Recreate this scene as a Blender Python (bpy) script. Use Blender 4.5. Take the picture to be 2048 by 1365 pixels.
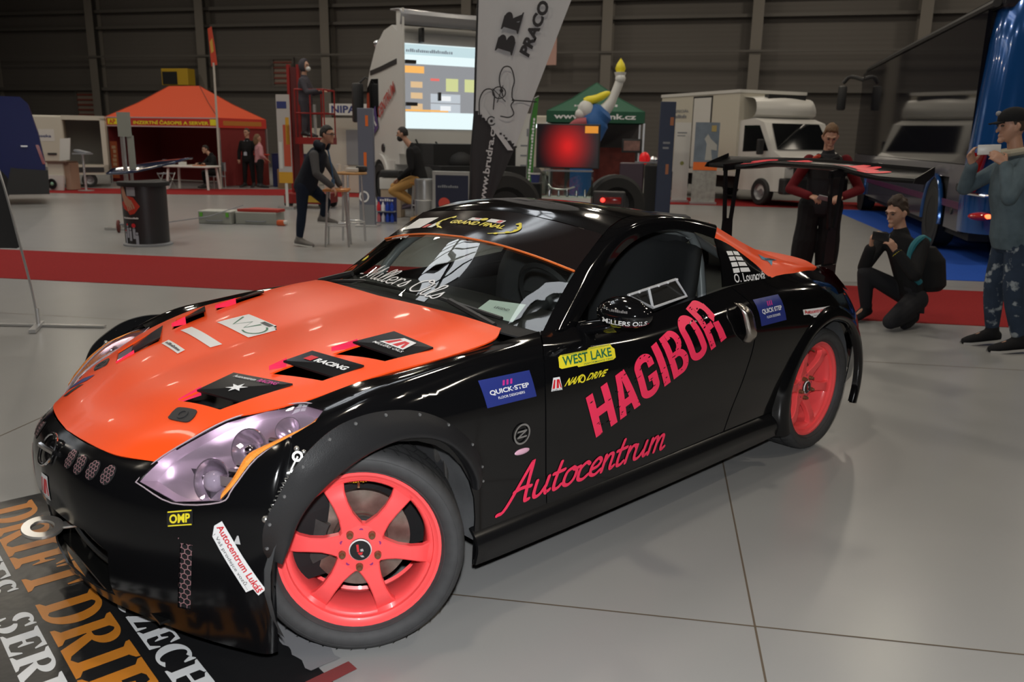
import bpy, bmesh, math, random
import numpy as np
from mathutils import Vector, Matrix
from mathutils.bvhtree import BVHTree
random.seed(7)
PI = math.pi
R_ = math.radians
for _o in list(bpy.data.objects):
    bpy.data.objects.remove(_o)
SC = bpy.context.scene
COL = SC.collection

# ------------------------------------------------------------------ camera
# hall axes: x to the right along the back wall, y into the hall, z up; the photographer stands at x=y=0
cd = bpy.data.cameras.new('camera')
cam = bpy.data.objects.new('camera', cd)
COL.objects.link(cam)
cd.sensor_fit = 'HORIZONTAL'
cd.sensor_width = 22.3
cd.lens = 22.3 * 1660.0 / 2048.0
_yaw, _pitch, _roll = R_(99.22), R_(13.79), R_(1.0)
_f = Vector((math.cos(_pitch) * math.cos(_yaw), math.cos(_pitch) * math.sin(_yaw), -math.sin(_pitch)))
_r = _f.cross(Vector((0, 0, 1))).normalized()
_u = _r.cross(_f)
_r2 = _r * math.cos(_roll) + _u * math.sin(_roll)
_u2 = -_r * math.sin(_roll) + _u * math.cos(_roll)
cam.matrix_world = Matrix(((_r2.x, _u2.x, -_f.x, 0), (_r2.y, _u2.y, -_f.y, 0), (_r2.z, _u2.z, -_f.z, 1.574), (0, 0, 0, 1)))
cd.dof.use_dof = True
cd.dof.focus_distance = 3.3
cd.dof.aperture_fstop = 2.6
cd.clip_start = 0.05
SC.camera = cam

# ------------------------------------------------------------------ world, light, exposure
SC.view_settings.view_transform = 'Standard'
SC.view_settings.look = 'None'
SC.view_settings.gamma = 1.0
SC.view_settings.use_curve_mapping = False
SC.view_settings.exposure = 0.0
wd = bpy.data.worlds.new('hall_dusk')
SC.world = wd
wd.use_nodes = True
wd.node_tree.nodes['Background'].inputs[0].default_value = (0.60, 0.62, 0.66, 1)
wd.node_tree.nodes['Background'].inputs[1].default_value = 0.10

def lamp(name, kind, loc, power, color=(1, 1, 1), size=0.1, sizey=None, rot=(0, 0, 0), spread=None):
    l = bpy.data.lights.new(name, kind)
    l.energy = power
    l.color = color
    if kind == 'AREA':
        l.shape = 'RECTANGLE' if sizey else 'SQUARE'
        l.size = size
        if sizey: l.size_y = sizey
        if spread: l.spread = spread
    else:
        l.shadow_soft_size = size
    o = bpy.data.objects.new(name, l)
    o.location = loc
    o.rotation_euler = rot
    COL.objects.link(o)
    return o
# the camera's own flash, a hand above the lens
lamp('camera_flash', 'POINT', (0.0, 0.02, 1.72), 330, (0.97, 0.985, 1.0), 0.03)
# high-bay lamps and skylights under the roof
WARM = (1.0, 0.89, 0.73)
LAMPS = [(x, y) for x in (-24, -16, -8.5, -1.5, 5.5, 12.5) for y in (3, 10, 17, 24, 31)]
for x, y in LAMPS:
    lamp('high_bay_lamp', 'AREA', (x, y, 9.3), 116, WARM, 0.55)
# ------------------------------------------------------------------ materials
MATS = {}
def mat(name, col, rough=0.5, metal=0.0, coat=0.0, emit=None, es=0.0, noise=None, bump=None, spec=0.5, alpha=1.0):
    """noise=(scale, amount) mottles the base colour; bump=(scale, strength)"""
    if name in MATS: return MATS[name]
    m = bpy.data.materials.new(name)
    m.use_nodes = True
    nt = m.node_tree
    b = nt.nodes['Principled BSDF']
    b.inputs['Base Color'].default_value = (*col, 1)
    b.inputs['Roughness'].default_value = rough
    b.inputs['Metallic'].default_value = metal
    b.inputs['Coat Weight'].default_value = coat
    b.inputs['Coat Roughness'].default_value = 0.04
    b.inputs['Specular IOR Level'].default_value = spec
    if emit:
        b.inputs['Emission Color'].default_value = (*emit, 1)
        b.inputs['Emission Strength'].default_value = es
    if noise or bump:
        tc = nt.nodes.new('ShaderNodeTexCoord')
    if noise:
        n = nt.nodes.new('ShaderNodeTexNoise')
        n.inputs['Scale'].default_value = noise[0]
        n.inputs['Detail'].default_value = 6
        nt.links.new(tc.outputs['Object'], n.inputs['Vector'])
        mx = nt.nodes.new('ShaderNodeMix')
        mx.data_type = 'RGBA'
        a = noise[1]
        mx.inputs[6].default_value = (*[c * (1 - a) for c in col], 1)
        mx.inputs[7].default_value = (*[min(1, c * (1 + a)) for c in col], 1)
        nt.links.new(n.outputs['Fac'], mx.inputs[0])
        nt.links.new(mx.outputs[2], b.inputs['Base Color'])
    if bump:
        n2 = nt.nodes.new('ShaderNodeTexNoise')
        n2.inputs['Scale'].default_value = bump[0]
        nt.links.new(tc.outputs['Object'], n2.inputs['Vector'])
        bp = nt.nodes.new('ShaderNodeBump')
        bp.inputs['Strength'].default_value = bump[1]
        bp.inputs['Distance'].default_value = 0.01
        nt.links.new(n2.outputs['Fac'], bp.inputs['Height'])
        nt.links.new(bp.outputs['Normal'], b.inputs['Normal'])
    MATS[name] = m
    return m

def glassmat(name, tint=(0.9, 0.95, 0.93), rough=0.0, refl=0.06):
    """thin pane: transmits straight through, reflects by fresnel"""
    if name in MATS: return MATS[name]
    m = bpy.data.materials.new(name)
    m.use_nodes = True
    nt = m.node_tree
    nt.nodes.clear()
    out = nt.nodes.new('ShaderNodeOutputMaterial')
    tr = nt.nodes.new('ShaderNodeBsdfTransparent')
    tr.inputs[0].default_value = (*tint, 1)
    gl = nt.nodes.new('ShaderNodeBsdfGlossy')
    gl.inputs['Roughness'].default_value = rough
    lw = nt.nodes.new('ShaderNodeLayerWeight')
    lw.inputs[0].default_value = 0.5
    pw = nt.nodes.new('ShaderNodeMath'); pw.operation = 'POWER'; pw.inputs[1].default_value = 4.0
    fr = nt.nodes.new('ShaderNodeMath'); fr.operation = 'MULTIPLY_ADD'; fr.inputs[1].default_value = 0.9; fr.inputs[2].default_value = refl
    nt.links.new(lw.outputs['Facing'], pw.inputs[0])
    nt.links.new(pw.outputs[0], fr.inputs[0])
    mx = nt.nodes.new('ShaderNodeMixShader')
    nt.links.new(fr.outputs[0], mx.inputs[0])
    nt.links.new(tr.outputs[0], mx.inputs[1])
    nt.links.new(gl.outputs[0], mx.inputs[2])
    nt.links.new(mx.outputs[0], out.inputs[0])
    MATS[name] = m
    return m

# ------------------------------------------------------------------ mesh helpers
def tag(o, label=None, cat=None, group=None, kind=None):
    if label: o['label'] = label
    if cat: o['category'] = cat
    if group: o['group'] = group
    if kind: o['kind'] = kind
    return o

def thing(name, label, cat, loc=(0, 0, 0), rotz=0.0, group=None):
    o = bpy.data.objects.new(name, None)
    COL.objects.link(o)
    o.empty_display_size = 0.1
    o.location = loc
    o.rotation_euler = (0, 0, rotz)
    return tag(o, label, cat, group)

def copy_tree(o, parent=None):
    c = o.copy()
    COL.objects.link(c)
    if parent is not None: c.parent = parent
    for ch in list(o.children): copy_tree(ch, c)
    return c

def link_mesh(name, me, m=None, parent=None, smooth=True, ang=38):
    o = bpy.data.objects.new(name, me)
    COL.objects.link(o)
    if m is not None:
        ms = m if isinstance(m, (list, tuple)) else [m]
        if len(me.materials): me.materials.clear()
        for k in ms: me.materials.append(k)
    if smooth:
        me.polygons.foreach_set('use_smooth', [True] * len(me.polygons))
        if ang: me.set_sharp_from_angle(angle=R_(ang))
    if parent is not None: o.parent = parent
    return o

def cr(pts, n, closed=False):
    """Catmull-Rom through pts, n steps per span"""
    P = [np.asarray(p, float) for p in pts]
    k = len(P)
    if k == 2 and not closed:
        return [P[0] + (P[1] - P[0]) * t / n for t in range(n + 1)]
    out = []
    def at(i):
        if closed: return P[i % k]
        if i < 0: return 2 * P[0] - P[1]
        if i >= k: return 2 * P[-1] - P[-2]
        return P[i]
    for i in range(k if closed else k - 1):
        p0, p1, p2, p3 = at(i - 1), at(i), at(i + 1), at(i + 2)
        for t in range(n):
            s = t / n
            out.append(0.5 * (2 * p1 + (p2 - p0) * s + (2 * p0 - 5 * p1 + 4 * p2 - p3) * s * s + (3 * p1 - p0 - 3 * p2 + p3) * s ** 3))
    if not closed: out.append(P[-1])
    return out

def crgrid(rows, nu, nv):
    a = [cr(r, nv) for r in rows]
    cols = [cr([a[i][j] for i in range(len(a))], nu) for j in range(len(a[0]))]
    return [[cols[j][i] for j in range(len(cols))] for i in range(len(cols[0]))]

class MB:
    """collects geometry for ONE mesh object"""
    def __init__(s): s.v = []; s.f = []; s.mi = []; s.cm = 0
    def add(s, vs, fs):
        k = len(s.v)
        s.v += [tuple(float(c) for c in p) for p in vs]
        s.f += [tuple(i + k for i in f) for f in fs]
        s.mi += [s.cm] * len(fs)
        return s
    def box(s, c, d, rot=None, bev=0.0):
        x, y, z = d[0] / 2, d[1] / 2, d[2] / 2
        if bev <= 0:
            vs = [(-x, -y, -z), (x, -y, -z), (x, y, -z), (-x, y, -z), (-x, -y, z), (x, -y, z), (x, y, z), (-x, y, z)]
            fs = [(3, 2, 1, 0), (4, 5, 6, 7), (0, 1, 5, 4), (1, 2, 6, 5), (2, 3, 7, 6), (3, 0, 4, 7)]
        else:
            bm = bmesh.new()
            bmesh.ops.create_cube(bm, size=1.0)
            for v in bm.verts: v.co = Vector((v.co.x * d[0], v.co.y * d[1], v.co.z * d[2]))
            bmesh.ops.bevel(bm, geom=bm.edges[:], offset=min(bev, min(d) * 0.49), segments=2, affect='EDGES', profile=0.5)
            bm.verts.index_update()
            vs = [tuple(v.co) for v in bm.verts]
            fs = [tuple(v.index for v in f.verts) for f in bm.faces]
            bm.free()
        M = rot if rot is not None else Matrix.Identity(3)
        return s.add([M @ Vector(p) + Vector(c) for p in vs], fs)
    def span(s, a, b, bev=0.0):
        return s.box([(a[i] + b[i]) / 2 for i in range(3)], [abs(b[i] - a[i]) for i in range(3)], bev=bev)
    def cyl(s, p0, p1, r0, r1=None, n=16, caps=True):
        p0, p1 = Vector(p0), Vector(p1)
        if r1 is None: r1 = r0
        d = (p1 - p0).normalized()
        a = d.orthogonal().normalized()
        b = d.cross(a)
        vs = []
        for p, r in ((p0, r0), (p1, r1)):
            vs += [p + (a * math.cos(2 * PI * i / n) + b * math.sin(2 * PI * i / n)) * r for i in range(n)]
        fs = [(i, (i + 1) % n, n + (i + 1) % n, n + i) for i in range(n)]
        if caps: fs += [tuple(range(n - 1, -1, -1)), tuple(range(n, 2 * n))]
        return s.add(vs, fs)
    def tube(s, pts, r, n=8, closed=False, flat=None):
        P = [Vector(p) for p in pts]
        k = len(P)
        rs = r if isinstance(r, (list, tuple)) else [r] * k
        up = None
        vs = []
        for i, p in enumerate(P):
            t = (P[(i + 1) % k] - P[i - 1]) if (closed or 0 < i < k - 1) else (P[1] - P[0] if i == 0 else P[-1] - P[-2])
            t = t.normalized()
            if up is None: up = t.orthogonal().normalized()
            up = (up - t * up.dot(t))
            up = up.normalized() if up.length > 1e-6 else t.orthogonal().normalized()
            b = t.cross(up)
            vs += [p + (up * math.cos(2 * PI * j / n) + b * math.sin(2 * PI * j / n)) * rs[i] for j in range(n)]
        fs = []
        for i in range(k if closed else k - 1):
            for j in range(n):
                a, c = i * n, ((i + 1) % k) * n
                fs.append((a + j, a + (j + 1) % n, c + (j + 1) % n, c + j))
        if not closed: fs += [tuple(range(n - 1, -1, -1)), tuple(range((k - 1) * n, k * n))]
        return s.add(vs, fs)
    def lathe(s, prof, o=(0, 0, 0), ax=(0, 0, 1), n=32, arc=2 * PI, closed_prof=False):
        """prof: (radius, height along ax)"""
        o, ax = Vector(o), Vector(ax).normalized()
        a = Vector((1, 0, 0)) if abs(ax.x) < 0.9 else Vector((0, 0, 1))
        a = (a - ax * a.dot(ax)).normalized()
        b = ax.cross(a)
        full = arc >= 2 * PI - 1e-6
        m = n if full else n + 1
        vs = []
        for r, h in prof:
            for i in range(m):
                t = arc * i / n
                vs.append(o + ax * h + (a * math.cos(t) + b * math.sin(t)) * r)
        fs = []
        K = len(prof)
        for k in range(K if closed_prof else K - 1):
            k2 = (k + 1) % K
            for i in range(n):
                j = (i + 1) % m
                fs.append((k * m + i, k * m + j, k2 * m + j, k2 * m + i))
        return s.add(vs, fs)
    def prism(s, poly, vec):
        """poly: 3D ring, extruded along vec"""
        n = len(poly)
        v = Vector(vec)
        vs = [Vector(p) for p in poly] + [Vector(p) + v for p in poly]
        fs = [tuple(range(n - 1, -1, -1)), tuple(range(n, 2 * n))]
        fs += [(i, (i + 1) % n, n + (i + 1) % n, n + i) for i in range(n)]
        return s.add(vs, fs)
    def grid(s, rows, flip=False):
        nr, nc = len(rows), len(rows[0])
        vs = [p for r in rows for p in r]
        fs = []
        for i in range(nr - 1):
            for j in range(nc - 1):
                q = (i * nc + j, i * nc + j + 1, (i + 1) * nc + j + 1, (i + 1) * nc + j)
                fs.append(q[::-1] if flip else q)
        return s.add(vs, fs)
    def ball(s, c, r, n=14, m=9):
        rx, ry, rz = (r, r, r) if not isinstance(r, (tuple, list)) else r
        vs = [(c[0], c[1], c[2] + rz)]
        for i in range(1, m):
            t = PI * i / m
            for j in range(n):
                p = 2 * PI * j / n
                vs.append((c[0] + rx * math.sin(t) * math.cos(p), c[1] + ry * math.sin(t) * math.sin(p), c[2] + rz * math.cos(t)))
        vs.append((c[0], c[1], c[2] - rz))
        fs = [(0, 1 + j, 1 + (j + 1) % n) for j in range(n)]
        for i in range(m - 2):
            for j in range(n):
                a, b = 1 + i * n, 1 + (i + 1) * n
                fs.append((a + j, b + j, b + (j + 1) % n, a + (j + 1) % n))
        e = len(vs) - 1
        a = 1 + (m - 2) * n
        fs += [(e, a + (j + 1) % n, a + j) for j in range(n)]
        return s.add(vs, fs)
    def xf(s, M, start=0):
        for i in range(start, len(s.v)): s.v[i] = tuple(M @ Vector(s.v[i]))
        return s
    def mirror_y(s):
        k = len(s.v)
        s.v += [(x, -y, z) for x, y, z in s.v]
        s.f += [tuple(i + k for i in reversed(f)) for f in s.f]
        s.mi += list(s.mi)
        return s
    def mesh(s, name, merge=None):
        me = bpy.data.meshes.new(name)
        me.from_pydata(s.v, [], s.f)
        me.update()
        if merge:
            bm = bmesh.new(); bm.from_mesh(me)
            bmesh.ops.remove_doubles(bm, verts=bm.verts, dist=merge)
            bm.to_mesh(me); bm.free()
        elif any(s.mi):
            me.polygons.foreach_set('material_index', s.mi)
        return me
    def build(s, name, m, parent=None, smooth=True, ang=38, merge=None):
        return link_mesh(name, s.mesh(name, merge), m, parent, smooth, ang)

def evaluate(o, name=None):
    """bake modifiers of o into a plain mesh, in place"""
    bpy.context.view_layer.update()
    dg = bpy.context.evaluated_depsgraph_get()
    me = bpy.data.meshes.new_from_object(o.evaluated_get(dg))
    o.modifiers.clear()
    old = o.data
    o.data = me
    me.name = name or o.name
    return o

def solidify(o, t, offset=-1):
    md = o.modifiers.new('s', 'SOLIDIFY')
    md.thickness = t
    md.offset = offset
    md.use_even_offset = False
    return evaluate(o)

def boolean(o, cutters, op='DIFFERENCE'):
    for c in cutters:
        md = o.modifiers.new('b', 'BOOLEAN')
        md.operation = op
        md.solver = 'EXACT'
        md.object = c
    evaluate(o)
    for c in cutters: bpy.data.objects.remove(c)
    return o

# ------------------------------------------------------------------ flat lettering and marks (2D meshes)
LAYER = 2.2e-5
class D2:
    """flat artwork in its own x,y plane; list of polygons"""
    def __init__(s): s.v = []; s.f = []; s.l = []; s.n = 0     # l: layer of each corner, so that overlapping pieces never share a plane
    def add(s, vs, fs):
        k = len(s.v)
        s.l += [s.n] * len(vs); s.n += 1
        s.v += [(float(a), float(b)) for a, b in vs]
        s.f += [tuple(i + k for i in f) for f in fs]
        return s
    def rect(s, x0, y0, x1, y1): return s.add([(x0, y0), (x1, y0), (x1, y1), (x0, y1)], [(0, 1, 2, 3)])
    def poly(s, pts): return s.add(pts, [tuple(range(len(pts)))])
    def disc(s, x, y, rx, ry=None, n=24):
        ry = ry or rx
        return s.poly([(x + rx * math.cos(2 * PI * i / n), y + ry * math.sin(2 * PI * i / n)) for i in range(n)])
    def arc(s, x, y, rx, ry, tx, ty, a0, a1, n=20):
        """elliptic ring sector; tx, ty = stroke thickness on the x / y extremes"""
        vs = []
        for i in range(n + 1):
            a = R_(a0 + (a1 - a0) * i / n)
            c, q = math.cos(a), math.sin(a)
            vs += [(x + rx * c, y + ry * q), (x + (rx - tx) * c, y + (ry - ty) * q)]
        return s.add(vs, [(2 * i, 2 * i + 2, 2 * i + 3, 2 * i + 1) for i in range(n)])
    def stroke(s, pts, w, n=6, closed=False, smooth=True, w1=None):
        P = cr(pts, n, closed) if smooth else [np.asarray(p, float) for p in pts]
        if closed: P = P + [P[0]]
        k = len(P)
        vs = []
        for i, p in enumerate(P):
            t = P[min(i + 1, k - 1)] - P[max(i - 1, 0)]
            if closed and i in (0, k - 1): t = P[1] - P[-2]
            t = t / (np.linalg.norm(t) + 1e-9)
            nn = np.array([-t[1], t[0]])
            ww = w if w1 is None else w + (w1 - w) * i / (k - 1)
            vs += [p + nn * ww / 2, p - nn * ww / 2]
        s.add(vs, [(2 * i, 2 * i + 1, 2 * i + 3, 2 * i + 2) for i in range(k - 1)])
        if not closed:
            for p, ww in ((P[0], w), (P[-1], w1 or w)): s.disc(p[0], p[1], ww / 2, n=10)
        return s
    def xf(s, sx=1, sy=1, dx=0, dy=0, shear=0, rot=0):
        c, q = math.cos(rot), math.sin(rot)
        s.v = [((x * sx + y * sy * shear), y * sy) for x, y in s.v]
        s.v = [(x * c - y * q + dx, x * q + y * c + dy) for x, y in s.v]
        return s
    def merge(s, o):
        n0 = s.n
        k = len(s.v)
        s.v += list(o.v); s.f += [tuple(i + k for i in f) for f in o.f]; s.l += [q + n0 for q in o.l]; s.n += o.n
        return s
    def z(s): return [q * LAYER for q in s.l]
    def bbox(s):
        a = np.array(s.v)
        return a[:, 0].min(), a[:, 1].min(), a[:, 0].max(), a[:, 1].max()
    def fit(s, x0, y0, x1, y1):
        a, b, c, d = s.bbox()
        sx, sy = (x1 - x0) / (c - a), (y1 - y0) / (d - b)
        s.v = [(x0 + (x - a) * sx, y0 + (y - b) * sy) for x, y in s.v]
        return s

_FC = {}
def text2(t, bold=0.0, res=3):
    """lettering in the built-in typeface as a D2"""
    key = (t, bold, res)
    if key in _FC:
        d = D2(); d.v, d.f = list(_FC[key][0]), list(_FC[key][1]); d.l = [0] * len(d.v); d.n = 1; return d
    c = bpy.data.curves.new('t', 'FONT')
    c.body = t
    c.size = 1.0
    c.offset = bold
    c.resolution_u = res
    o = bpy.data.objects.new('t', c)
    COL.objects.link(o)
    bpy.context.view_layer.update()
    me = bpy.data.meshes.new_from_object(o.evaluated_get(bpy.context.evaluated_depsgraph_get()))
    d = D2()
    d.v = [(v.co.x, v.co.y) for v in me.vertices]
    d.f = [tuple(p.vertices) for p in me.polygons]
    d.l = [0] * len(d.v); d.n = 1
    bpy.data.objects.remove(o); bpy.data.curves.remove(c); bpy.data.meshes.remove(me)
    _FC[key] = (list(d.v), list(d.f))
    return d

def textfit(t, x0, y0, x1, y1, bold=0.0): return text2(t, bold).fit(x0, y0, x1, y1)

def blur_print(x0, y0, x1, y1, n=9, seed=1):
    """print too small to read: a row of little blocks"""
    rs = random.Random(seed)
    d = D2()
    w = (x1 - x0) / n
    for k in range(n):
        h = (y1 - y0) * rs.choice((.66, .7, .74, .95))
        d.rect(x0 + w * k + w * .10, y0, x0 + w * (k + rs.uniform(.70, .92)), y0 + h)
    return d
def flat(name, d2, m, parent, o, ex, ey, lift=0.002):
    """lay a D2 in the plane through o spanned by ex, ey (unit vectors), facing ex x ey"""
    o, ex, ey = Vector(o), Vector(ex).normalized(), Vector(ey).normalized()
    n = ex.cross(ey).normalized()
    b = MB()
    b.add([o + ex * x + ey * y + n * (lift + q) for (x, y), q in zip(d2.v, d2.z())], d2.f)
    return b.build(name, m, parent, smooth=False)

def struct(o):
    o['kind'] = 'structure'
    return o
# ------------------------------------------------------------------ the hall
FLOOR = mat('polished_concrete', (0.298, 0.297, 0.292), 0.27, noise=(1.6, 0.06), spec=0.36)
b = MB().add([(-48, -16, 0), (32, -16, 0), (32, 42, 0), (-48, 42, 0)], [(0, 1, 2, 3)])
struct(b.build('floor', FLOOR, smooth=False))
# joints between the floor slabs
JOINT = mat('joint_brown', (0.10, 0.075, 0.05), 0.8)
b = MB()
for y in [2.57 + 3.74 * k for k in range(-4, 3)]:
    b.add([(-40, y - .0036, .0008), (30, y - .0036, .0008), (30, y + .0036, .0008), (-40, y + .0036, .0008)], [(0, 1, 2, 3)])
for x in [.42 + 3.74 * k for k in range(-9, 8)]:
    b.add([(x - .0036 - .10, -14, .0009), (x + .0036 - .10, -14, .0009), (x + .0036 + .06, 12, .0009), (x - .0036 + .06, 12, .0009)], [(0, 1, 2, 3)])
struct(b.build('trim_1', JOINT, smooth=False))
# red walkways
REDC = mat('red_carpet', (0.24, 0.017, 0.018), 0.9, noise=(60, .25), spec=.1)
BLUEC = mat('blue_carpet', (0.022, 0.085, 0.42), 0.9, noise=(60, .2), spec=.1)
def carpet(name, pts, m, label, cat='carpet', z=.004):
    b = MB().prism([(x, y, 0.0005) for x, y in pts], (0, 0, z))
    return tag(b.build(name, m, smooth=False), label, cat)
carpet('carpet_runner', [(-30, 7.86), (20, 7.86), (20, 9.81), (-30, 9.81)], REDC, 'red carpet walkway running across the hall just behind the car')
carpet('carpet_runner', [(-40, 14.3), (-14, 19.4), (-9.5, 20.6), (1, 21.56), (20, 21.6), (20, 24.3), (1, 24.25), (-10.5, 23.0), (-14.4, 21.4), (-40, 16.5)], REDC, 'narrow far red carpet strip in front of the tents')
carpet('carpet_platform', [(4.33, 20.2), (4.24, 15.1), (3.47, 10.56), (12, 10.56), (12, 21.4), (4.6, 21.4)], BLUEC, 'blue carpet area laid under the coach', z=.006)

# back wall of dark sandwich panels, slightly skewed to the walkways
def wall_mat():
    m = mat('wall_panels', (0.092, 0.083, 0.075), 0.7)
    nt = m.node_tree
    b = nt.nodes['Principled BSDF']
    tc = nt.nodes.new('ShaderNodeTexCoord')
    w = nt.nodes.new('ShaderNodeTexWave'); w.wave_type = 'BANDS'; w.bands_direction = 'Z'
    w.inputs['Scale'].default_value = 1.7
    bp = nt.nodes.new('ShaderNodeBump'); bp.inputs['Strength'].default_value = .25; bp.inputs['Distance'].default_value = .01
    nt.links.new(tc.outputs['Object'], w.inputs['Vector']); nt.links.new(w.outputs['Color'], bp.inputs['Height']); nt.links.new(bp.outputs['Normal'], b.inputs['Normal'])
    return m
WALLM = wall_mat()
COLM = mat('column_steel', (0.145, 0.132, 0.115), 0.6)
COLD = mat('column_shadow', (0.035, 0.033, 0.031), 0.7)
GIRT = mat('girt_steel', (0.085, 0.078, 0.070), 0.6)
WALL = bpy.data.objects.new('wall_back', MB().span((-46, 0, 0), (32, .3, 11.5)).mesh('wall_back'))
COL.objects.link(WALL); WALL.data.materials.append(WALLM); struct(WALL)
WALL.location = (0, 36.0, 0); WALL.rotation_euler = (0, 0, math.atan(-.1))
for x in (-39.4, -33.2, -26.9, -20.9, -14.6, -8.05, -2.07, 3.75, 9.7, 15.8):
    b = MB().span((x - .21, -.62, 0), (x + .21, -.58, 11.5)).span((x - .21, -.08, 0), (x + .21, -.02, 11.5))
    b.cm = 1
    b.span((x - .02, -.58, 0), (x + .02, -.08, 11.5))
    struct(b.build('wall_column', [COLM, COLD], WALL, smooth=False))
for z, h in ((7.15, .14), (6.40, .12), (5.03, .08), (3.60, .14), (8.9, .14), (10.2, .14)):
    struct(MB().span((-46, -.30 if z != 5.03 else -.70, z - h), (32, -.02 if z != 5.03 else -.63, z)).build('wall_girt', GIRT, WALL, smooth=False))
# louvred openings in the wall
def wall_window(n, x0, x1, z0, z1):
    b = MB()
    for a, c in (((x0 - .1, z0 - .1), (x1 + .1, z0)), ((x0 - .1, z1), (x1 + .1, z1 + .1)), ((x0 - .1, z0), (x0, z1)), ((x1, z0), (x1 + .1, z1))):
        b.span((a[0], -.12, a[1]), (c[0], -.01, c[1]))
    f_ = struct(b.build('window_%d' % n, GIRT, WALL, smooth=False))
    b = MB().span((x0, -.05, z0), (x1, -.01, z1))
    struct(b.build('louvre_pane', mat('louvre_pane', (.20, .16, .13), .6), f_, smooth=False))
    b = MB()
    k = 5
    for i in range(k): b.span((x0, -.10, z0 + (z1 - z0) * (i + .3) / k), (x1, -.06, z0 + (z1 - z0) * (i + .62) / k))
    struct(b.build('louvre_slat', mat('louvre_red', (.16, .035, .025), .6), f_, smooth=False))
wall_window(1, -28.5, -26.95, 2.2, 3.4)
wall_window(2, -17.5, -16.55, 3.72, 4.85)
MB().span((-4.9, -.75, 4.5), (-4.1, -.70, 5.6)).build('sign_board', mat('sign_pale', (.50, .30, .26), .6), WALL, smooth=False)
struct([o for o in WALL.children if o.name.startswith('sign_board')][0])
# other walls and the roof close the hall; the photo only sees them mirrored in paint and glass
SIDEW = mat('side_wall_panels', (0.07, 0.066, 0.06), 0.7)
struct(MB().span((31.7, -16, 0), (32, 42, 11.5)).build('wall_right', SIDEW, smooth=False))
struct(MB().span((-48, -16, 0), (-47.7, 42, 11.5)).build('wall_left', SIDEW, smooth=False))
struct(MB().span((-48, -16.3, 0), (32, -16, 11.5)).build('wall_front', SIDEW, smooth=False))
struct(MB().span((-48, -16, 11.5), (32, 42, 11.7)).build('ceiling', mat('roof_sheet', (.10, .095, .09), .7), smooth=False))
for y in range(-12, 40, 6):
    b = MB().span((-48, y - .1, 10.9), (32, y + .1, 11.4))
    struct(b.build('ceiling_truss', GIRT, smooth=False))

# skylights: bright panes with glazing bars under them
SKY = mat('skylight_pane', (.8, .8, .8), .5, emit=(.90, .95, 1.0), es=3.6)
for x0, x1, y0, y1 in ((-8.6, -6.3, 9.2, 16.2), (-5.6, -4.1, 13.6, 16.2), (-2.75, -2.05, 3.8, 5.2), (-24, -22, 4, 20)):
    s_ = struct(MB().span((x0, y0, 10.35), (x1, y1, 10.38)).build('skylight', SKY, smooth=False))
    b = MB()
    k = max(2, int((y1 - y0) / 1.1))
    for i in range(k + 1): b.span((x0, y0 + (y1 - y0) * i / k - .05, 10.22), (x1, y0 + (y1 - y0) * i / k + .05, 10.35))
    b.span(((x0 + x1) / 2 - .05, y0, 10.2), ((x0 + x1) / 2 + .05, y1, 10.35))
    struct(b.build('glazing_bar', COLD, s_, smooth=False))
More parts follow.
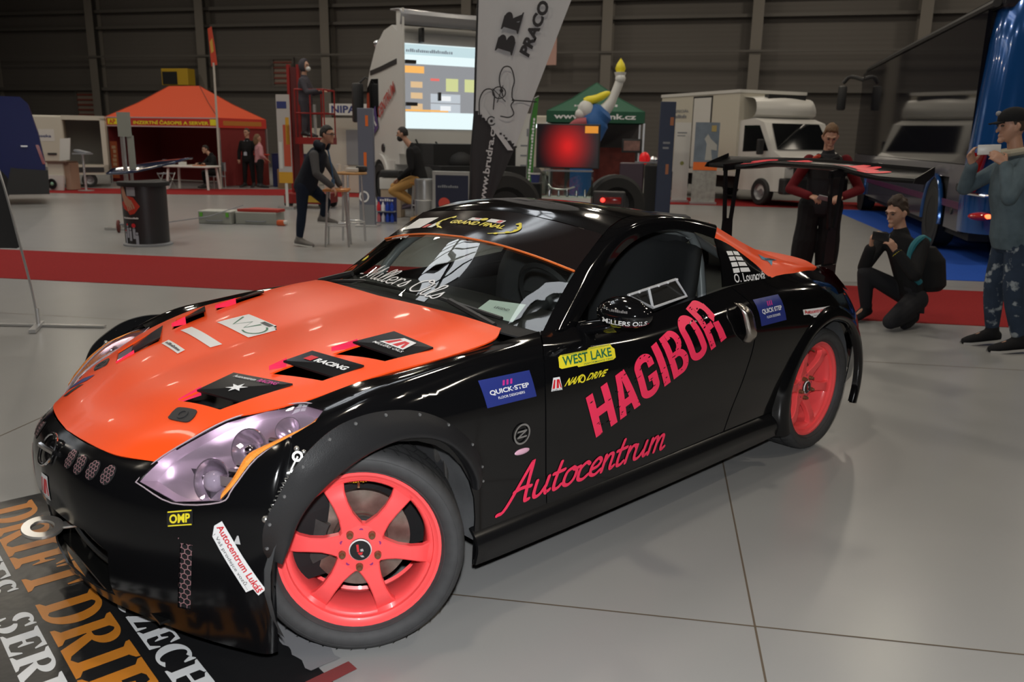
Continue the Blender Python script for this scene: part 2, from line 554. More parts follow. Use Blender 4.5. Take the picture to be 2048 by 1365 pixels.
# printed vinyl under the nose of the car
VIN = mat('black_banner_vinyl', (0.012, 0.012, 0.013), 0.28, bump=(14, .25))
VINO = mat('orange_print', (0.56, 0.20, 0.022), 0.32, bump=(14, .25))
VINW = mat('white_print', (0.70, 0.71, 0.72), 0.35, bump=(14, .25))
_ex = Vector((math.cos(R_(-39.7)), math.sin(R_(-39.7)), 0)); _ey = Vector((-_ex.y, _ex.x, 0))
def bp_(s, t, z=0): return _ex * s + _ey * t + Vector((0, 0, z))
ban = MB().prism([bp_(-3.96, .02, .001), bp_(-1.2, .02, .001), bp_(-1.2, 1.02, .001), bp_(-3.93, 1.02, .001)], (0, 0, .002)).build('floor_banner', VIN, smooth=False)
tag(ban, 'black vinyl banner with orange and white lettering under the car nose', 'banner')
def slab(ch, w, S=.30, T=.10):
    """one heavy slab-serif capital, height 1, width w"""
    d = D2()
    def ser(x, y, up): d.poly([(x - S * .5 - .16, y), (x + S * .5 + .16, y), (x + S * .5 + .14, y + up * .07), (x + S * .5, y + up * .14), (x - S * .5, y + up * .14), (x - S * .5 - .14, y + up * .07)])
    def stem(x): d.rect(x - S / 2, 0, x + S / 2, 1); ser(x, 0, 1); ser(x, 1, -1)
    a = S / 2 + .16
    if ch == 'I': stem(w / 2)
    elif ch == 'H': stem(a); stem(w - a); d.rect(a, .44, w - a, .54)
    elif ch == 'D': stem(a); d.arc(w * .48, .5, w * .52, .5, S * 1.05, T, -90, 90, 28); d.rect(a, .90, w * .5, 1).rect(a, 0, w * .5, .10)
    elif ch == 'R': stem(a); d.arc(w * .5, .74, w * .40, .26, S * .95, .085, -90, 90, 22); d.rect(a, .915, w * .52, 1).rect(a, .48, w * .52, .565); d.poly([(w * .42, .5), (w * .66, .5), (w * .94, .10), (w + .06, .06), (w + .08, 0), (w * .68, 0)])
    elif ch == 'B': stem(a); d.arc(w * .46, .745, w * .42, .255, S * .95, .09, -90, 90, 22); d.arc(w * .46, .27, w * .50, .27, S * 1.0, .09, -90, 90, 22); d.rect(a, .91, w * .5, 1).rect(a, .46, w * .5, .54).rect(a, 0, w * .5, .09)
    elif ch in 'EF':
        stem(a); d.rect(a, .91, w * .90, 1); d.rect(a, .46, w * .62, .55)
        d.poly([(w * .72, 1), (w * .94, 1), (w * .97, .68), (w * .92, .68)]); d.poly([(w * .56, .5), (w * .66, .72), (w * .70, .72), (w * .70, .30), (w * .66, .30)])
        if ch == 'E': d.rect(a, 0, w * .92, .09); d.poly([(w * .74, 0), (w * .96, 0), (w * 1.0, .34), (w * .95, .34)])
    elif ch == 'T': stem(w / 2); d.rect(0.02, .91, w - .02, 1); d.poly([(0, 1), (w * .16, 1), (.08, .66), (.02, .66)]); d.poly([(w, 1), (w * .84, 1), (w - .08, .66), (w - .02, .66)])
    elif ch == 'C': d.arc(w * .54, .5, w * .54, .52, S * 1.05, T, 52, 308, 36); d.poly([(w * .92, .64), (w * .98, .64), (w * .98, 1), (w * .93, 1), (w * .80, .86)])
    elif ch == 'Z': d.rect(.06, .90, w - .06, 1).rect(.06, 0, w - .04, .10); d.poly([(w - .06 - S * 1.2, .95), (w - .06, .95), (.06 + S * 1.2, .05), (.06, .05)]); d.poly([(.04, 1), (.2, 1), (.1, .66), (.05, .66)]); d.poly([(w - .02, 0), (w - .2, 0), (w - .08, .34), (w - .03, .34)])
    elif ch == 'S':
        d.arc(w * .48, .74, w * .42, .28, S * .9, T, 40, 255, 24); d.arc(w * .52, .27, w * .44, .29, S * .95, T, -140, 80, 24)
        d.poly([(w * .80, .70), (w * .88, .70), (w * .88, 1.02), (w * .82, 1.02), (w * .72, .88)]); d.poly([(w * .08, .34), (w * .15, .34), (w * .24, .12), (w * .14, -.02), (w * .08, -.02)])
    return d
def slabword(t, gap=.02, S=.30):
    W_ = {'B': 1.08, 'I': .66, 'D': 1.12, 'R': 1.12, 'F': .94, 'T': 1.0, 'C': 1.0, 'Z': .95, 'E': 1.0, 'H': 1.25, 'S': .85}
    d = D2(); x = 0
    for ch in t:
        d.merge(slab(ch, W_[ch], S).xf(dx=x)); x += W_[ch] + gap
    return d
def lay(t, s0, s1, t0, t1, m, name):
    d = slabword(t).fit(s0, t0, s1, t1)
    b = MB().add([bp_(x, y, .0036 + q) for (x, y), q in zip(d.v, d.z())], d.f)
    o = b.build('lettering', m, ban, smooth=False); o['label'] = name
for k in range(3):
    s0 = -3.89 + .94 * k
    lay('DRIFT', s0, s0 + .87, .445, .627, VINO, 'orange DRIFT lettering')
    lay('CZECH', s0 + .13, s0 + .80, .655, .755, VINW, 'white CZECH lettering')
    lay('SERIES', s0 + .02, s0 + .80, .315, .425, VINW, 'white SERIES lettering')
# tapes at its corner
b = MB().grid([[bp_(-2.36 + .022 * i, .99 + .05 * j + .006 * math.sin(i * 1.7), .006 + .003 * abs(math.sin(i * 1.3 + j))) for j in range(3)] for i in range(16)])
tag(b.build('clear_tape', mat('clear_tape', (.22, .22, .23), .18, spec=.8)), 'strip of crumpled clear tape along the edge of the floor banner', 'tape')
b = MB().prism([(-.836, 2.129, .004), (-.798, 2.099, .004), (-1.02, 1.79, .004), (-1.07, 1.82, .004)], (0, 0, .001))
tag(b.build('red_tape', mat('maroon_tape', (.20, .045, .045), .3), smooth=False), 'strip of maroon tape stuck on the grey floor', 'tape')
# ================================================================== THE DRIFT CAR
# car axes: x forward from the front axle, y to the car's left, z up
CAR = thing('sports_car', 'black and orange drift coupe with pink wheels and a tall rear wing', 'car', (-1.39795, 2.77544, 0), R_(-127.6))
BLACK = mat('car_black', (0.004, 0.004, 0.0045), 0.07, coat=0.2, spec=.45)
ORANGE = mat('fluorescent_orange', (1.0, 0.092, 0.014), 0.34, coat=0.05, spec=.2)
PINKR = mat('fluorescent_pink_rim', (1.0, 0.098, 0.100), 0.36, coat=0.1, spec=.35)
PINK = mat('pink_vinyl', (1.0, 0.036, 0.115), 0.45)
SATIN = mat('satin_black_plastic', (0.012, 0.012, 0.013), 0.38, bump=(420, 0.10))
MATTE = mat('matte_black', (0.008, 0.008, 0.009), 0.75)
RUBBER = mat('tyre_rubber', (0.040, 0.040, 0.041), 0.66, noise=(30, 0.35))
DUST = mat('dusty_liner', (0.075, 0.077, 0.08), 0.8, noise=(9, 0.6))
BLACKB = mat('bumper_black', (0.004, 0.004, 0.0045), 0.15, spec=.26, bump=(3, .05))
CHROME = mat('chrome', (0.75, 0.75, 0.77), 0.12, metal=1.0)
STEEL = mat('brushed_steel', (0.5, 0.5, 0.5), 0.35, metal=1.0)
ALU = mat('aluminium', (0.42, 0.43, 0.44), 0.42, metal=0.9)
WHITEV = mat('white_vinyl', (0.80, 0.80, 0.80), 0.4)
YELLOWV = mat('yellow_vinyl', (0.85, 0.72, 0.03), 0.4)
BLUEV = mat('blue_vinyl', (0.022, 0.035, 0.20), 0.35)
REDV = mat('red_vinyl', (0.62, 0.02, 0.03), 0.4)
GREENV = mat('green_vinyl', (0.02, 0.15, 0.07), 0.4)
ORANGEV = mat('orange_vinyl', (0.80, 0.17, 0.03), 0.4)
BLACKV = mat('black_vinyl', (0.012, 0.012, 0.013), 0.3)
GLASS = glassmat('car_glass', (0.80, 0.85, 0.82), 0.0, 0.09)
SIDEGLASS = glassmat('car_side_glass', (0.70, 0.73, 0.72), 0.0, 0.06)
LENS = glassmat('headlight_lens', (0.95, 0.88, 0.94), 0.02, 0.05)
STRIPGLASS = mat('windscreen_strip', (0.014, 0.010, 0.010), 0.10)

def bm_cut(me, poly, axis, keep=False):
    """cut a convex hole (ring of 3D points, swept along axis) out of a sheet; returns nothing"""
    bm = bmesh.new(); bm.from_mesh(me)
    ax = Vector(axis).normalized()
    c = sum((Vector(p) for p in poly), Vector()) / len(poly)
    cand = set(bm.faces)
    # only faces near the hole
    rad = max((Vector(p) - c).length for p in poly) + 0.05
    cand = [f for f in bm.faces if (((f.calc_center_median() - c) - ax * (f.calc_center_median() - c).dot(ax)).length < rad + 0.25) and abs((f.calc_center_median() - c).dot(ax)) < 0.45]
    n = len(poly)
    for i in range(n):
        p, q = Vector(poly[i]), Vector(poly[(i + 1) % n])
        nn = (q - p).cross(ax)
        if nn.length < 1e-9: continue
        nn.normalize()
        if (c - p).dot(nn) > 0: nn = -nn          # nn points outward
        geom = list({v for f in cand for v in f.verts}) + list({e for f in cand for e in f.edges}) + list(cand)
        r = bmesh.ops.bisect_plane(bm, geom=geom, dist=1e-5, plane_co=p, plane_no=nn)
        fs = set(f for f in r['geom'] if isinstance(f, bmesh.types.BMFace)) | set(f for f in cand if f.is_valid)
        cand = [f for f in fs if (f.calc_center_median() - p).dot(nn) < 0]
    if cand: bmesh.ops.delete(bm, geom=cand, context='FACES')
    bm.to_mesh(me); bm.free()

def circle_poly(c, r, n=28, axis='y', sx=1.0):
    return [(c[0] + sx * r * math.cos(2 * PI * i / n), c[1], c[2] + r * math.sin(2 * PI * i / n)) for i in range(n)]

BODY = []           # sheets used to lay the decals on
def panel(name, rows, m, parent=CAR, nu=6, nv=6, t=0.006, holes=(), flip=False, mirror=True, both=False, surf=True, label=None):
    g = crgrid(rows, nu, nv)
    b = MB().grid(g, flip)
    me = b.mesh(name)
    mid = Vector((-1.3, 0.0, .45))
    if sum((p.center - mid).normalized().dot(p.normal) * p.area for p in me.polygons) < 0: me.flip_normals()
    for poly, ax in holes: bm_cut(me, poly, ax)
    if both:
        bm = bmesh.new(); bm.from_mesh(me)
        d = bmesh.ops.duplicate(bm, geom=bm.verts[:] + bm.edges[:] + bm.faces[:])
        vs = [e for e in d['geom'] if isinstance(e, bmesh.types.BMVert)]
        for v in vs: v.co.y = -v.co.y
        bmesh.ops.reverse_faces(bm, faces=[e for e in d['geom'] if isinstance(e, bmesh.types.BMFace)])
        bmesh.ops.remove_doubles(bm, verts=bm.verts, dist=0.0006)
        bm.to_mesh(me); bm.free()
    if surf: BODY.append(me.copy())
    o = link_mesh(name, me, m, parent, ang=50)
    if t: solidify(o, t)
    o.data.polygons.foreach_set('use_smooth', [True] * len(o.data.polygons))
    o.data.set_sharp_from_angle(angle=R_(50))
    if label: o['label'] = label
    if mirror and not both: mirrored(o, parent)
    return o

def mirrored(o, parent=CAR):
    me = o.data.copy()
    bm = bmesh.new(); bm.from_mesh(me)
    for v in bm.verts: v.co.y = -v.co.y
    bmesh.ops.reverse_faces(bm, faces=bm.faces[:])
    bm.to_mesh(me); bm.free()
    c = bpy.data.objects.new(o.name.split('.')[0], me)
    COL.objects.link(c)
    c.parent = parent
    if o.get('label'): c['label'] = o['label']
    return c

# ---- body side net: station -> seven levels from the bottom edge to the hood seam / belt line
W = [
 [(.690,0,.14),(.728,0,.23),(.742,0,.36),(.750,0,.47),(.743,0,.555),(.716,0,.610),(.671,0,.641)],
 [(.662,.22,.135),(.704,.22,.23),(.718,.22,.36),(.726,.22,.47),(.718,.22,.552),(.692,.22,.606),(.650,.218,.641)],
 [(.592,.42,.125),(.632,.415,.23),(.646,.415,.36),(.652,.415,.46),(.641,.415,.540),(.611,.405,.597),(.552,.424,.630)],
 [(.525,.585,.12),(.548,.58,.23),(.557,.578,.36),(.560,.575,.455),(.548,.565,.548),(.512,.53,.625),(.47,.472,.688)],
 [(.455,.725,.118),(.468,.722,.23),(.474,.72,.36),(.474,.715,.46),(.464,.70,.585),(.412,.635,.668),(.36,.505,.738)],
 [(.408,.800,.118),(.404,.806,.23),(.398,.810,.36),(.392,.812,.48),(.378,.790,.620),(.318,.740,.715),(.25,.550,.763)],
 [(.20,.845,.14),(.20,.850,.24),(.20,.852,.36),(.20,.855,.5),(.205,.850,.665),(.17,.775,.772),(.16,.632,.787)],
 [(.0,.850,.14),(.0,.855,.25),(.0,.858,.38),(.0,.862,.54),(.0,.862,.72),(.0,.800,.818),(.0,.672,.826)],
 [(-.2,.850,.15),(-.2,.855,.26),(-.2,.860,.38),(-.2,.864,.54),(-.2,.866,.72),(-.2,.805,.838),(-.2,.698,.847)],
 [(-.40,.848,.16),(-.40,.856,.27),(-.40,.862,.39),(-.40,.867,.54),(-.40,.868,.71),(-.41,.812,.852),(-.42,.712,.868)],
 [(-.670,.843,.175),(-.665,.857,.28),(-.650,.864,.40),(-.638,.870,.54),(-.628,.872,.70),(-.655,.830,.848),(-.735,.732,.893)],
 [(-1.2,.845,.18),(-1.2,.862,.285),(-1.2,.870,.40),(-1.2,.878,.54),(-1.2,.876,.69),(-1.2,.846,.80),(-1.2,.770,.880)],
 [(-1.55,.845,.185),(-1.55,.862,.29),(-1.56,.871,.40),(-1.58,.880,.54),(-1.60,.879,.70),(-1.60,.848,.82),(-1.60,.762,.905)],
 [(-1.80,.845,.19),(-1.80,.863,.295),(-1.835,.873,.40),(-1.90,.884,.54),(-1.962,.884,.70),(-1.985,.850,.84),(-1.93,.757,.932)],
 [(-2.25,.85,.20),(-2.25,.866,.30),(-2.27,.882,.40),(-2.29,.897,.54),(-2.30,.896,.70),(-2.30,.852,.85),(-2.27,.750,.938)],
 [(-2.65,.86,.20),(-2.65,.875,.30),(-2.65,.892,.40),(-2.65,.910,.54),(-2.65,.906,.70),(-2.65,.845,.845),(-2.63,.712,.928)],
 [(-2.97,.86,.20),(-2.97,.870,.30),(-2.97,.880,.40),(-2.97,.885,.54),(-2.96,.862,.68),(-2.95,.785,.815),(-2.92,.655,.905)],
 [(-3.17,.795,.22),(-3.18,.805,.31),(-3.19,.81,.40),(-3.20,.81,.54),(-3.18,.775,.68),(-3.15,.69,.805),(-3.10,.57,.892)],
 [(-3.33,.61,.23),(-3.35,.62,.32),(-3.37,.62,.41),(-3.38,.62,.54),(-3.36,.595,.68),(-3.31,.53,.805),(-3.22,.42,.905)],
 [(-3.42,.31,.23),(-3.44,.31,.32),(-3.46,.31,.41),(-3.47,.31,.54),(-3.44,.30,.68),(-3.37,.27,.81),(-3.28,.22,.915)],
 [(-3.44,0,.23),(-3.46,0,.32),(-3.48,0,.41),(-3.49,0,.54),(-3.46,0,.68),(-3.39,0,.81),(-3.30,0,.92)],
]
def shift(row, nxt, t):
    return [tuple(a[k] + (b[k] - a[k]) * t for k in range(3)) for a, b in zip(row, nxt)]

# headlight outline, running front tip -> along the hood -> rear tip -> outer edge -> bottom
HL = [(.607,.432,.585),(.545,.428,.632),(.47,.476,.688),(.36,.510,.738),(.25,.556,.763),(.165,.64,.786),(.130,.712,.768),
      (.185,.748,.757),(.275,.742,.730),(.365,.715,.684),(.44,.712,.612),(.475,.70,.575),(.555,.56,.548)]
HLAX = (.55, .62, .56)
def hl_inset(k):
    c = sum((Vector(p) for p in HL), Vector()) / len(HL)
    return [tuple(c + (Vector(p) - c) * k) for p in HL]
_h = hl_inset(0.97)
HLCUT = [[_h[0], _h[1], _h[2], _h[11], _h[12]], [_h[2], _h[3], _h[4], _h[9], _h[10], _h[11]], [_h[4], _h[5], _h[6], _h[7], _h[8], _h[9]]]

ARCHF = [(0.03 + .352 * math.cos(a), .8, .335 + .352 * math.sin(a)) for a in [R_(d) for d in range(0, 181, 12)]] + [(-.322, .8, .05), (.382, .8, .05)]
ARCHR = [(-2.65 + .365 * math.cos(a), .8, .335 + .365 * math.sin(a)) for a in [R_(d) for d in range(0, 181, 12)]] + [(-3.015, .8, .05), (-2.285, .8, .05)]

# the bumper takes the five lower levels; the nose strip above belongs to it as well
MOUTH = [(.72, -.05, .185), (.72, .31, .185), (.72, .34, .35), (.72, .26, .40), (.72, -.05, .41)]
SIDEVENT = [(.56, .548, .215), (.54, .590, .215), (.53, .622, .435), (.55, .586, .435)]
hd = [(p, HLAX) for p in HLCUT]
bumper = panel('front_bumper', [r[:7] for r in W[:6]] + [shift(W[5], W[6], .27)], BLACKB, nu=7, nv=6, both=True, mirror=False,
               holes=hd + [(ARCHF, (0, 1, 0)), (MOUTH, (1, 0, 0)),
                           (SIDEVENT, (.72, .69, 0))], label='glossy black front bumper')
fender = panel('front_fender', [shift(W[5], W[6], .285)] + W[6:10] + [shift(W[10], W[9], 0.012)], BLACK, nu=8, nv=6, holes=hd + [(ARCHF, (0, 1, 0))])
door = panel('door', [[shift(r, r, 0)[k] for k in range(1, 7)] for r in [shift(W[10], W[11], 0.006), W[11], W[12], shift(W[13], W[12], 0.015)]], BLACK, nu=10, nv=6)
quarter = panel('rear_quarter_panel', [[r[k] for k in range(1, 7)] for r in [shift(W[13], W[14], 0.012), W[14], W[15], W[16]]], BLACK, nu=9, nv=6, holes=[(ARCHR, (0, 1, 0))])
rbump = panel('rear_bumper', [[r[k] for k in range(1, 7)] for r in W[16:]], BLACK, nu=7, nv=6, both=True, mirror=False)

# ---- hood
# louvre openings: front-outer, front-inner, rear-inner, rear-outer
VENTC = [((.351,.450,.755),(.412,.285,.758),(.245,.312,.812),(.153,.528,.809)),
         ((.072,.579,.823),(.160,.400,.845),(.020,.420,.870),(-.057,.609,.849)),
         ((-.134,.622,.860),(-.040,.450,.885),(-.265,.480,.905),(-.306,.648,.876))]
hood_rows = [
 [(.667,0,.641),(.655,.15,.642),(.622,.31,.638),(.548,.424,.631)],
 [(.56,0,.700),(.552,.16,.702),(.528,.325,.697),(.468,.470,.689)],
 [(.38,0,.765),(.38,.18,.772),(.372,.36,.764),(.36,.503,.739)],
 [(.155,0,.818),(.155,.24,.832),(.157,.46,.818),(.16,.628,.789)],
 [(-.07,0,.860),(-.07,.27,.876),(-.07,.51,.866),(-.07,.680,.839)],
 [(-.29,0,.897),(-.29,.28,.910),(-.29,.53,.900),(-.30,.705,.860)],
 [(-.46,0,.925),(-.47,.28,.932),(-.49,.53,.922),(-.52,.708,.886)],
 [(-.535,0,.937),(-.545,.25,.938),(-.58,.49,.927),(-.618,.650,.906)],
]
hood = panel('hood', hood_rows, ORANGE, nu=6, nv=7, both=True, mirror=False, holes=[(v, (0, 0, 1)) for v in VENTC], label='fluorescent orange vented hood')
# cowl between hood and windscreen
cowl_rows = [
 [(-.525,0,.925),(-.535,.25,.926),(-.57,.50,.914),(-.612,.66,.893),(-.66,.735,.878)],
 [(-.60,0,.918),(-.61,.26,.918),(-.65,.52,.906),(-.70,.66,.890),(-.745,.735,.882)],
 [(-.72,0,.915),(-.73,.26,.915),(-.77,.52,.900),(-.83,.66,.885),(-.87,.735,.876)]]
panel('cowl', cowl_rows, MATTE, nu=3, nv=3, both=True, mirror=False)

# ---- greenhouse
A = [(-.755,.722,.882),(-.86,.682,.960),(-1.01,.640,1.071),(-1.213,.597,1.198)]          # windscreen edge
TOPC = [(-.598,0,.940),(-.76,0,1.035),(-.97,0,1.145),(-1.245,0,1.243)]
def wsrow(e, c, bulge):
    out = [c]
    for t in (.35, .7):
        p = [c[k] + (e[k] - c[k]) * t for k in range(3)]
        q = bulge * (1 - (t - .2) ** 2)
        out.append((c[0] + (e[0] - c[0]) * t ** 2.2, p[1], c[2] + (e[2] - c[2]) * t ** 2.0))
    return out + [e]
ws_rows = [wsrow(a, c, 0) for a, c in zip(A, TOPC)]
wscreen = panel('windshield', ws_rows, GLASS, nu=6, nv=5, both=True, mirror=False, t=0)
_g = crgrid(ws_rows, 6, 5)
_st = [[Vector(p) + Vector((.0012, 0, .0016)) for p in r] for r in _g[12:]]
b = MB().grid(_st).mirror_y()
sunstrip = b.build('sun_strip', STRIPGLASS, wscreen, merge=.0005, ang=0)
sunstrip['label'] = 'dark sun strip across the top of the windscreen'
_l = [Vector(p) + Vector((.003, 0, .004)) for p in _g[12]]
MB().tube([Vector((p.x, -p.y, p.z)) for p in _l[:0:-1]] + _l, .0045, 6).build('strip_edge', ORANGEV, wscreen)['label'] = 'orange edge line of the sun strip'
roof_e = [(-1.213,.597,1.198),(-1.32,.560,1.232),(-1.48,.525,1.256),(-1.79,.505,1.240),(-2.115,.505,1.186)]
roof_c = [(-1.245,0,1.243),(-1.33,0,1.276),(-1.48,0,1.292),(-1.80,0,1.262),(-2.12,0,1.205)]
def arow(c, e, p=2.2):
    return [c] + [(c[0] + (e[0] - c[0]) * t, c[1] + (e[1] - c[1]) * t, c[2] + (e[2] - c[2]) * t ** p) for t in (.35, .7)] + [e]
roof = panel('roof', [arow(c, e) for c, e in zip(roof_c, roof_e)], BLACK, nu=6, nv=5, both=True, mirror=False, label='glossy black roof')
# pillar and roof rail: from windscreen/roof edge down to the top of the side glass
Bc = [(-.885,.748,.868),(-1.105,.682,1.012),(-1.262,.640,1.112),(-1.43,.622,1.176),(-1.645,.612,1.196),(-1.83,.610,1.175),(-1.985,.618,1.135)]
Ao = A[:3] + roof_e[:]
rail = []
Aq = [(-.755,.722,.882),(-.92,.662,1.006),(-1.06,.630,1.105),(-1.26,.582,1.214),(-1.50,.523,1.256),(-1.79,.505,1.240),(-2.115,.505,1.186)]
for a, b in zip(Aq, Bc):
    mid = tuple((a[k] + b[k]) / 2 for k in range(3))
    out = (0, .018, .016) if a[0] > -1.2 else (0, .020, .022)
    rail.append([a, tuple(mid[k] + out[k] for k in range(3)), b])
panel('roof_rail', rail, BLACK, nu=6, nv=5)
# side glass (in the door) and quarter panel behind it
belt = [(-.885,.748,.868),(-1.105,.755,.876),(-1.262,.755,.885),(-1.43,.752,.897),(-1.60,.750,.909),(-1.75,.748,.920),(-1.885,.746,.932)]
sg = []
for a, b in zip(Bc, belt):
    b2 = b
    m1 = tuple(a[k] + (b2[k] - a[k]) * .5 + (0, .012, 0)[k] for k in range(3))
    sg.append([a, m1, b2])
sg[0] = [(-.885,.748,.868),(-.885,.749,.867),(-.885,.750,.866)]
sglass = panel('side_window', sg, SIDEGLASS, nu=5, nv=4, t=0)
# rounded black B pillar + painted-over quarter window
Qt = [(-1.985,.618,1.135),(-2.06,.628,1.110),(-2.16,.660,1.055),(-2.235,.700,.995),(-2.275,.748,.938)]
Qb = [(-1.885,.746,.932),(-1.98,.748,.934),(-2.08,.749,.936),(-2.18,.750,.937),(-2.278,.750,.937)]
qw = panel('quarter_window', [[a, tuple((a[k] + b[k]) / 2 + (0, .012, 0)[k] for k in range(3)), b] for a, b in zip(Qt, Qb)], BLACK, nu=5, nv=5, label='blacked-out quarter window')
# orange C pillar
Ct = [(-2.10,.507,1.190),(-2.31,.560,1.088),(-2.48,.560,1.030),(-2.62,.585,.985),(-2.78,.600,.945),(-2.93,.618,.914)]
Cm = [(-2.03,.585,1.150),(-2.18,.628,1.070),(-2.34,.660,1.006),(-2.52,.672,.968),(-2.70,.672,.940),(-2.92,.650,.909)]
Cb = [(-1.99,.615,1.134),(-2.10,.640,1.092),(-2.235,.700,.996),(-2.30,.752,.935),(-2.62,.718,.926),(-2.91,.660,.903)]
cpil = panel('rear_pillar', [[a, tuple(m[k] + (0, .006, .01)[k] for k in range(3)), b] for a, m, b in zip(Ct, Cm, Cb)], ORANGE, nu=6, nv=5, label='orange rear roof pillar')
# hatch glass and trunk lid
hg_e = Ct[:]
hg_c = [(-2.12,0,1.205),(-2.33,0,1.135),(-2.50,0,1.075),(-2.66,0,1.020),(-2.86,0,.965),(-3.02,0,.935)]
panel('rear_window', [arow(c, e) for c, e in zip(hg_c, hg_e)], GLASS, nu=4, nv=4, both=True, mirror=False, t=0)
tl = [[(-3.00,0,.936),(-2.98,.28,.932),(-2.95,.50,.922),(-2.915,.655,.905)], [(-3.16,0,.930),(-3.14,.26,.927),(-3.09,.44,.915),(-3.02,.61,.898)], [(-3.30,0,.922),(-3.28,.22,.917),(-3.22,.42,.907),(-3.10,.57,.893)]]
panel('trunk_lid', tl, ORANGE, nu=4, nv=5, both=True, mirror=False)

# ---- inner shell that closes the body below the gaps
b = MB()
for s in (1, -1):
    b.grid(crgrid([[(.36,s*.62,.2),(.36,s*.62,.40),(.30,s*.62,.62)], [(-.45,s*.68,.2),(-.45,s*.70,.5),(-.5,s*.66,.80)]], 2, 2))
    b.span((-.60, s*.78, .2), (-.46, s*.40, .80))
    b.span((-2.2, s*.815, .22), (-.60, s*.79, .78))
    b.span((-2.25, s*.80, .22), (-2.17, s*.45, .80))
    b.span((-3.10, s*.70, .22), (-3.04, s*.45, .78))
b.span((-2.25, -.80, .17), (-.45, .80, .21))
b.span((-3.2, -.50, .20), (-2.2, .50, .80))
b.span((-.60, -.79, .2), (-.56, .79, .86))
b.build('underbody', MATTE, CAR, smooth=False)
b = MB()
b.span((.52, -.34, .16), (.56, .34, .60)); b.span((-.5, -.60, .50), (.46, .60, .60)); b.span((.40, -.60, .16), (.44, .60, .52))
for x, y, sx, sy in ((.1, .42, .25, .16), (-.1, .45, .2, .1), (-.3, .42, .16, .18), (.15, -.42, .25, .16), (-.25, -.42, .2, .2)):
    b.span((x - sx / 2, y - sy / 2, .58), (x + sx / 2, y + sy / 2, .70), bev=.02)
b.build('engine_bay', mat('engine_dark', (0.03, 0.031, 0.034), 0.5, noise=(25, .8)), CAR, smooth=False)
# liners of the wheel arches
for cx, w in ((0.03, .38), (-2.65, .385)):
    for s in (1, -1):
        b = MB()
        prof = []
        rows = []
        for d in range(-25, 206, 11):
            a = R_(d)
            rows.append([(cx + w * math.cos(a), s * .84, .335 + w * math.sin(a)), (cx + w * math.cos(a), s * .62, .335 + w * math.sin(a)), (cx + w * .85 * math.cos(a), s * .42, .335 + w * .85 * math.sin(a))])
        b.grid(rows, flip=(s < 0))
        b.lathe([(0.0, 0), (.34, 0)], (cx, s * .43, .335), (0, s, 0), 24)
        b.build('wheel_arch_liner', DUST, CAR)

# ---- sills
sk = []
for x, zb in ((-.315, .165), (-.5, .160), (-1.0, .155), (-1.6, .155), (-2.05, .16), (-2.27, .175)):
    y = .848 if x > -2.2 else .86
    sk.append([(x, y - .006, .296), (x, y + .024, .262), (x, y + .036, .222), (x, y + .022, zb)])
panel('side_skirt', sk, mat('sill_black', (.007,.007,.0075), .2), nu=4, nv=4, t=.012, surf=False)

# ---- front wing flares with bolts
FO = [(.400,.812,.425),(.412,.815,.46),(.410,.828,.535),(.372,.846,.615),(.322,.862,.697),(.235,.862,.760),(.150,.866,.789),(.045,.868,.792),(-.080,.870,.766),(-.195,.870,.706),(-.300,.868,.612),(-.345,.866,.520),(-.352,.862,.465)]
FI = [(.372,.845,.408),(.352,.852,.455),(.326,.866,.530),(.284,.882,.592),(.225,.894,.640),(.150,.900,.677),(.075,.902,.697),(-.005,.902,.703),(-.100,.902,.684),(-.185,.900,.640),(-.255,.896,.570),(-.300,.890,.495),(-.312,.884,.445)]
fl = []
for o_, i_ in zip(FO, FI):
    m_ = [(o_[k] + i_[k]) / 2 for k in range(3)]
    fl.append([o_, (m_[0], m_[1] + .006, m_[2]), i_, (i_[0] * .985, i_[1] - .035, .335 + (i_[2] - .335) * .985)])
flare = panel('wheel_arch_flare', fl, SATIN, nu=5, nv=5, t=.005, surf=False, label='bolt-on satin black arch flare')
for s in (1, -1):
    for o_, i_ in list(zip(FO, FI))[1::1]:
        c = [o_[k] + (i_[k] - o_[k]) * .13 for k in range(3)]
        bb = MB().cyl((c[0], s * (c[1] - .002), c[2]), (c[0], s * (c[1] + .006), c[2]), .0045, n=8)
        bb.build('flare_bolt', ALU, CAR)
# rear flares: swelling lip
fr = []
for d in (-22, -8, 8, 25, 45, 65, 90, 115, 135, 155, 172, 188, 203):
    a = R_(d)
    c, q = math.cos(a), math.sin(a)
    def pt(r, y): return (-2.65 - r * c * (1.0), y, .335 + r * q)
    fr.append([pt(.44, .893 if 20 < d < 160 else .868), pt(.415, .915), pt(.375, .925), pt(.36, .89)])
panel('rear_arch_flare', fr, BLACK, nu=4, nv=4, t=.004, surf=False)
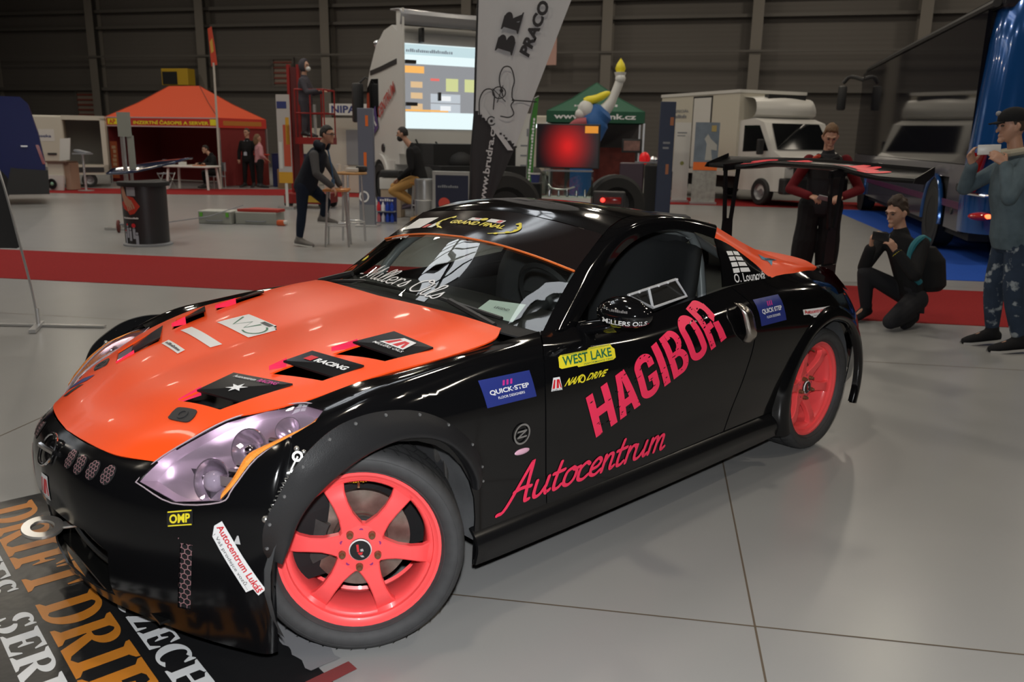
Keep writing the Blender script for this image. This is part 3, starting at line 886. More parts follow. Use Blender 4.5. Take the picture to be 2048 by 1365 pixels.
# ---- wheels (axis = local +y outward)
TREAD = mat('tyre_tread', (0.020, 0.020, 0.021), 0.75, noise=(60, 0.6))
RUST = mat('brake_iron', (0.34, 0.29, 0.25), 0.32, metal=0.9, noise=(40, .4))
CALIPER = mat('caliper_iron', (0.03, 0.028, 0.026), 0.6, noise=(40, .5))
BRONZE = mat('bronze_nut', (0.20, 0.10, 0.05), 0.25, metal=0.4)
def wheel(loc, yaw, concave, side=1, camber=0):
    b = MB()
    # barrel and lip
    b.lathe([(.222, -.175), (.232, -.17), (.226, -.15), (.205, -.09), (.208, .0), (.214, .018), (.219, .022), (.2255, .024), (.2275, .036), (.233, .038), (.2415, .047), (.2505, .048), (.252, .042), (.249, .030), (.238, .0), (.21, -.085), (.238, -.168), (.236, -.178), (.222, -.175)], (0, 0, 0), (0, 1, 0), 56)
    # hub pad
    h = .030 - concave
    b.lathe([(0, h + .004), (.040, h + .004), (.074, h), (.078, h - .006), (.080, h - .03), (0.05, h - .06), (0, h - .06)], (0, 0, 0), (0, 1, 0), 36)
    # six spokes
    for k in range(6):
        a = 2 * PI * k / 6 + R_(9)
        ca, sa = math.cos(a), math.sin(a)
        def P(r, t, y): return (r * ca - t * sa, y, r * sa + t * ca)
        rows = []
        for r, w, y, d in ((.055, .040, h - .002, .03), (.085, .030, h + .001, .03), (.115, .0235, h + .006 + concave * .12, .028), (.155, .023, h + .010 + concave * .35, .026), (.190, .027, h + .006 + concave * .62, .026), (.212, .033, .020, .026), (.226, .040, .026, .026)):
            e = .004
            rows.append([P(r, -w, y - d), P(r, -w, y - e), P(r, -w + e, y), P(r, 0, y + .001), P(r, w - e, y), P(r, w, y - e), P(r, w, y - d), P(r, -w, y - d)])
        b.grid(rows)
        st = len(b.v)
    w = b.build('wheel', PINKR, CAR, ang=40)
    w.location = loc
    w.rotation_euler = (R_(camber), 0, yaw + (PI if side < 0 else 0))
    # tyre
    t = MB()
    prof = [(.240, .040), (.2515, .046), (.255, .056), (.263, .067), (.280, .077), (.297, .078), (.311, .072), (.319, .060), (.3235, .045), (.325, .02), (.3255, -.05), (.325, -.12), (.3235, -.146), (.319, -.162), (.311, -.174), (.297, -.180), (.275, -.178), (.250, -.168), (.236, -.170)]
    t.lathe(prof, (0, 0, 0), (0, 1, 0), 72)
    for rr, yy in ((.2595, .0655), (.3005, .0795)):
        t.tube([(rr * math.cos(q), yy, rr * math.sin(q)) for q in [2 * PI * i / 60 for i in range(60)]], .0013, 5, closed=True)
    tyre = t.build('tyre', RUBBER, w, ang=60)
    g = MB()
    for yy in (-.115, -.05, .015):
        g.lathe([(.3262, yy - .004), (.3264, yy + .004)], (0, 0, 0), (0, 1, 0), 72)
    for k in range(46):
        a = 2 * PI * k / 46
        for y0, y1, da in ((.022, .058, .05), (-.044, .009, .05), (-.109, -.056, -.05), (-.158, -.121, -.05)):
            vs = []
            for i in range(4):
                f = i / 3
                y = y0 + (y1 - y0) * f
                rr = .3264 if -.125 < y < .022 else .3264 - (abs(y - (-.05)) - .072) ** 2 * 1.35
                for e in (-.006, .006):
                    q = a + da * f + e
                    vs.append((rr * math.cos(q), y, rr * math.sin(q)))
            g.add(vs, [(2 * i, 2 * i + 1, 2 * i + 3, 2 * i + 2) for i in range(3)])
    g.build('tread_groove', MATTE, tyre, smooth=False)
    # lug nuts, spare holes, cap
    for k in range(5):
        a = 2 * PI * k / 5 + R_(58)
        c = (.057 * math.cos(a), 0, .057 * math.sin(a))
        n = MB().cyl((c[0], h - .004, c[2]), (c[0], h + .016, c[2]), .0125, .0105, n=12).cyl((c[0], h + .016, c[2]), (c[0], h + .026, c[2]), .0085, .0065, n=6)
        n.build('lug_nut', BRONZE, w)
        a += R_(36)
        MB().cyl((.060 * math.cos(a), h - .002, .060 * math.sin(a)), (.060 * math.cos(a), h + .0016, .060 * math.sin(a)), .0065, n=12).build('bolt_hole', mat('hole_purple', (.30, .02, .16), .5), w)
    cap = MB().lathe([(0, h + .016), (.030, h + .016), (.034, h + .012), (.035, h)], (0, 0, 0), (0, 1, 0), 32).build('centre_cap', BLACKV, w)
    cap['label'] = 'black centre cap with a white ring'
    ring = MB().lathe([(.0318, h + .0155), (.0345, h + .0125), (.0352, h + .011)], (0, 0, 0), (0, 1, 0), 32).build('cap_ring', WHITEV, w)
    lg = D2().poly([(-.012, .020), (-.005, .020), (-.003, -.004), (-.010, -.004)]).poly([(-.008, -.006), (.008, -.006), (.004, -.014), (-.004, -.014)])
    flat('cap_emblem', lg, REDV, w, (0, h + .0165, 0), (-1, 0, 0), (0, 0, 1), .0006)
    flat('cap_emblem', D2().poly([(0, .004), (.008, .006), (.010, -.003), (.001, -.003)]).poly([(-.002, -.016), (.008, -.016), (.012, -.022), (.004, -.022)]), mat('cap_grey', (.45, .42, .42), .4), w, (0, h + .0165, 0), (-1, 0, 0), (0, 0, 1), .0006)
    # valve
    MB().cyl((.0, .012, .205), (.0, .034, .200), .004, n=8).build('valve_stem', BRONZE, w)
    # brake
    d = MB().lathe([(.075, -.052), (.085, -.050), (.088, -.058), (.158, -.058), (.158, -.080), (.07, -.080)], (0, 0, 0), (0, 1, 0), 48)
    d.build('brake_disc', RUST, w)
    MB().lathe([(0, -.045), (.072, -.045), (.076, -.052), (.076, -.08)], (0, 0, 0), (0, 1, 0), 32).build('brake_hat', CALIPER, w)
    c = MB()
    sx = 1
    for a0, a1 in ((150, 205),):
        ring = []
        for i in range(9):
            a = R_(a0 + (a1 - a0) * i / 8)
            ring.append([(r * -math.cos(a), y, r * math.sin(a)) for r, y in ((.105, -.046), (.11, -.038), (.165, -.038), (.172, -.05), (.172, -.105), (.105, -.105))])
        c.grid(ring)
        c.add([p for p in ring[0]], [tuple(range(6))]).add([p for p in ring[-1]], [tuple(range(5, -1, -1))])
    c.build('brake_caliper', CALIPER, w)
    flat('rim_lettering', blur_print(-.03, -.008, .03, .008, 8), YELLOWV, w, (.004, -.005, .2035), (-1, 0, 0), (0, 1, .0), .0).rotation_euler = (R_(0), 0, 0)
    return w
wheel((.060, .752, .325), R_(-33), .0, 1, 4.5)
wheel((.060, -.752, .325), R_(-30), .0, -1)
wheel((-2.65, .800, .325), 0.0, .028)
wheel((-2.65, -.800, .325), 0.0, .028, -1)
for x, z in ((.03, .30), (-2.65, .325)):
    MB().cyl((x, -.62, z), (x, .62, z), .035).build('axle', CALIPER, CAR)
for s in (1, -1):
    MB().cyl((-.05, s * .52, .28), (-.10, s * .46, .80), .028).cyl((-.0705, s * .496, .45), (-.09, s * .47, .68), .06).build('strut', CALIPER, CAR)
b = MB()
b.tube(cr([(-.30, .60, .64), (-.20, .66, .66), (-.16, .70, .60), (-.19, .72, .54), (-.24, .70, .52)], 5), .009)
b.box((-.31, .66, .52), (.05, .05, .09), bev=.012).tube(cr([(-.27, .62, .62), (-.31, .68, .56), (-.325, .70, .44), (-.31, .70, .34)], 5), .008)
b.build('brake_hose', CALIPER, CAR)

# ---- headlights
PURP = mat('headlight_reflector', (0.80, 0.72, 0.80), 0.16, metal=0.85)
PURP2 = mat('headlight_bezel', (0.74, 0.66, 0.73), 0.28, metal=0.75)
AMBER = mat('amber_reflector', (0.95, 0.30, 0.03), 0.3, coat=1.0, bump=(300, .5))
def hl_point(p, d):
    n = Vector(HLAX).normalized()
    return Vector(p) - n * d
def side_of(s, me_o):
    return me_o
HLc = sum((Vector(p) for p in HL), Vector()) / len(HL)
# spine between hood side and lower/outer side, used to ruled-fill the lens
UP = cr([HL[0], HL[1], HL[2], HL[3], HL[4], HL[5], HL[6]], 4)
LO = cr([HL[0], HL[12], HL[11], HL[10], HL[9], HL[8], HL[7], HL[6]], 4)
def resample(P, n):
    P = [Vector(p) for p in P]
    L = [0]
    for a, c in zip(P, P[1:]): L.append(L[-1] + (c - a).length)
    out = []
    for i in range(n):
        t = L[-1] * i / (n - 1)
        k = 0
        while k < len(L) - 2 and L[k + 1] < t: k += 1
        f = (t - L[k]) / max(1e-9, L[k + 1] - L[k])
        out.append(P[k].lerp(P[k + 1], f))
    return out
U_, L_ = resample(UP, 25), resample(LO, 25)
nrm = Vector(HLAX).normalized()
def fill(bulge, k=1.0, off=0.0):
    rows = []
    for a, c in zip(U_, L_):
        a2, c2 = HLc + (a - HLc) * k, HLc + (c - HLc) * k
        w = (a2 - c2).length
        rows.append([a2.lerp(c2, t) + nrm * (off + bulge * w * (1 - (2 * t - 1) ** 2)) for t in [i / 10 for i in range(11)]])
    return rows
for s in (1, -1):
    def put(b, name, m, par=None, ang=40):
        o = b.build(name, m, par or CAR, ang=ang)
        if s < 0:
            bm = bmesh.new(); bm.from_mesh(o.data)
            for v in bm.verts: v.co.y = -v.co.y
            bmesh.ops.reverse_faces(bm, faces=bm.faces[:]); bm.to_mesh(o.data); bm.free()
        return o
    # bucket
    b = MB().grid(fill(0, .985, -.004), flip=False)
    b = MB()
    rim = [HLc + (Vector(p) - HLc) * .975 for p in [*UP, *LO[-2:0:-1]]]
    inner = [HLc + (Vector(p) - HLc) * .86 - nrm * .055 for p in [*UP, *LO[-2:0:-1]]]
    k = len(rim)
    b.add(rim + inner + [HLc - nrm * .075], [(i, (i + 1) % k, k + (i + 1) % k, k + i) for i in range(k)] + [(k + i, k + (i + 1) % k, 2 * k) for i in range(k)])
    hl = put(b, 'headlight', PURP2)
    hl['label'] = 'clear swept headlight with an amber edge'
    # two reflector bowls and a projector
    def bowl(c, r, d, ax, m, n=28):
        b = MB()
        b.lathe([(r * q, d * (q * q)) for q in (0.02, .25, .5, .7, .85, 1.0)] + [(r * 1.07, d * 1.0), (r * 1.08, d * .9)], Vector(c) - Vector(ax).normalized() * d, ax, n)
        return b
    f_ = Vector((.88, .36, .30))
    put(bowl((.455, .60, .60), .062, .05, f_, 0), 'reflector_bowl', PURP, hl)
    put(MB().ball(tuple(Vector((.455, .60, .60)) - f_.normalized() * .012), .032), 'projector_lens', mat('projector_glass', (.35, .33, .38), .05, coat=1.0), hl)
    put(bowl((.345, .615, .672), .060, .05, f_, 0), 'reflector_bowl', PURP, hl)
    put(MB().ball((.338, .612, .67), .018), 'bulb', CHROME, hl)
    put(bowl((.235, .648, .722), .036, .04, Vector((.6, .4, .7)), 0), 'reflector_bowl', PURP, hl)
    b = MB()
    for i in range(7):
        t = i / 6
        p = Vector((.43, .665, .615)).lerp(Vector((.29, .69, .70)), t)
        b.box(p, (.012, .05, .03), rot=Matrix.Rotation(R_(30), 3, 'Z'))
    put(b, 'ribbed_trim', CHROME, hl)
    # amber strip along the outer edge
    edge = cr([HL[11], HL[10], HL[9], HL[8], HL[7], (.145, .728, .766)], 6)
    e1, e2 = [], []
    for p in edge:
        q = HLc + (Vector(p) - HLc) * .955
        d = (HLc - q); d -= nrm * d.dot(nrm); d = d.normalized()
        e1.append(q + nrm * .006); e2.append(q + d * .022 + nrm * .006)
    put(MB().grid([e1, [(a + c) / 2 + nrm * .004 for a, c in zip(e1, e2)], e2]), 'amber_marker', AMBER, hl)['label'] = 'amber marker strip'
    # lens
    o = put(MB().grid(fill(.035, 1.0, .0015)), 'headlight_lens', LENS, hl)
    # pale sealing rim
    ringp = [Vector(p) + nrm * .002 for p in [*UP, *LO[-2:0:-1]]]
    put(MB().tube(ringp, .0020, 6, closed=True), 'headlight_seal', mat('seal_pinkgrey', (.42, .34, .38), .35), hl)

# ---- hood louvres
for k, V in enumerate(VENTC):
    for s in (1, -1):
        fo, fi, ri, ro = [Vector(p) for p in V]
        # black plate over the rear two thirds, lifted towards the rear
        a = fo.lerp(ro, .34); c = fi.lerp(ri, .34)
        up = Vector((0, 0, .020))
        quad = [a + Vector((0, 0, -.004)), c + Vector((0, 0, .006)), ri + Vector((-.006, 0, .010)), ro + Vector((-.006, 0, .008))]
        if s < 0: quad = [Vector((p.x, -p.y, p.z)) for p in quad][::-1]
        b = MB().prism(quad, (0, 0, -.006))
        lv = b.build('hood_louvre', mat('louvre_black', (.008, .008, .009), .22), CAR, smooth=False)
        # fluorescent side cheek beside the opening
        q2 = [fi + Vector((0, 0, .004)), fi.lerp(ri, .42) + Vector((0, 0, .012)), fi.lerp(ri, .42) + Vector((0, -.004, -.02)), fi + Vector((0, 0, -.01))]
        if s < 0: q2 = [Vector((p.x, -p.y, p.z)) for p in q2][::-1]
        MB().add(q2, [(0, 1, 2, 3)]).build('louvre_cheek', PINK, CAR, smooth=False)

# ---- the one mirror left on the car, driver's side
for s in (1,):
    b = MB()
    b.ball((0, 0, 0), (.085, .122, .063), 28, 14)
    for i, (x, y, z) in enumerate(b.v):
        if x < -.018: x = -.018 - (x + .018) * .05
        if z < -.045: z = -.045 + (z + .045) * .4
        if y > 0: z *= 1 - .18 * (y / .118)
        b.v[i] = (x, y, z)
    st = len(b.v)
    o = b.build('side_mirror', BLACK, CAR, ang=55)
    o.location = (-.965, s * .935, .962)
    o.rotation_euler = (R_(4 * s), 0, R_(-6 * s))
    if s < 0: o.scale = (1, -1, 1)
    BM_ = (-.905, .965, .955)
    MB().tube(cr([(0, -.04, -.045), (.02, -.12, -.06), (.05, -.19, -.075)], 4), [.03] * 9, 10).build('mirror_stalk', BLACK, o)
    MB().ball((-.019, 0, .0), (.002, .105, .055), 20, 8).build('mirror_glass', CHROME, o)
# ---- door handle: tall satin bar
for s in (1, -1):
    b = MB()
    pts = cr([(-1.862, .850, .872), (-1.868, .892, .845), (-1.880, .908, .79), (-1.893, .912, .74), (-1.900, .888, .700)], 5)
    rows = []
    for i, p in enumerate(pts):
        w = .030 + .008 * math.sin(PI * i / (len(pts) - 1))
        rows.append([(p[0] + w, p[1] - .012, p[2] + .006), (p[0] + w * .6, p[1] + .002, p[2] + .003), (p[0], p[1] + .004, p[2]), (p[0] - w * .6, p[1] + .001, p[2] - .003), (p[0] - w, p[1] - .014, p[2] - .006)])
    b.grid(rows)
    o = b.build('door_handle', mat('satin_metal', (.50, .46, .42), .24, metal=1.0), CAR)
    o['label'] = 'upright satin metal door handle'
    solidify(o, .006)
    if s < 0: o.scale = (1, -1, 1)

# ---- tow eye
b = MB()
tor = []
b.lathe([(.034, -.006), (.059, -.006), (.061, 0), (.059, .006), (.034, .006), (.032, 0)], (0, 0, 0), (0, 0, 1), 36, closed_prof=True)
b.box((-.085, .0, 0), (.085, .034, .009), bev=.003)
o = b.build('tow_eye', mat('tow_steel', (.62, .60, .56), .35, metal=.9), CAR)
o.location = (.775, .03, .345)
o.rotation_euler = (R_(-10), R_(-4), R_(-14))

# ---- grille slots and nose emblem
MESHP = mat('pink_grey_mesh', (.55, .30, .32), .4, metal=.5)
def on_surface(bvh, o, d):
    h = bvh.ray_cast(Vector(o), Vector(d).normalized())
    return h[0], h[1]
_bm = bmesh.new()
for me in BODY:
    _bm.from_mesh(me)
BVH = BVHTree.FromBMesh(_bm)
_bm.free()
def nose(y, z):
    p, n = on_surface(BVH, (1.5, y, z), (-1, 0, 0))
    if n.x < 0: n = -n
    return p, n
def honeycomb(w, h, R, t, inside):
    d = D2()
    j = 0; y = -h
    while y < h + R:
        x = -w + (.866 * R if j % 2 else 0)
        while x < w + R:
            c = [(x + R * math.cos(R_(30 + 60 * k)), y + R * math.sin(R_(30 + 60 * k))) for k in range(4)]
            for a, q in zip(c, c[1:]):
                if inside(*a) and inside(*q): d.stroke([a, q], t, n=1, smooth=False)
            x += 1.732 * R
        y += 1.5 * R; j += 1
    return d
p, n = nose(.02, .594)
upv = (Vector((0, 0, 1)) - n * n.z).normalized()
ex = upv.cross(n).normalized()
b = MB()
for a0 in (0, PI):
    b.tube([p + n * .006 + ex * .040 * math.cos(a0 + t) * 1.1 + upv * .050 * math.sin(a0 + t) for t in [i * PI / 10 for i in range(11)]], .0055, 8)
b.tube([p + n * .008 - ex * .055, p + n * .012, p + n * .008 + ex * .055], .0085, 6)
b.build('nose_emblem', CHROME, CAR)['label'] = 'chrome nose emblem'

# ---- mouth and side vent interiors
b = MB()
b.span((.50, -.38, .15), (.52, .38, .46)).span((.38, -.5, .148), (.655, .22, .156)).span((.38, .1, .148), (.60, .5, .156))
for k in range(4):
    z = .235 + .045 * k
    b.tube(cr([(.57, -.36, z + .02), (.63, -.17, z), (.63, .17, z), (.57, .36, z + .02)], 6), .009, 8)
b.build('bumper_mouth', mat('mouth_black', (.006, .006, .006), .3), CAR)
for s in (1, -1):
    c = Vector((.545, s * .587, .325))
    nn = Vector((.80, s * .60, 0)).normalized()
    ey = Vector((-.05, s * .15, 1)).normalized(); ex = ey.cross(nn)
    sv = flat('bumper_side_vent', D2().rect(-.06, -.14, .06, .14), MATTE, CAR, c, ex, ey, -.035)
    flat('vent_mesh', honeycomb(.036, .125, .0115, .0026, lambda a, q: abs(a) < .036 and abs(q) < .125), MESHP, sv, c, ex, ey, -.008)

# ---- bumper spring clip beside the headlight, hood pins, side emblem and marker
def side(x, z, lift=.003):
    p, n = on_surface(BVH, (x, 2.0, z), (0, -1, 0))
    if n.y < 0: n = -n
    return p + n * lift, n
for s in (1, -1):
    a, na = side(.285, .690, .012); c, nc = side(.390, .540, .012)
    b = MB().tube([a, a.lerp(c, .25)], .004, 8)
    b.tube([a.lerp(c, .22) + na * .002 + Vector((math.cos(i * .9) * .004, math.sin(i * .9) * .003, 0)) for i in range(2)], .003)
    sp = []
    for i in range(70):
        t = .22 + .68 * i / 69
        w = i * .9
        e1 = na.orthogonal().normalized(); e2 = na.cross(e1)
        d = (c - a).normalized(); e1 = (na - d * na.dot(d)).normalized(); e2 = d.cross(e1)
        sp.append(a.lerp(c, t) + (e1 * math.cos(w) + e2 * math.sin(w)) * .0045)
    b.tube(sp, .0016, 5)
    d = (c - a).normalized(); e1 = (na - d * na.dot(d)).normalized(); e2 = d.cross(e1)
    b.lathe([(.009, -.004), (.015, -.004), (.015, .004), (.009, .004)], a, e1, 16, closed_prof=True)
    b.ball(tuple(a - d * .018 + e2 * .012), .008, 10, 6).ball(tuple(a - d * .018 - e2 * .010), .007, 10, 6).ball(tuple(c), .011, 12, 8)
    o = b.build('bumper_clip', mat('zinc', (.68, .67, .64), .28, metal=.9), CAR)
    if s < 0: o.scale = (1, -1, 1)
def hoodp(x, y, lift=.003):
    p, n = on_surface(BVH, (x, y, 2), (0, 0, -1))
    if n.z < 0: n = -n
    return p + n * lift, n
for s in (1, -1):
    p, n = hoodp(.434, s * .372, .0)
    ex = (Vector((-.42, s * .90, 0)) - n * n.dot(Vector((-.42, s * .90, 0)))).normalized()
    ey = n.cross(ex)
    d = D2()
    pts = [(-.042, -.010), (-.034, -.024), (.030, -.026), (.044, -.010), (.042, .012), (.030, .026), (-.030, .026), (-.042, .012)]
    P2 = cr(pts, 4, closed=True)
    b = MB().prism([p + ex * q[0] + ey * q[1] - n * .002 for q in P2], n * .006)
    b.lathe([(.012, 0), (.018, .0), (.018, .002), (.012, .002)], p + n * .0045, n, 20, closed_prof=True)
    b.build('hood_pin', mat('pin_rubber', (.02, .02, .022), .55), CAR, smooth=True, ang=30)

# ---- wipers, dash sheet, interior
b = MB()
b.tube([(-.70, -.20, .947), (-.655, .25, .951), (-.685, .58, .920)], .008, 6)
b.tube([(-.64, -.60, .905), (-.655, -.30, .945), (-.655, .12, .952)], .008, 6)
b.tube([(-.63, .60, .905), (-.66, .30, .948)], .012, 6)
b.tube([(-.62, -.62, .905), (-.70, -.46, .955)], .014, 6)
b.build('windscreen_wiper', mat('wiper_black', (.015, .015, .015), .45), CAR)
INT = mat('interior_black', (.018, .018, .019), .6)
b = MB()
b.grid(crgrid([[(-.72, -.66, .86), (-.66, 0, .90), (-.72, .66, .86)], [(-.86, -.68, .90), (-.84, 0, .92), (-.86, .68, .90)], [(-1.02, -.68, .88), (-1.02, 0, .90), (-1.02, .68, .88)], [(-1.06, -.68, .70), (-1.06, 0, .70), (-1.06, .68, .70)]], 4, 4))
b.build('dashboard', INT, CAR)
b = MB()
b.lathe([(.165, -.012), (.18, 0), (.165, .012), (.15, 0)], (-1.18, .34, .90), (-.90, 0, .42), 36, closed_prof=True)
b.cyl((-1.18, .34, .90), (-1.02, .34, .82), .03); b.box((-1.17, .34, .90), (.02, .30, .03)); b.ball((-1.18, .34, .90), .045)
b.build('steering_wheel', INT, CAR)
for y in (.34, -.36):
    b = MB()
    b.grid(crgrid([[(-1.95, y - .24, 1.08), (-2.0, y, 1.10), (-1.95, y + .24, 1.08)], [(-1.82, y - .30, .85), (-1.92, y, .86), (-1.82, y + .30, .85)], [(-1.70, y - .25, .50), (-1.80, y, .48), (-1.70, y + .25, .50)], [(-1.35, y - .25, .50), (-1.38, y, .42), (-1.35, y + .25, .50)]], 5, 5))
    b.box((-1.98, y, 1.16), (.09, .26, .14), bev=.03)
    o = b.build('bucket_seat', mat('seat_cloth', (.03, .03, .033), .8), CAR)
    solidify(o, .05)
CAGE = mat('cage_grey', (.30, .31, .32), .35)
b = MB()
for s in (1, -1):
    b.tube(cr([(-.92, s * .62, .30), (-.95, s * .62, .88), (-1.30, s * .54, 1.15), (-1.95, s * .50, 1.15), (-2.00, s * .58, .70), (-2.0, s * .60, .3)], 5), .022, 10)
    b.tube([(-1.95, s * .50, 1.14), (-2.85, s * .40, .80)], .022, 10)
    b.tube([(-.98, s * .66, .72), (-2.0, s * .64, .62)], .022, 10)
b.tube([(-1.95, -.5, 1.15), (-1.95, .5, 1.15)], .022, 10).tube([(-1.28, -.54, 1.14), (-1.28, .54, 1.14)], .022, 10).tube([(-1.97, -.55, 1.0), (-1.98, .58, .45)], .022, 10)
b.build('roll_cage', CAGE, CAR)

# ---- wing on two tall stands
WB = mat('wing_black', (.006, .006, .0065), .30, spec=.15)
WC, WH = .145, .695          # middle and half span
rows = []
for q in (-1, -.96, -.7, -.5, -.4, -.33, -.25, -.15, 0, .15, .25, .33, .4, .5, .7, .96, 1):
    y = WC + WH * q
    k = max(0.0, min(1.0, (abs(q) - .26) / .42)); k = k * k * (3 - 2 * k)
    tilt = -.030 * q
    le = (-3.62, 1.438 - .046 * k + tilt * .75); te = (-3.86, 1.466 - .02 * abs(q) + tilt * .55)
    cx, cz = te[0] - le[0], te[1] - le[1]
    row = []
    for a, h in ((0, 0), (.05, .010), (.3, .002), (.6, -.006), (.9, -.002), (1, .010), (1.01, .005), (.96, -.012), (.6, -.030), (.3, -.034), (.06, -.018), (0, 0)):
        row.append((le[0] + cx * a, y, le[1] + cz * a + h))
    rows.append(row)
b = MB().grid(crgrid([r for r in rows], 2, 1))
b.add(rows[0][:-1], [tuple(range(11))]); b.add(rows[-1][:-1], [tuple(range(10, -1, -1))])
wing = b.build('rear_wing', WB, CAR, ang=40)
wing['label'] = 'black rear wing with red script'
for q in (1, -1):
    y = WC + q * (WH + .004)
    z = 1.392 - .0225 * q
    e = [(-3.59, y, z - .012), (-3.62, y, z + .018), (-3.87, y, z + .078), (-3.88, y, z + .03), (-3.74, y, z - .022)]
    MB().prism(e, (0, q * .006, 0)).build('wing_end_plate', WB, wing, smooth=False)
for y, dz in ((.375, -.008), (-.365, .008)):
    o = MB()
    o.prism([(-3.545, y, .80), (-3.680, y, .80), (-3.665, y, 1.06), (-3.56, y, 1.07)], (0, .014, 0))
    o.prism([(-3.56, y, 1.05), (-3.592, y, 1.05), (-3.555, y, 1.40 + dz), (-3.525, y, 1.41 + dz)], (0, .014, 0))
    o.prism([(-3.634, y, 1.05), (-3.665, y, 1.05), (-3.715, y, 1.40 + dz), (-3.683, y, 1.41 + dz)], (0, .014, 0))
    o.prism([(-3.52, y, 1.375 + dz), (-3.735, y, 1.385 + dz), (-3.735, y, 1.432 + dz), (-3.52, y, 1.418 + dz)], (0, .014, 0))
    o.box((-3.47, y + .007, .80), (.42, .05, .07))
    o.build('wing_stand', WB, CAR, smooth=False)
# dark corner of the tail: lamp clusters
for s in (1, -1):
    rows = [[(-2.985, s * .80, .80), (-3.0, s * .70, .885)], [(-3.10, s * .75, .775), (-3.12, s * .60, .88)], [(-3.22, s * .64, .77), (-3.22, s * .50, .87)]]
    MB().grid(crgrid([[tuple(Vector(p) + Vector((-.012, s * .012, .008))) for p in r] for r in rows], 4, 3), flip=(s > 0)).build('tail_lamp', mat('tail_red', (.10, .004, .008), .06, coat=1), CAR)
# ---- everything stuck on the bodywork
def decal(name, d2, m, parent, p00, p10, p01, w=1.0, h=1.0, lift=.0022, maxe=.035, label=None, far=.4):
    """lay artwork measured 0..w, 0..h onto the body sheets; p00,p10,p01 = its lower-left, lower-right, upper-left corners"""
    p00, p10, p01 = Vector(p00), Vector(p10), Vector(p01)
    ex, ey = (p10 - p00) / w, (p01 - p00) / h
    n = ex.cross(ey).normalized()
    bm = bmesh.new()
    vs = [bm.verts.new((x, y, q)) for (x, y), q in zip(d2.v, d2.z())]
    for f in d2.f:
        try: bm.faces.new([vs[i] for i in f])
        except ValueError: pass
    for v in bm.verts: v.co = p00 + ex * v.co.x + ey * v.co.y + n * v.co.z
    bmesh.ops.triangulate(bm, faces=bm.faces[:])
    for _ in range(5):
        es = [e for e in bm.edges if e.calc_length() > maxe]
        if not es: break
        bmesh.ops.subdivide_edges(bm, edges=es, cuts=1)
        bmesh.ops.triangulate(bm, faces=bm.faces[:])
    for v in bm.verts:
        up = (v.co - p00).dot(n)
        hit = BVH.ray_cast(v.co + n * far, -n, far * 2)
        if hit[0] is None: hit = BVH.find_nearest(v.co)
        nn = hit[1] if hit[1].dot(n) > 0 else -hit[1]
        v.co = hit[0] + nn * (lift + up)
    me = bpy.data.meshes.new(name)
    bm.to_mesh(me); bm.free()
    o = link_mesh(name, me, m, parent, smooth=True, ang=0)
    if label: o['label'] = label
    return o

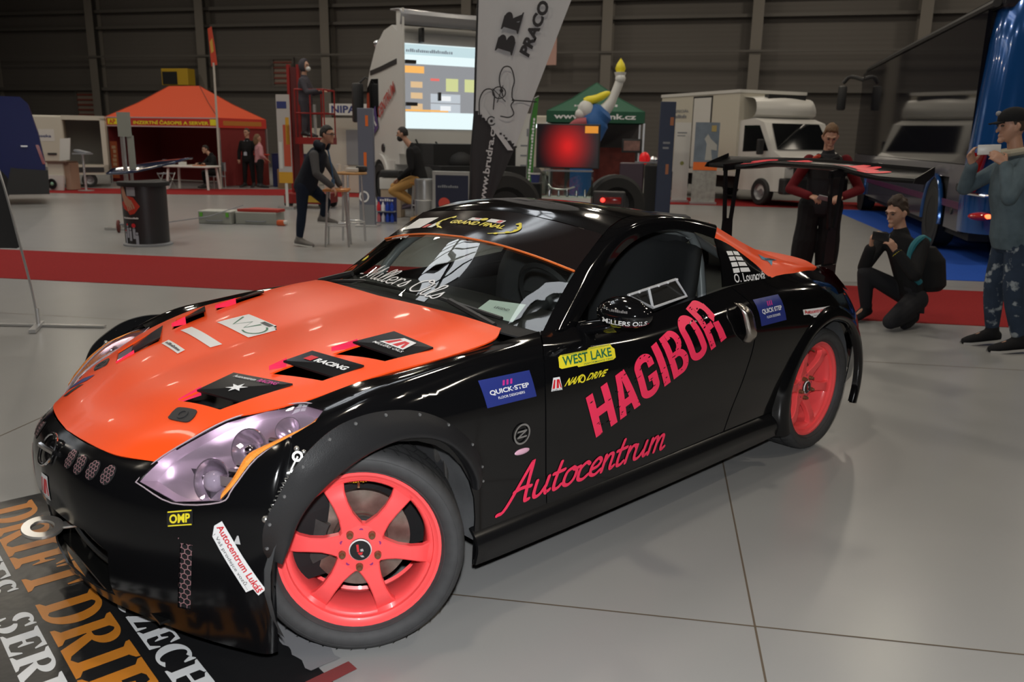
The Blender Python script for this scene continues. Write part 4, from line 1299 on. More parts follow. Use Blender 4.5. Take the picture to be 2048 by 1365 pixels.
def script(word, x0=0.0, w=.15):
    """brush script drawn stroke by stroke; x-height 1"""
    G = {
     'A': ([[(-.55, -.25), (-.1, .0), (.75, 2.1), (.85, 2.1)], [(.85, 2.1), (.9, 1.0), (1.0, .1), (1.25, .05)], [(.15, .75), (.6, .85), (1.15, .8)]], 1.5),
     'u': ([[(0, .95), (.0, .3), (.15, .02), (.45, .1), (.7, .5)], [(.75, .98), (.72, .3), (.85, .02), (1.05, .15)]], 1.12),
     't': ([[(.25, 1.6), (.15, .5), (.25, .05), (.5, .06), (.65, .2)], [(-.08, 1.0), (.25, 1.02), (.62, 1.06)]], .78),
     'o': ([[(.45, 1.0), (.08, .8), (.05, .2), (.4, .0), (.72, .25), (.75, .75), (.45, 1.0), (.6, .85), (.95, .9)]], .95),
     'c': ([[(.68, .85), (.42, 1.0), (.08, .7), (.1, .15), (.45, .0), (.8, .2)]], .85),
     'e': ([[(.1, .42), (.5, .5), (.68, .78), (.42, 1.0), (.1, .7), (.1, .18), (.45, .0), (.82, .22)]], .88),
     'n': ([[(.08, 1.0), (.08, .02)], [(.08, .55), (.35, .98), (.62, .9), (.64, .25), (.75, .02), (.95, .15)]], 1.0),
     'r': ([[(.08, 1.0), (.08, .02)], [(.08, .55), (.3, .95), (.55, .98), (.62, .85)]], .7),
     'm': ([[(.08, 1.0), (.08, .02)], [(.08, .55), (.32, .98), (.55, .9), (.57, .02)], [(.57, .55), (.82, .98), (1.05, .9), (1.07, .25), (1.2, .02), (1.4, .15)]], 1.4),
     'M': ([[(-.3, -.1), (-.05, .05), (.35, 1.9), (.42, 1.9)], [(.42, 1.9), (.55, .3), (.6, .25), (1.15, 1.9)], [(1.15, 1.9), (1.1, .3), (1.25, .0), (1.5, .2)]], 1.55),
     'i': ([[(.08, .98), (.05, .25), (.18, .0), (.4, .15)], [(.12, 1.32), (.16, 1.36)]], .45),
     'l': ([[(.1, .3), (.45, 1.5), (.35, 1.85), (.15, 1.5), (.1, .25), (.25, .0), (.45, .15)]], .5),
     's': ([[(.0, .1), (.35, .95), (.35, 1.02), (.5, .45), (.35, .05), (.05, .1)]], .62),
     'O': ([[(.7, 1.9), (.15, 1.4), (.1, .4), (.5, .0), (1.05, .4), (1.15, 1.4), (.75, 1.9), (.6, 1.6), (1.2, 1.55)]], 1.3),
     'B': ([[(.2, -.1), (.5, 1.8)], [(-.2, 1.5), (.3, 1.95), (.9, 1.9), (.95, 1.3), (.45, .95), (.95, .8), (.95, .15), (.45, -.02), (.1, .2)]], 1.2),
     'y': ([[(0, .95), (.05, .3), (.3, .1), (.6, .5), (.75, .98)], [(.75, .98), (.5, -.5), (.15, -.75), (.0, -.45)]], .95),
     '-': ([[(0, .45), (.4, .5)]], .7), ' ': ([], .5)}
    d = D2()
    x = x0
    for ch in word:
        st, adv = G[ch]
        for s in st: d.stroke([(x + a, b) for a, b in s], w, n=5)
        x += adv
    d.xf(shear=.28)
    return d

# door: HAGIBOR in worn block capitals, Autocentrum in script
hag = D2()
for i, ch in enumerate('HAGIBOR'):
    pass
_wd = {'H': 1.0, 'A': 1.0, 'G': .95, 'I': .42, 'B': .95, 'O': .98, 'R': 1.0}
x = 0
tot = sum(_wd[c] for c in 'HAGIBOR') + 6 * .13
for ch in 'HAGIBOR':
    w_ = _wd[ch]
    g = D2()
    S = .31
    if ch == 'H': g.rect(0, 0, S, 1).rect(w_ - S, 0, w_, 1).rect(S, .42, w_ - S, .62)
    elif ch == 'A': g.poly([(0, 0), (S, 0), (w_ / 2 + .02, 1), (w_ / 2 - .22, 1)]).poly([(w_ - S, 0), (w_, 0), (w_ / 2 + .22, 1), (w_ / 2 - .06, 1)]).rect(.24, .20, w_ - .24, .38)
    elif ch == 'I': g.rect(.04, 0, .04 + S + .03, 1)
    elif ch == 'O':
        g.rect(0, .22, S, .78).rect(w_ - S, .22, w_, .78)
        g.arc(w_ / 2, .78, w_ / 2, .22, S, .17, 0, 180).arc(w_ / 2, .22, w_ / 2, .22, S, .17, 180, 360)
    elif ch == 'G':
        g.rect(0, .22, S, .78).rect(w_ - S, .20, w_, .45).rect(w_ * .52, .36, w_, .50).rect(w_ - S, .66, w_, .78)
        g.arc(w_ / 2, .78, w_ / 2, .22, S, .17, 0, 180).arc(w_ / 2, .22, w_ / 2, .22, S, .17, 180, 360)
    elif ch == 'B':
        g.rect(0, 0, S, 1).rect(S, .86, .5, 1).rect(S, .43, .5, .57).rect(S, 0, .5, .14)
        g.arc(.5, .745, .43, .255, .30, .115, -90, 90).arc(.5, .285, .47, .285, .31, .145, -90, 90)
    elif ch == 'R':
        g.rect(0, 0, S, 1).rect(S, .84, .58, 1).rect(S, .42, .58, .56).rect(w_ - S, .56, w_ - .02, .84)
        g.arc(w_ - .44, .74, .42, .26, S, .16, -70, 90).poly([(w_ - S - .06, 0), (w_, 0), (w_ - .04, .45), (w_ - S - .06, .5)])
    hag.merge(g.xf(dx=x))
    x += w_ + .13
hag.xf(sx=1.02 / tot)
decal('lettering', hag, PINK, door, (-.905, .9, .482), (-1.722, .9, .738), (-.832, .9, .655), label='large pink worn block lettering climbing the door', maxe=.05)
# scratches that show the black paint through the pink
scr = D2()
rs = random.Random(4)
for k in range(80):
    a, c = rs.uniform(0, 1), rs.uniform(0, 1)
    l = rs.uniform(.004, .03); q = rs.uniform(-.35, .35)
    scr.poly([(a, c), (a + l * .5, c + l * q - .012), (a + l, c + l * .3), (a + l * .4, c + .014)])
for a, c in ((.93, .70),):
    scr.poly([(a + (.013 if i % 2 else .006) * math.cos(R_(i * 36)), c + (.065 if i % 2 else .03) * math.sin(R_(i * 36))) for i in range(10)])
decal('worn_patches', scr, BLACK, door, (-.905, .9, .482), (-1.722, .9, .738), (-.832, .9, .655), lift=.0032)
aut = script('Autocentrum', w=.21).fit(0, -.06, 1, 1)
decal('lettering', aut, PINK, door, (-.410, .9, .315), (-1.352, .9, .315), (-.410, .9, .478), label='pink script lettering along the sill', maxe=.05)
def badge(parent, p00, p10, p01, base, layers, w=1.0, h=1.0, name='sticker', label=None, shape=None):
    o = decal(name, shape or D2().rect(0, 0, w, h), base, parent, p00, p10, p01, w, h, label=label)
    for i, (d2, m) in enumerate(layers):
        decal('print', d2, m, o, p00, p10, p01, w, h, lift=.0030 + .0005 * i)
    return o
def qs():
    bars = D2()
    for k in range(3): bars.poly([(.40 + k * .075, .66), (.44 + k * .075, .66), (.475 + k * .075, .84), (.435 + k * .075, .84)])
    return [(bars, mat('magenta_vinyl', (.55, .03, .25), .4)), (textfit('QUICK·STEP', .12, .38, .90, .58, .025), WHITEV), (textfit('FLOOR DESIGNERS', .25, .22, .78, .31, .006), WHITEV)]
badge(fender, (-.362, .88, .716), (-.585, .88, .712), (-.345, .86, .808), BLUEV, qs(), label='blue sticker with white lettering')
badge(quarter, (-2.018, .9, .764), (-2.230, .9, .764), (-2.008, .85, .880), BLUEV, qs(), label='blue sticker with white lettering')
wl = [(.0, .12), (.04, .0), (.30, .0), (.32, -.12), (.95, -.12), (1.0, .0), (1.0, .62), (.96, .80), (.94, 1.05), (.55, 1.05), (.5, .92), (.04, .92), (0, .8)]
o = badge(door, (-.708, .88, .790), (-1.014, .88, .782), (-.716, .86, .838), YELLOWV,
      [(textfit('WEST LAKE', .06, .16, .93, .80, .02), GREENV), (textfit('PERFORMANCE TIRES', .42, -.06, .94, .06, .004), GREENV), (D2().rect(.06, .85, .5, .88).rect(.52, .95, .92, .98), GREENV)],
      shape=D2().poly(wl), label='yellow sticker with green lettering')
decal('sticker', textfit('NAN', 0, 0, .36, .9, .03).xf(shear=.15).merge(D2().arc(.45, .45, .085, .55, .035, .17, 0, 360, 28)).merge(textfit('DRIVE', .53, .05, 1.0, .9, .03).xf(shear=.15)), YELLOWV, door, (-.722, .88, .722), (-.935, .88, .718), (-.722, .87, .748), label='yellow slanted lettering')
def emm(white=True):
    m_ = D2()
    for k in range(2): m_.poly([(.10 + k * .36, .22), (.32 + k * .36, .22), (.40 + k * .28, .85), (.26 + k * .24, .85)])
    m_.poly([(.82, .22), (.93, .22), (.74, .85), (.62, .85)])
    return m_
ms = D2().poly([(0, .05), (1, .05), (.80, 1), (.22, 1)])
badge(door, (-.656, .88, .712), (-.712, .88, .708), (-.660, .87, .760), WHITEV, [(emm(), REDV), (textfit('MILLERS OILS', .05, .06, .95, .18), BLACKV)], shape=ms, label='white and red M sticker')
badge(bumper, (.72, -.045, .430), (.72, .045, .430), (.72, -.028, .515), WHITEV, [(emm(), REDV), (textfit('MILLERS OILS', .05, .06, .95, .18), BLACKV)], shape=ms, label='white and red M sticker')
decal('sticker', D2().poly([(0, 1), (.5, .3), (.9, 0), (.7, .8), (.3, 1)]), PINK, bumper, (.72, -.25, .44), (.72, -.17, .44), (.72, -.25, .54), label='pink sticker')
# Z emblem and side marker
z = D2().arc(.5, .5, .5, .5, .085, .085, 0, 360, 40).poly([(.22, .68), (.80, .68), (.78, .60), (.20, .60)]).poly([(.22, .40), (.80, .40), (.78, .32), (.20, .32)]).poly([(.64, .62), (.80, .62), (.36, .38), (.20, .38)])
decal('fender_emblem', z, CHROME, fender, (-.478, .88, .552), (-.553, .88, .552), (-.478, .88, .628), lift=.006, label='round chrome Z emblem')
b = MB().ball((0, 0, 0), (.036, .006, .011), 20, 8)
p, n = side(-.523, .523, .002)
o = b.build('side_marker', mat('marker_pink', (.75, .42, .55), .15, coat=1), fender); o.location = p; o['label'] = 'pale pink side marker lamp'
# rear quarter: white and red sticker, window names
badge(quarter, (-2.388, .9, .742), (-2.664, .9, .728), (-2.385, .9, .785), WHITEV, [(textfit('Autocentrum Lukáš', .04, .48, .96, .92, .02), REDV), (textfit('Vaš prodejce vozů...', .30, .08, .92, .36), BLACKV)],
      shape=D2().poly([(0, .42), (.28, .40), (.30, .0), (1, .02), (1, 1), (0, 1)]), label='white sticker with red lettering')
nm = textfit('O. Lounová', .0, .0, 1.0, .24, .012)
decal('lettering', nm, WHITEV, qw, (-1.985, .76, .950), (-2.232, .76, .940), (-2.02, .66, 1.095), label='white driver name on the quarter window')
blk = D2()
for r_ in range(4):
    y_ = .90 - r_ * .17
    blk.rect(.02 - r_ * .0, y_ - .125, .22, y_)
    blk.poly([(.26, y_ - .12), (.46 + r_ * .035, y_ - .14), (.44 + r_ * .035, y_ - .02), (.26, y_)])
decal('lettering', blk, WHITEV, qw, (-1.985, .76, .950), (-2.232, .76, .940), (-2.02, .66, 1.095), label='white start-number blocks')
st = D2().poly([(0, .5), (.16, 1), (.34, .64), (.6, .62), (1, .45), (.62, .38), (.36, 0), (.3, .34)])
o = decal('sticker', st, mat('sky_vinyl', (.05, .26, .42), .4), cpil, (-2.30, .70, .972), (-2.49, .68, .958), (-2.32, .63, 1.025), label='blue spiked sticker')
decal('print', blur_print(.2, .4, .85, .6, 5), BLACKV, o, (-2.30, .70, .972), (-2.49, .68, .958), (-2.32, .63, 1.025), lift=.003)
# bumper stickers
badge(bumper, (.569, .552, .478), (.527, .628, .497), (.566, .548, .522), BLACKV, [(textfit('OMP', .10, .20, .90, .80, .035), YELLOWV), (D2().rect(.04, .92, .96, 1.0).rect(.04, .02, .96, .10), YELLOWV)], label='yellow lettering on a small black sticker')
ac = D2().poly([(0, .45), (.0, 1.0), (.98, 1.02), (1.0, .50), (.90, .46), (.89, .0), (.10, .02), (.09, .44)])
badge(bumper, (.497, .668, .492), (.432, .770, .292), (.478, .708, .522), WHITEV, [(textfit('Autocentrum Lukáš', .03, .52, .97, .94, .02), REDV), (textfit('Vaš prodejce vozů...', .13, .10, .87, .40), BLACKV)], shape=ac, label='white sticker with red and black lettering')
decal('sticker', D2().poly([(0, 0), (1, 0), (.75, 1), (.55, 1)]), mat('grey_patch', (.5, .5, .5), .5), bumper, (.458, .735, .459), (.446, .752, .459), (.458, .735, .484), label='small grey triangle')
for s in (1, -1):
    for i in range(4):
        y = s * (.170 + i * .056)
        z0 = .606 - i * .004
        n_ = Vector((.78, s * .30, .5)).normalized()
        up_ = (Vector((-.55, -s * .45, .8)) - n_ * n_.dot(Vector((-.55, -s * .45, .8)))).normalized()
        ex = up_.cross(n_)
        q_ = R_(-26 * s); up_, ex = up_ * math.cos(q_) - ex * math.sin(q_), ex * math.cos(q_) + up_ * math.sin(q_)
        p = nose(y, z0 - .004)[0]
        a = p - ex * .023 - up_ * .031
        sl = decal('grille_slot', D2().disc(.5, .5, .5, .5), MATTE, bumper, a, a + ex * .046, a + up_ * .062, lift=.0015, maxe=.01)
        hc = honeycomb(.023, .031, .0068, .0017, lambda u, v: (u / .021) ** 2 + (v / .029) ** 2 < 1).xf(dx=.023, dy=.031)
        decal('slot_mesh', hc, MESHP, sl, a, a + ex * .046, a + up_ * .062, .046, .062, lift=.003, maxe=.02)
# hood stickers
badge(hood, (.040, -.270, .85), (.030, .0, .85), (-.085, -.255, .87), WHITEV, [(D2().stroke([(.12, .75), (.3, .25), (.42, .72), (.55, .30), (.62, .74)], .045, smooth=False).merge(D2().arc(.72, .45, .22, .33, .04, .05, -120, 70)), GREENV), (D2().rect(.55, .80, .80, .95), BLACKV)],
      shape=D2().poly([(0, .05), (.95, 0), (1.0, .8), (.8, .82), (.82, 1.0), (.05, 1.0)]), label='white sticker with green scrawl')
decal('sticker', D2().rect(0, 0, 1, 1), WHITEV, hood, (.152, -.335, .83), (.160, -.046, .82), (.112, -.325, .84), label='plain white sticker')
badge(hood, (.252, -.265, .807), (.258, -.100, .803), (.222, -.272, .815), WHITEV, [(blur_print(.08, .3, .92, .75, 12), BLACKV)], label='white sticker with small print')
decal('sticker', D2().poly([(0, 0), (.5, .1), (1, .6), (.9, 1), (.3, .7)]), BLUEV, hood, (.560, -.36, .66), (.560, -.28, .68), (.48, -.36, .70), label='blue sticker')
decal('sticker', D2().poly([(0, 0), (.6, .0), (.8, 1), (.3, .9)]), BLACKV, hood, (.590, -.30, .66), (.590, -.25, .68), (.54, -.31, .70), label='black sticker')
# prints on the louvres (flat plates)
LOUV = sorted([o for o in CAR.children if o.name.startswith('hood_louvre')], key=lambda o: (o.data.vertices[0].co.y < 0, -o.data.vertices[0].co.x))
def lprint(k, d2, m, lift):
    fo, fi, ri, ro = [Vector(p) for p in VENTC[k]]
    a = fo.lerp(ro, .34) + Vector((0, 0, -.004)); c = fi.lerp(ri, .34) + Vector((0, 0, .006)); e = ri + Vector((-.006, 0, .010)); g_ = ro + Vector((-.006, 0, .008))
    b = MB()
    n = (c - a).cross(g_ - a).normalized()
    if n.z < 0: n = -n
    # artwork x runs from the inner to the outer edge, y from front to rear
    b.add([(c.lerp(a, x)).lerp(e.lerp(g_, x), y) + n * lift for x, y in d2.v], d2.f)
    return b.build('print', m, LOUV[k], smooth=False)
lprint(0, textfit('Autocentrum', .12, .80, .50, .90, .01), WHITEV, .0035)
lprint(0, textfit('RACING', .54, .80, .86, .92, .03), mat('magenta_vinyl', (0, 0, 0)), .0035)
lprint(0, D2().poly([(.47 + (.16 if i % 2 else .06) * math.cos(R_(i * 30)), .42 + (.20 if i % 2 else .08) * math.sin(R_(i * 30))) for i in range(12)]), WHITEV, .0035)
lprint(1, textfit('RACING', .34, .42, .92, .66, .04), WHITEV, .0035); lprint(1, D2().rect(.16, .40, .30, .70), REDV, .0035)
lprint(2, D2().poly([(.26, .36), (.78, .36), (.70, .86), (.40, .86)]), WHITEV, .0035)
lprint(2, emm().xf(sx=.50, sy=.52, dx=.27, dy=.30), REDV, .0045); lprint(2, textfit('MILLERS OILS', .22, .22, .84, .32, .01), WHITEV, .0035)
# mirror lettering
MIR = [o for o in CAR.children if o.name.startswith('side_mirror')][0]
_mb = BVHTree.FromPolygons([v.co.copy() for v in MIR.data.vertices], [tuple(p.vertices) for p in MIR.data.polygons])
def mirror_print(d2, m):
    b = MB(); out = []
    n = Vector((.62, .74, -.1)).normalized(); ex = Vector((-.74, .62, 0)).normalized(); ey = n.cross(ex)
    if ey.z < 0: ey = -ey
    for x, y in d2.v:
        o_ = ex * x + ey * y
        h = _mb.ray_cast(o_ + n * .5, -n)
        if h[0] is None: h = _mb.find_nearest(o_ + n * .05)
        out.append(h[0] + n * .0015)
    b.add(out, d2.f)
    return b.build('lettering', m, MIR, smooth=False)
ml = D2().poly([(-.118, -.026), (-.110, -.026), (-.106, -.004), (-.112, -.004)]).poly([(-.105, -.026), (-.097, -.026), (-.093, -.004), (-.099, -.004)]).merge(textfit('MILLERS OILS', -.084, -.024, .070, -.004, .02))
mirror_print(ml, WHITEV)['label'] = 'white lettering on the mirror'
mirror_print(blur_print(-.055, .024, .0, .034, 9), mat('faint_grey', (.16, .15, .15), .4))
# windscreen writing
wm = script('- Millers Oils', w=.12).fit(0, 0, 1, 1)
decal('lettering', wm, WHITEV, wscreen, (-.700, -.400, .925), (-.640, .255, .925), (-.770, -.400, 1.000), label='white script across the foot of the windscreen', maxe=.04)
decal('lettering', textfit('Lounová', 0, 0, 1, 1, .02), WHITEV, wscreen, (-.985, -.555, 1.085), (-.965, -.40, 1.10), (-1.01, -.548, 1.105), label='white driver name on the windscreen')
decal('sticker', D2().rect(0, 0, 1, 1), WHITEV, sunstrip, (-1.055, -.56, 1.115), (-1.05, -.40, 1.135), (-1.155, -.545, 1.165), lift=.005, label='blank white square')
decal('sticker', D2().rect(0, 0, .4, 1), REDV, sunstrip, (-1.055, -.385, 1.13), (-1.05, -.30, 1.14), (-1.085, -.38, 1.15), lift=.005); decal('sticker', D2().rect(.55, 0, 1, 1.4), WHITEV, sunstrip, (-1.055, -.385, 1.13), (-1.05, -.30, 1.14), (-1.085, -.38, 1.15), lift=.005)
gf = textfit('GRAND FINAL', .17, .40, .84, .66, .03)
for s in (1, -1):
    gf.stroke([(.5 + s * .30, .02), (.5 + s * .46, .30), (.5 + s * .48, .62), (.5 + s * .40, .95)], .03)
    for k in range(5): gf.disc(.5 + s * (.36 + .12 * math.sin(k * .7)), .10 + k * .19, .022, .06)
gf.disc(.5, .86, .04, .10)
decal('lettering', gf, YELLOWV, sunstrip, (-1.035, -.33, 1.145), (-1.03, .22, 1.16), (-1.165, -.32, 1.205), lift=.005, label='yellow GRAND FINAL wreath lettering')
decal('print', D2().rect(.33, .72, .47, .92).rect(.56, .72, .74, .95), WHITEV, sunstrip, (-1.035, -.33, 1.145), (-1.03, .22, 1.16), (-1.165, -.32, 1.205), lift=.005)
decal('print', D2().rect(.67, .75, .72, .92).rect(.38, .85, .44, .90), REDV, sunstrip, (-1.035, -.33, 1.145), (-1.03, .22, 1.16), (-1.165, -.32, 1.205), lift=.0056)
decal('sticker', D2().disc(.3, .6, .3, .5).disc(.75, .4, .22, .4), YELLOWV, wscreen, (-.84, -.62, .985), (-.83, -.57, .995), (-.875, -.615, 1.01), label='small yellow stickers')
# sheet of paper on the dash
pp = [Vector(p) for p in [(-.70, .40, .912), (-.735, .585, .900), (-.865, .52, .940), (-.80, .38, .945)]]
MB().prism(pp, (0, 0, .002)).build('dash_paper', mat('paper_green', (.66, .78, .72), .7), CAR, smooth=False)['label'] = 'pale sheet of paper on the dashboard'
_ex, _ey = (pp[1] - pp[0]), (pp[3] - pp[0])
flat('print', textfit('LEGEND', .055, .058, .125, .074, .01), BLACKV, [o for o in CAR.children if o.name.startswith('dash_paper')][0], pp[0], _ex, _ey - _ex.normalized() * _ey.dot(_ex.normalized()), .004)
# see-through box in the side window: polycarbonate hatch with riveted frame
CLR = glassmat('polycarbonate', (.86, .88, .90), .05, .10)
fr_ = mat('clear_frame', (.55, .56, .57), .3)
for s in (1,):
    b = MB()
    q = [(-1.20, s * .755, .975), (-1.52, s * .748, 1.005), (-1.60, s * .752, .925), (-1.36, s * .758, .905)]
    b.tube(q, .006, 6, closed=True).tube([(-1.36, s * .758, .905), (-1.33, s * .756, .985)], .006, 6)
    for t in range(6):
        p = Vector(q[0]).lerp(Vector(q[1]), t / 5); b.ball(tuple(p + Vector((0, .006, 0))), .006, 8, 5)
    w_ = b.build('window_hatch', fr_, sglass)
    w_['label'] = 'clear riveted hatch in the side window'
    MB().add(q, [(0, 1, 2, 3)]).build('hatch_pane', CLR, w_, smooth=False)
# wing script
wtop = lambda y: 0
_wb = BVHTree.FromPolygons([v.co.copy() for v in wing.data.vertices], [tuple(p.vertices) for p in wing.data.polygons])
def wing_print(d2):
    b = MB(); out = []
    for (x, y), q in zip(d2.v, d2.z()):
        h = _wb.ray_cast(Vector((-3.632 - .20 * y, WC - WH + 2 * WH * x, 2)), Vector((0, 0, -1)))
        out.append((h[0] if h[0] else Vector((-3.7, WC, 1.44))) + Vector((.0, 0, .003 + q)))
    b.add(out, d2.f)
    return b.build('lettering', mat('red_pink_vinyl', (.9, .03, .06), .45), wing, smooth=False)
wing_print(script('Built', w=.50).fit(.17, .0, .50, 1))['label'] = 'red script on the wing'
wing_print(script('My', w=.50).fit(.62, .0, .86, 1))['label'] = 'red script on the wing'
# @@BACKGROUND
# ================================================================== things standing in the hall
WHITE = mat('white_paint', (.62, .61, .58), .35)
WHITEW = mat('warm_white_paint', (.55, .52, .44), .4)
GREY = mat('grey_panel', (.22, .23, .25), .6)
DARK = mat('dark_plastic', (.02, .02, .021), .5)
DGLASS = mat('dark_vehicle_glass', (.008, .009, .010), .06, coat=.5)
SILV = mat('silver_tube', (.62, .62, .62), .3, metal=.8)
TYREB = mat('bg_tyre', (.014, .014, .014), .7)
HUB = mat('hub_grey', (.35, .35, .36), .4, metal=.6)
NAVY = mat('navy_print', (.03, .04, .16), .5)
def P(parent, name, b, m, smooth=False, label=None, ang=38):
    o = b.build(name, m, parent, smooth=smooth, ang=ang)
    if label: o['label'] = label
    return o
def road_wheel(parent, c, ax, r, w, rim=.6):
    t = MB().lathe([(r * rim, -w / 2), (r * .9, -w / 2), (r, -w * .35), (r, w * .35), (r * .9, w / 2), (r * rim, w / 2)], c, ax, 32)
    o = P(parent, 'wheel', t, TYREB, True)
    h = MB().lathe([(0, w * .2), (r * .22, w * .22), (r * .3, w * .05), (r * rim * .8, w * .12), (r * rim, w * .42), (r * rim * 1.02, w * .3)], c, ax, 24)
    P(o, 'hub', h, HUB, True)
    return o

# ---- white lorry cab seen from behind its left corner, a projected picture on its rear wall
t = thing('truck_tractor', 'white lorry tractor with a picture projected on its cab wall', 'truck', (-5.28, 17.3, 0), R_(36))
lw = 2.55
prof = [(0, .98), (0, 3.62), (.35, 3.80), (.9, 3.74), (1.5, 3.45), (1.95, 3.0), (2.15, 2.7), (2.35, 1.9), (2.4, .95)]   # y, z of the cab outline
b = MB().prism([(0, y, z) for y, z in prof], (lw, 0, 0))
P(t, 'cab', b, WHITE)
b = MB().prism([(-.02, y, z) for y, z in [(.28, .30), (.28, 1.05), (2.45, 1.05), (2.5, .35), (2.1, .30)]], (lw + .04, 0, 0))
P(t, 'cab_skirt', b, WHITE)
P(t, 'air_deflector', MB().grid(crgrid([[(-.05, -.30, 3.74), (1.2, -.42, 3.72), (lw + .05, -.30, 3.74)], [(-.05, -.32, 4.02), (1.2, -.46, 3.98), (lw + .05, -.32, 4.02)], [(-.05, .3, 4.10), (1.2, .3, 4.06), (lw + .05, .3, 4.10)]], 3, 6)), mat('deflector_grey', (.30, .30, .31), .4), True)
solidify([o for o in t.children if o.name.startswith('air_deflector')][0], .03)
for x in (-.02, lw - .02): P(t, 'side_fairing', MB().span((x, -.35, 1.2), (x + .04, .02, 4.05)), WHITE)
b = MB().span((.44, -.20, 3.44), (.50, -.02, 3.72)); P(t, 'deflector_strut', b, DARK)
b = MB().prism([(-.012, y, z) for y, z in [(1.35, 1.98), (1.35, 2.78), (1.85, 2.80), (2.16, 2.60), (2.28, 1.90)]], (.02, 0, 0)); P(t, 'side_glass', b, DGLASS)
b = MB().prism([(-.015, y, z) for y, z in [(.0, 3.02), (.0, 3.12), (1.2, 3.02), (1.9, 2.98), (1.9, 2.88), (1.2, 2.92)]], (.02, 0, 0)); P(t, 'roof_trim', b, DARK)
b = MB().span((-.34, 2.12, 1.85), (-.10, 2.32, 2.72), bev=.04).tube([(-.2, 2.2, 2.7), (-.05, 2.15, 2.85), (.02, 2.1, 2.8)], .025)
P(t, 'mirror', b, DARK, True)
for x in (-.02, .35): P(t, 'roof_lamp', MB().ball((x + .15, 1.75, 3.55), (.09, .06, .09)), CHROME, True)
P(t, 'fuel_cap', MB().lathe([(0, 0), (.09, 0), (.1, -.02)], (-.03, 1.05, 1.30), (-1, 0, 0), 16), DARK, True)
# wheel arch and wheels
b = MB().lathe([(.50, 0), (.62, 0), (.62, .05), (.50, .05)], (-.01, 1.25, .55), (-1, 0, 0), 40, closed_prof=True); P(t, 'wheel_arch', b, WHITE, True)
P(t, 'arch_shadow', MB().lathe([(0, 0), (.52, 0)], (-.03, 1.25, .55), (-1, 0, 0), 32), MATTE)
road_wheel(t, (.10, 1.25, .50), (-1, 0, 0), .48, .3)
P(t, 'catwalk', MB().span((.3, -1.2, 1.0), (lw - .3, -.03, 1.42)), MATTE)
P(t, 'chassis', MB().span((.25, -1.7, .65), (lw - .25, .1, 1.0)).span((.10, -.8, .35), (lw - .10, -.2, .62)), MATTE)
for x in (.05, .5, .95): P(t, 'air_line', MB().tube(cr([(x + .3, -.05, 1.5 - .1 * x), (x + .32, -.25, 1.3), (x + .25, -.5, 1.15), (x + .4, -.9, 1.0)], 4), .02, 6), MATTE, True)
P(t, 'gearbox_cover', MB().ball((.9, -.9, 1.05), (.35, .5, .28)), MATTE, True)
for x in (.06, lw - .06): road_wheel(t, (x, -1.25, .50), (-1 if x < 1 else 1, 0, 0), .48, .3)
# TIR CENTRUM on the flank
exs, eys = Vector((0, -1, 0)), Vector((0, 0, 1))
def flank(d, m, lift=.01):
    a = R_(26); ex = exs * math.cos(a) + eys * math.sin(a); ey = -exs * math.sin(a) + eys * math.cos(a)
    return flat('lettering', d, m, t, (-.01, 2.02, 1.45), ex, ey, lift)
flank(D2().poly([(.0, -.04), (.74, -.04), (.80, .46), (.06, .46)]), mat('sign_violet', (.10, .06, .22), .5), .02); flank(textfit('TIR', .09, .04, .70, .38, .03), WHITEV, .03)
flank(textfit('CENTRUM', .88, .08, 2.12, .34, .03), mat('sign_red_dull', (.42, .06, .05), .5), .02)['label'] = 'red CENTRUM lettering'
# the projected picture: lit, so it glows
def glow(name, c, e): return mat(name, (.05, .05, .05), .6, emit=c, es=e)
PR = D2().rect(.08, 1.72, 1.78, 3.42)
o = flat('projected_picture', PR, glow('proj_grey', (.30, .31, .33), .9), t, (0, 0, 0), (1, 0, 0), (0, 0, 1), .012)
o['label'] = 'bright projected slide'
def proj(d, c, e=1.0, l=.018): flat('slide_print', d, glow('proj_%02d%02d%02d' % tuple(int(q * 99) for q in c), c, e), o, (0, 0, 0), (1, 0, 0), (0, 0, 1), l)
proj(D2().rect(.08, 3.02, 1.78, 3.42), (.80, .95, .97), 1.0); proj(D2().rect(.08, 1.72, 1.78, 2.06), (.80, .95, .97), 1.0)
proj(D2().rect(.08, 3.20, 1.78, 3.40), (.55, .72, .76), 1.0, .02)
proj(D2().rect(.10, 2.84, .56, 2.98).rect(.12, 2.07, 1.1, 2.11), (.95, .48, .12), 1.0)
for z in (2.62, 2.40, 2.18): proj(D2().rect(.26, z - .07, .52, z + .05), (.80, .55, .30), .9)
for x in (1.05, 1.48): proj(D2().rect(x, 2.50, x + .28, 2.76), (.62, .66, .30), 1.0)
for z in (2.34, 2.14): proj(D2().rect(.70, z - .08, 1.38, z + .10), (.50, .55, .60), 1.0); proj(D2().rect(.92, z - .04, 1.16, z + .06), (.85, .88, .90), 1.0, .02)
proj(D2().rect(.70, 2.70, .90, 2.75), (.80, .16, .14), 1.0); proj(blur_print(.16, 3.25, 1.2, 3.32, 24), (.20, .24, .28), .8, .024)
for x, z in ((.14, 2.22), (.86, 2.34), (.12, 3.06)): P(t, 'cab_bracket', MB().span((x, -.10, z - .04), (x + (.24 if x < .5 else .05), -.02, z + .03 + (.1 if x > .5 else 0))), DARK)

# ---- feather flag standing behind the car roof
FW = mat('flag_white', (.60, .60, .61), .8); FB = mat('flag_black', (.035, .033, .036), .8)
t = thing('feather_flag', 'tall white and black feather flag with bold black lettering behind the car roof', 'flag', (-1.9, 9.0, 0))
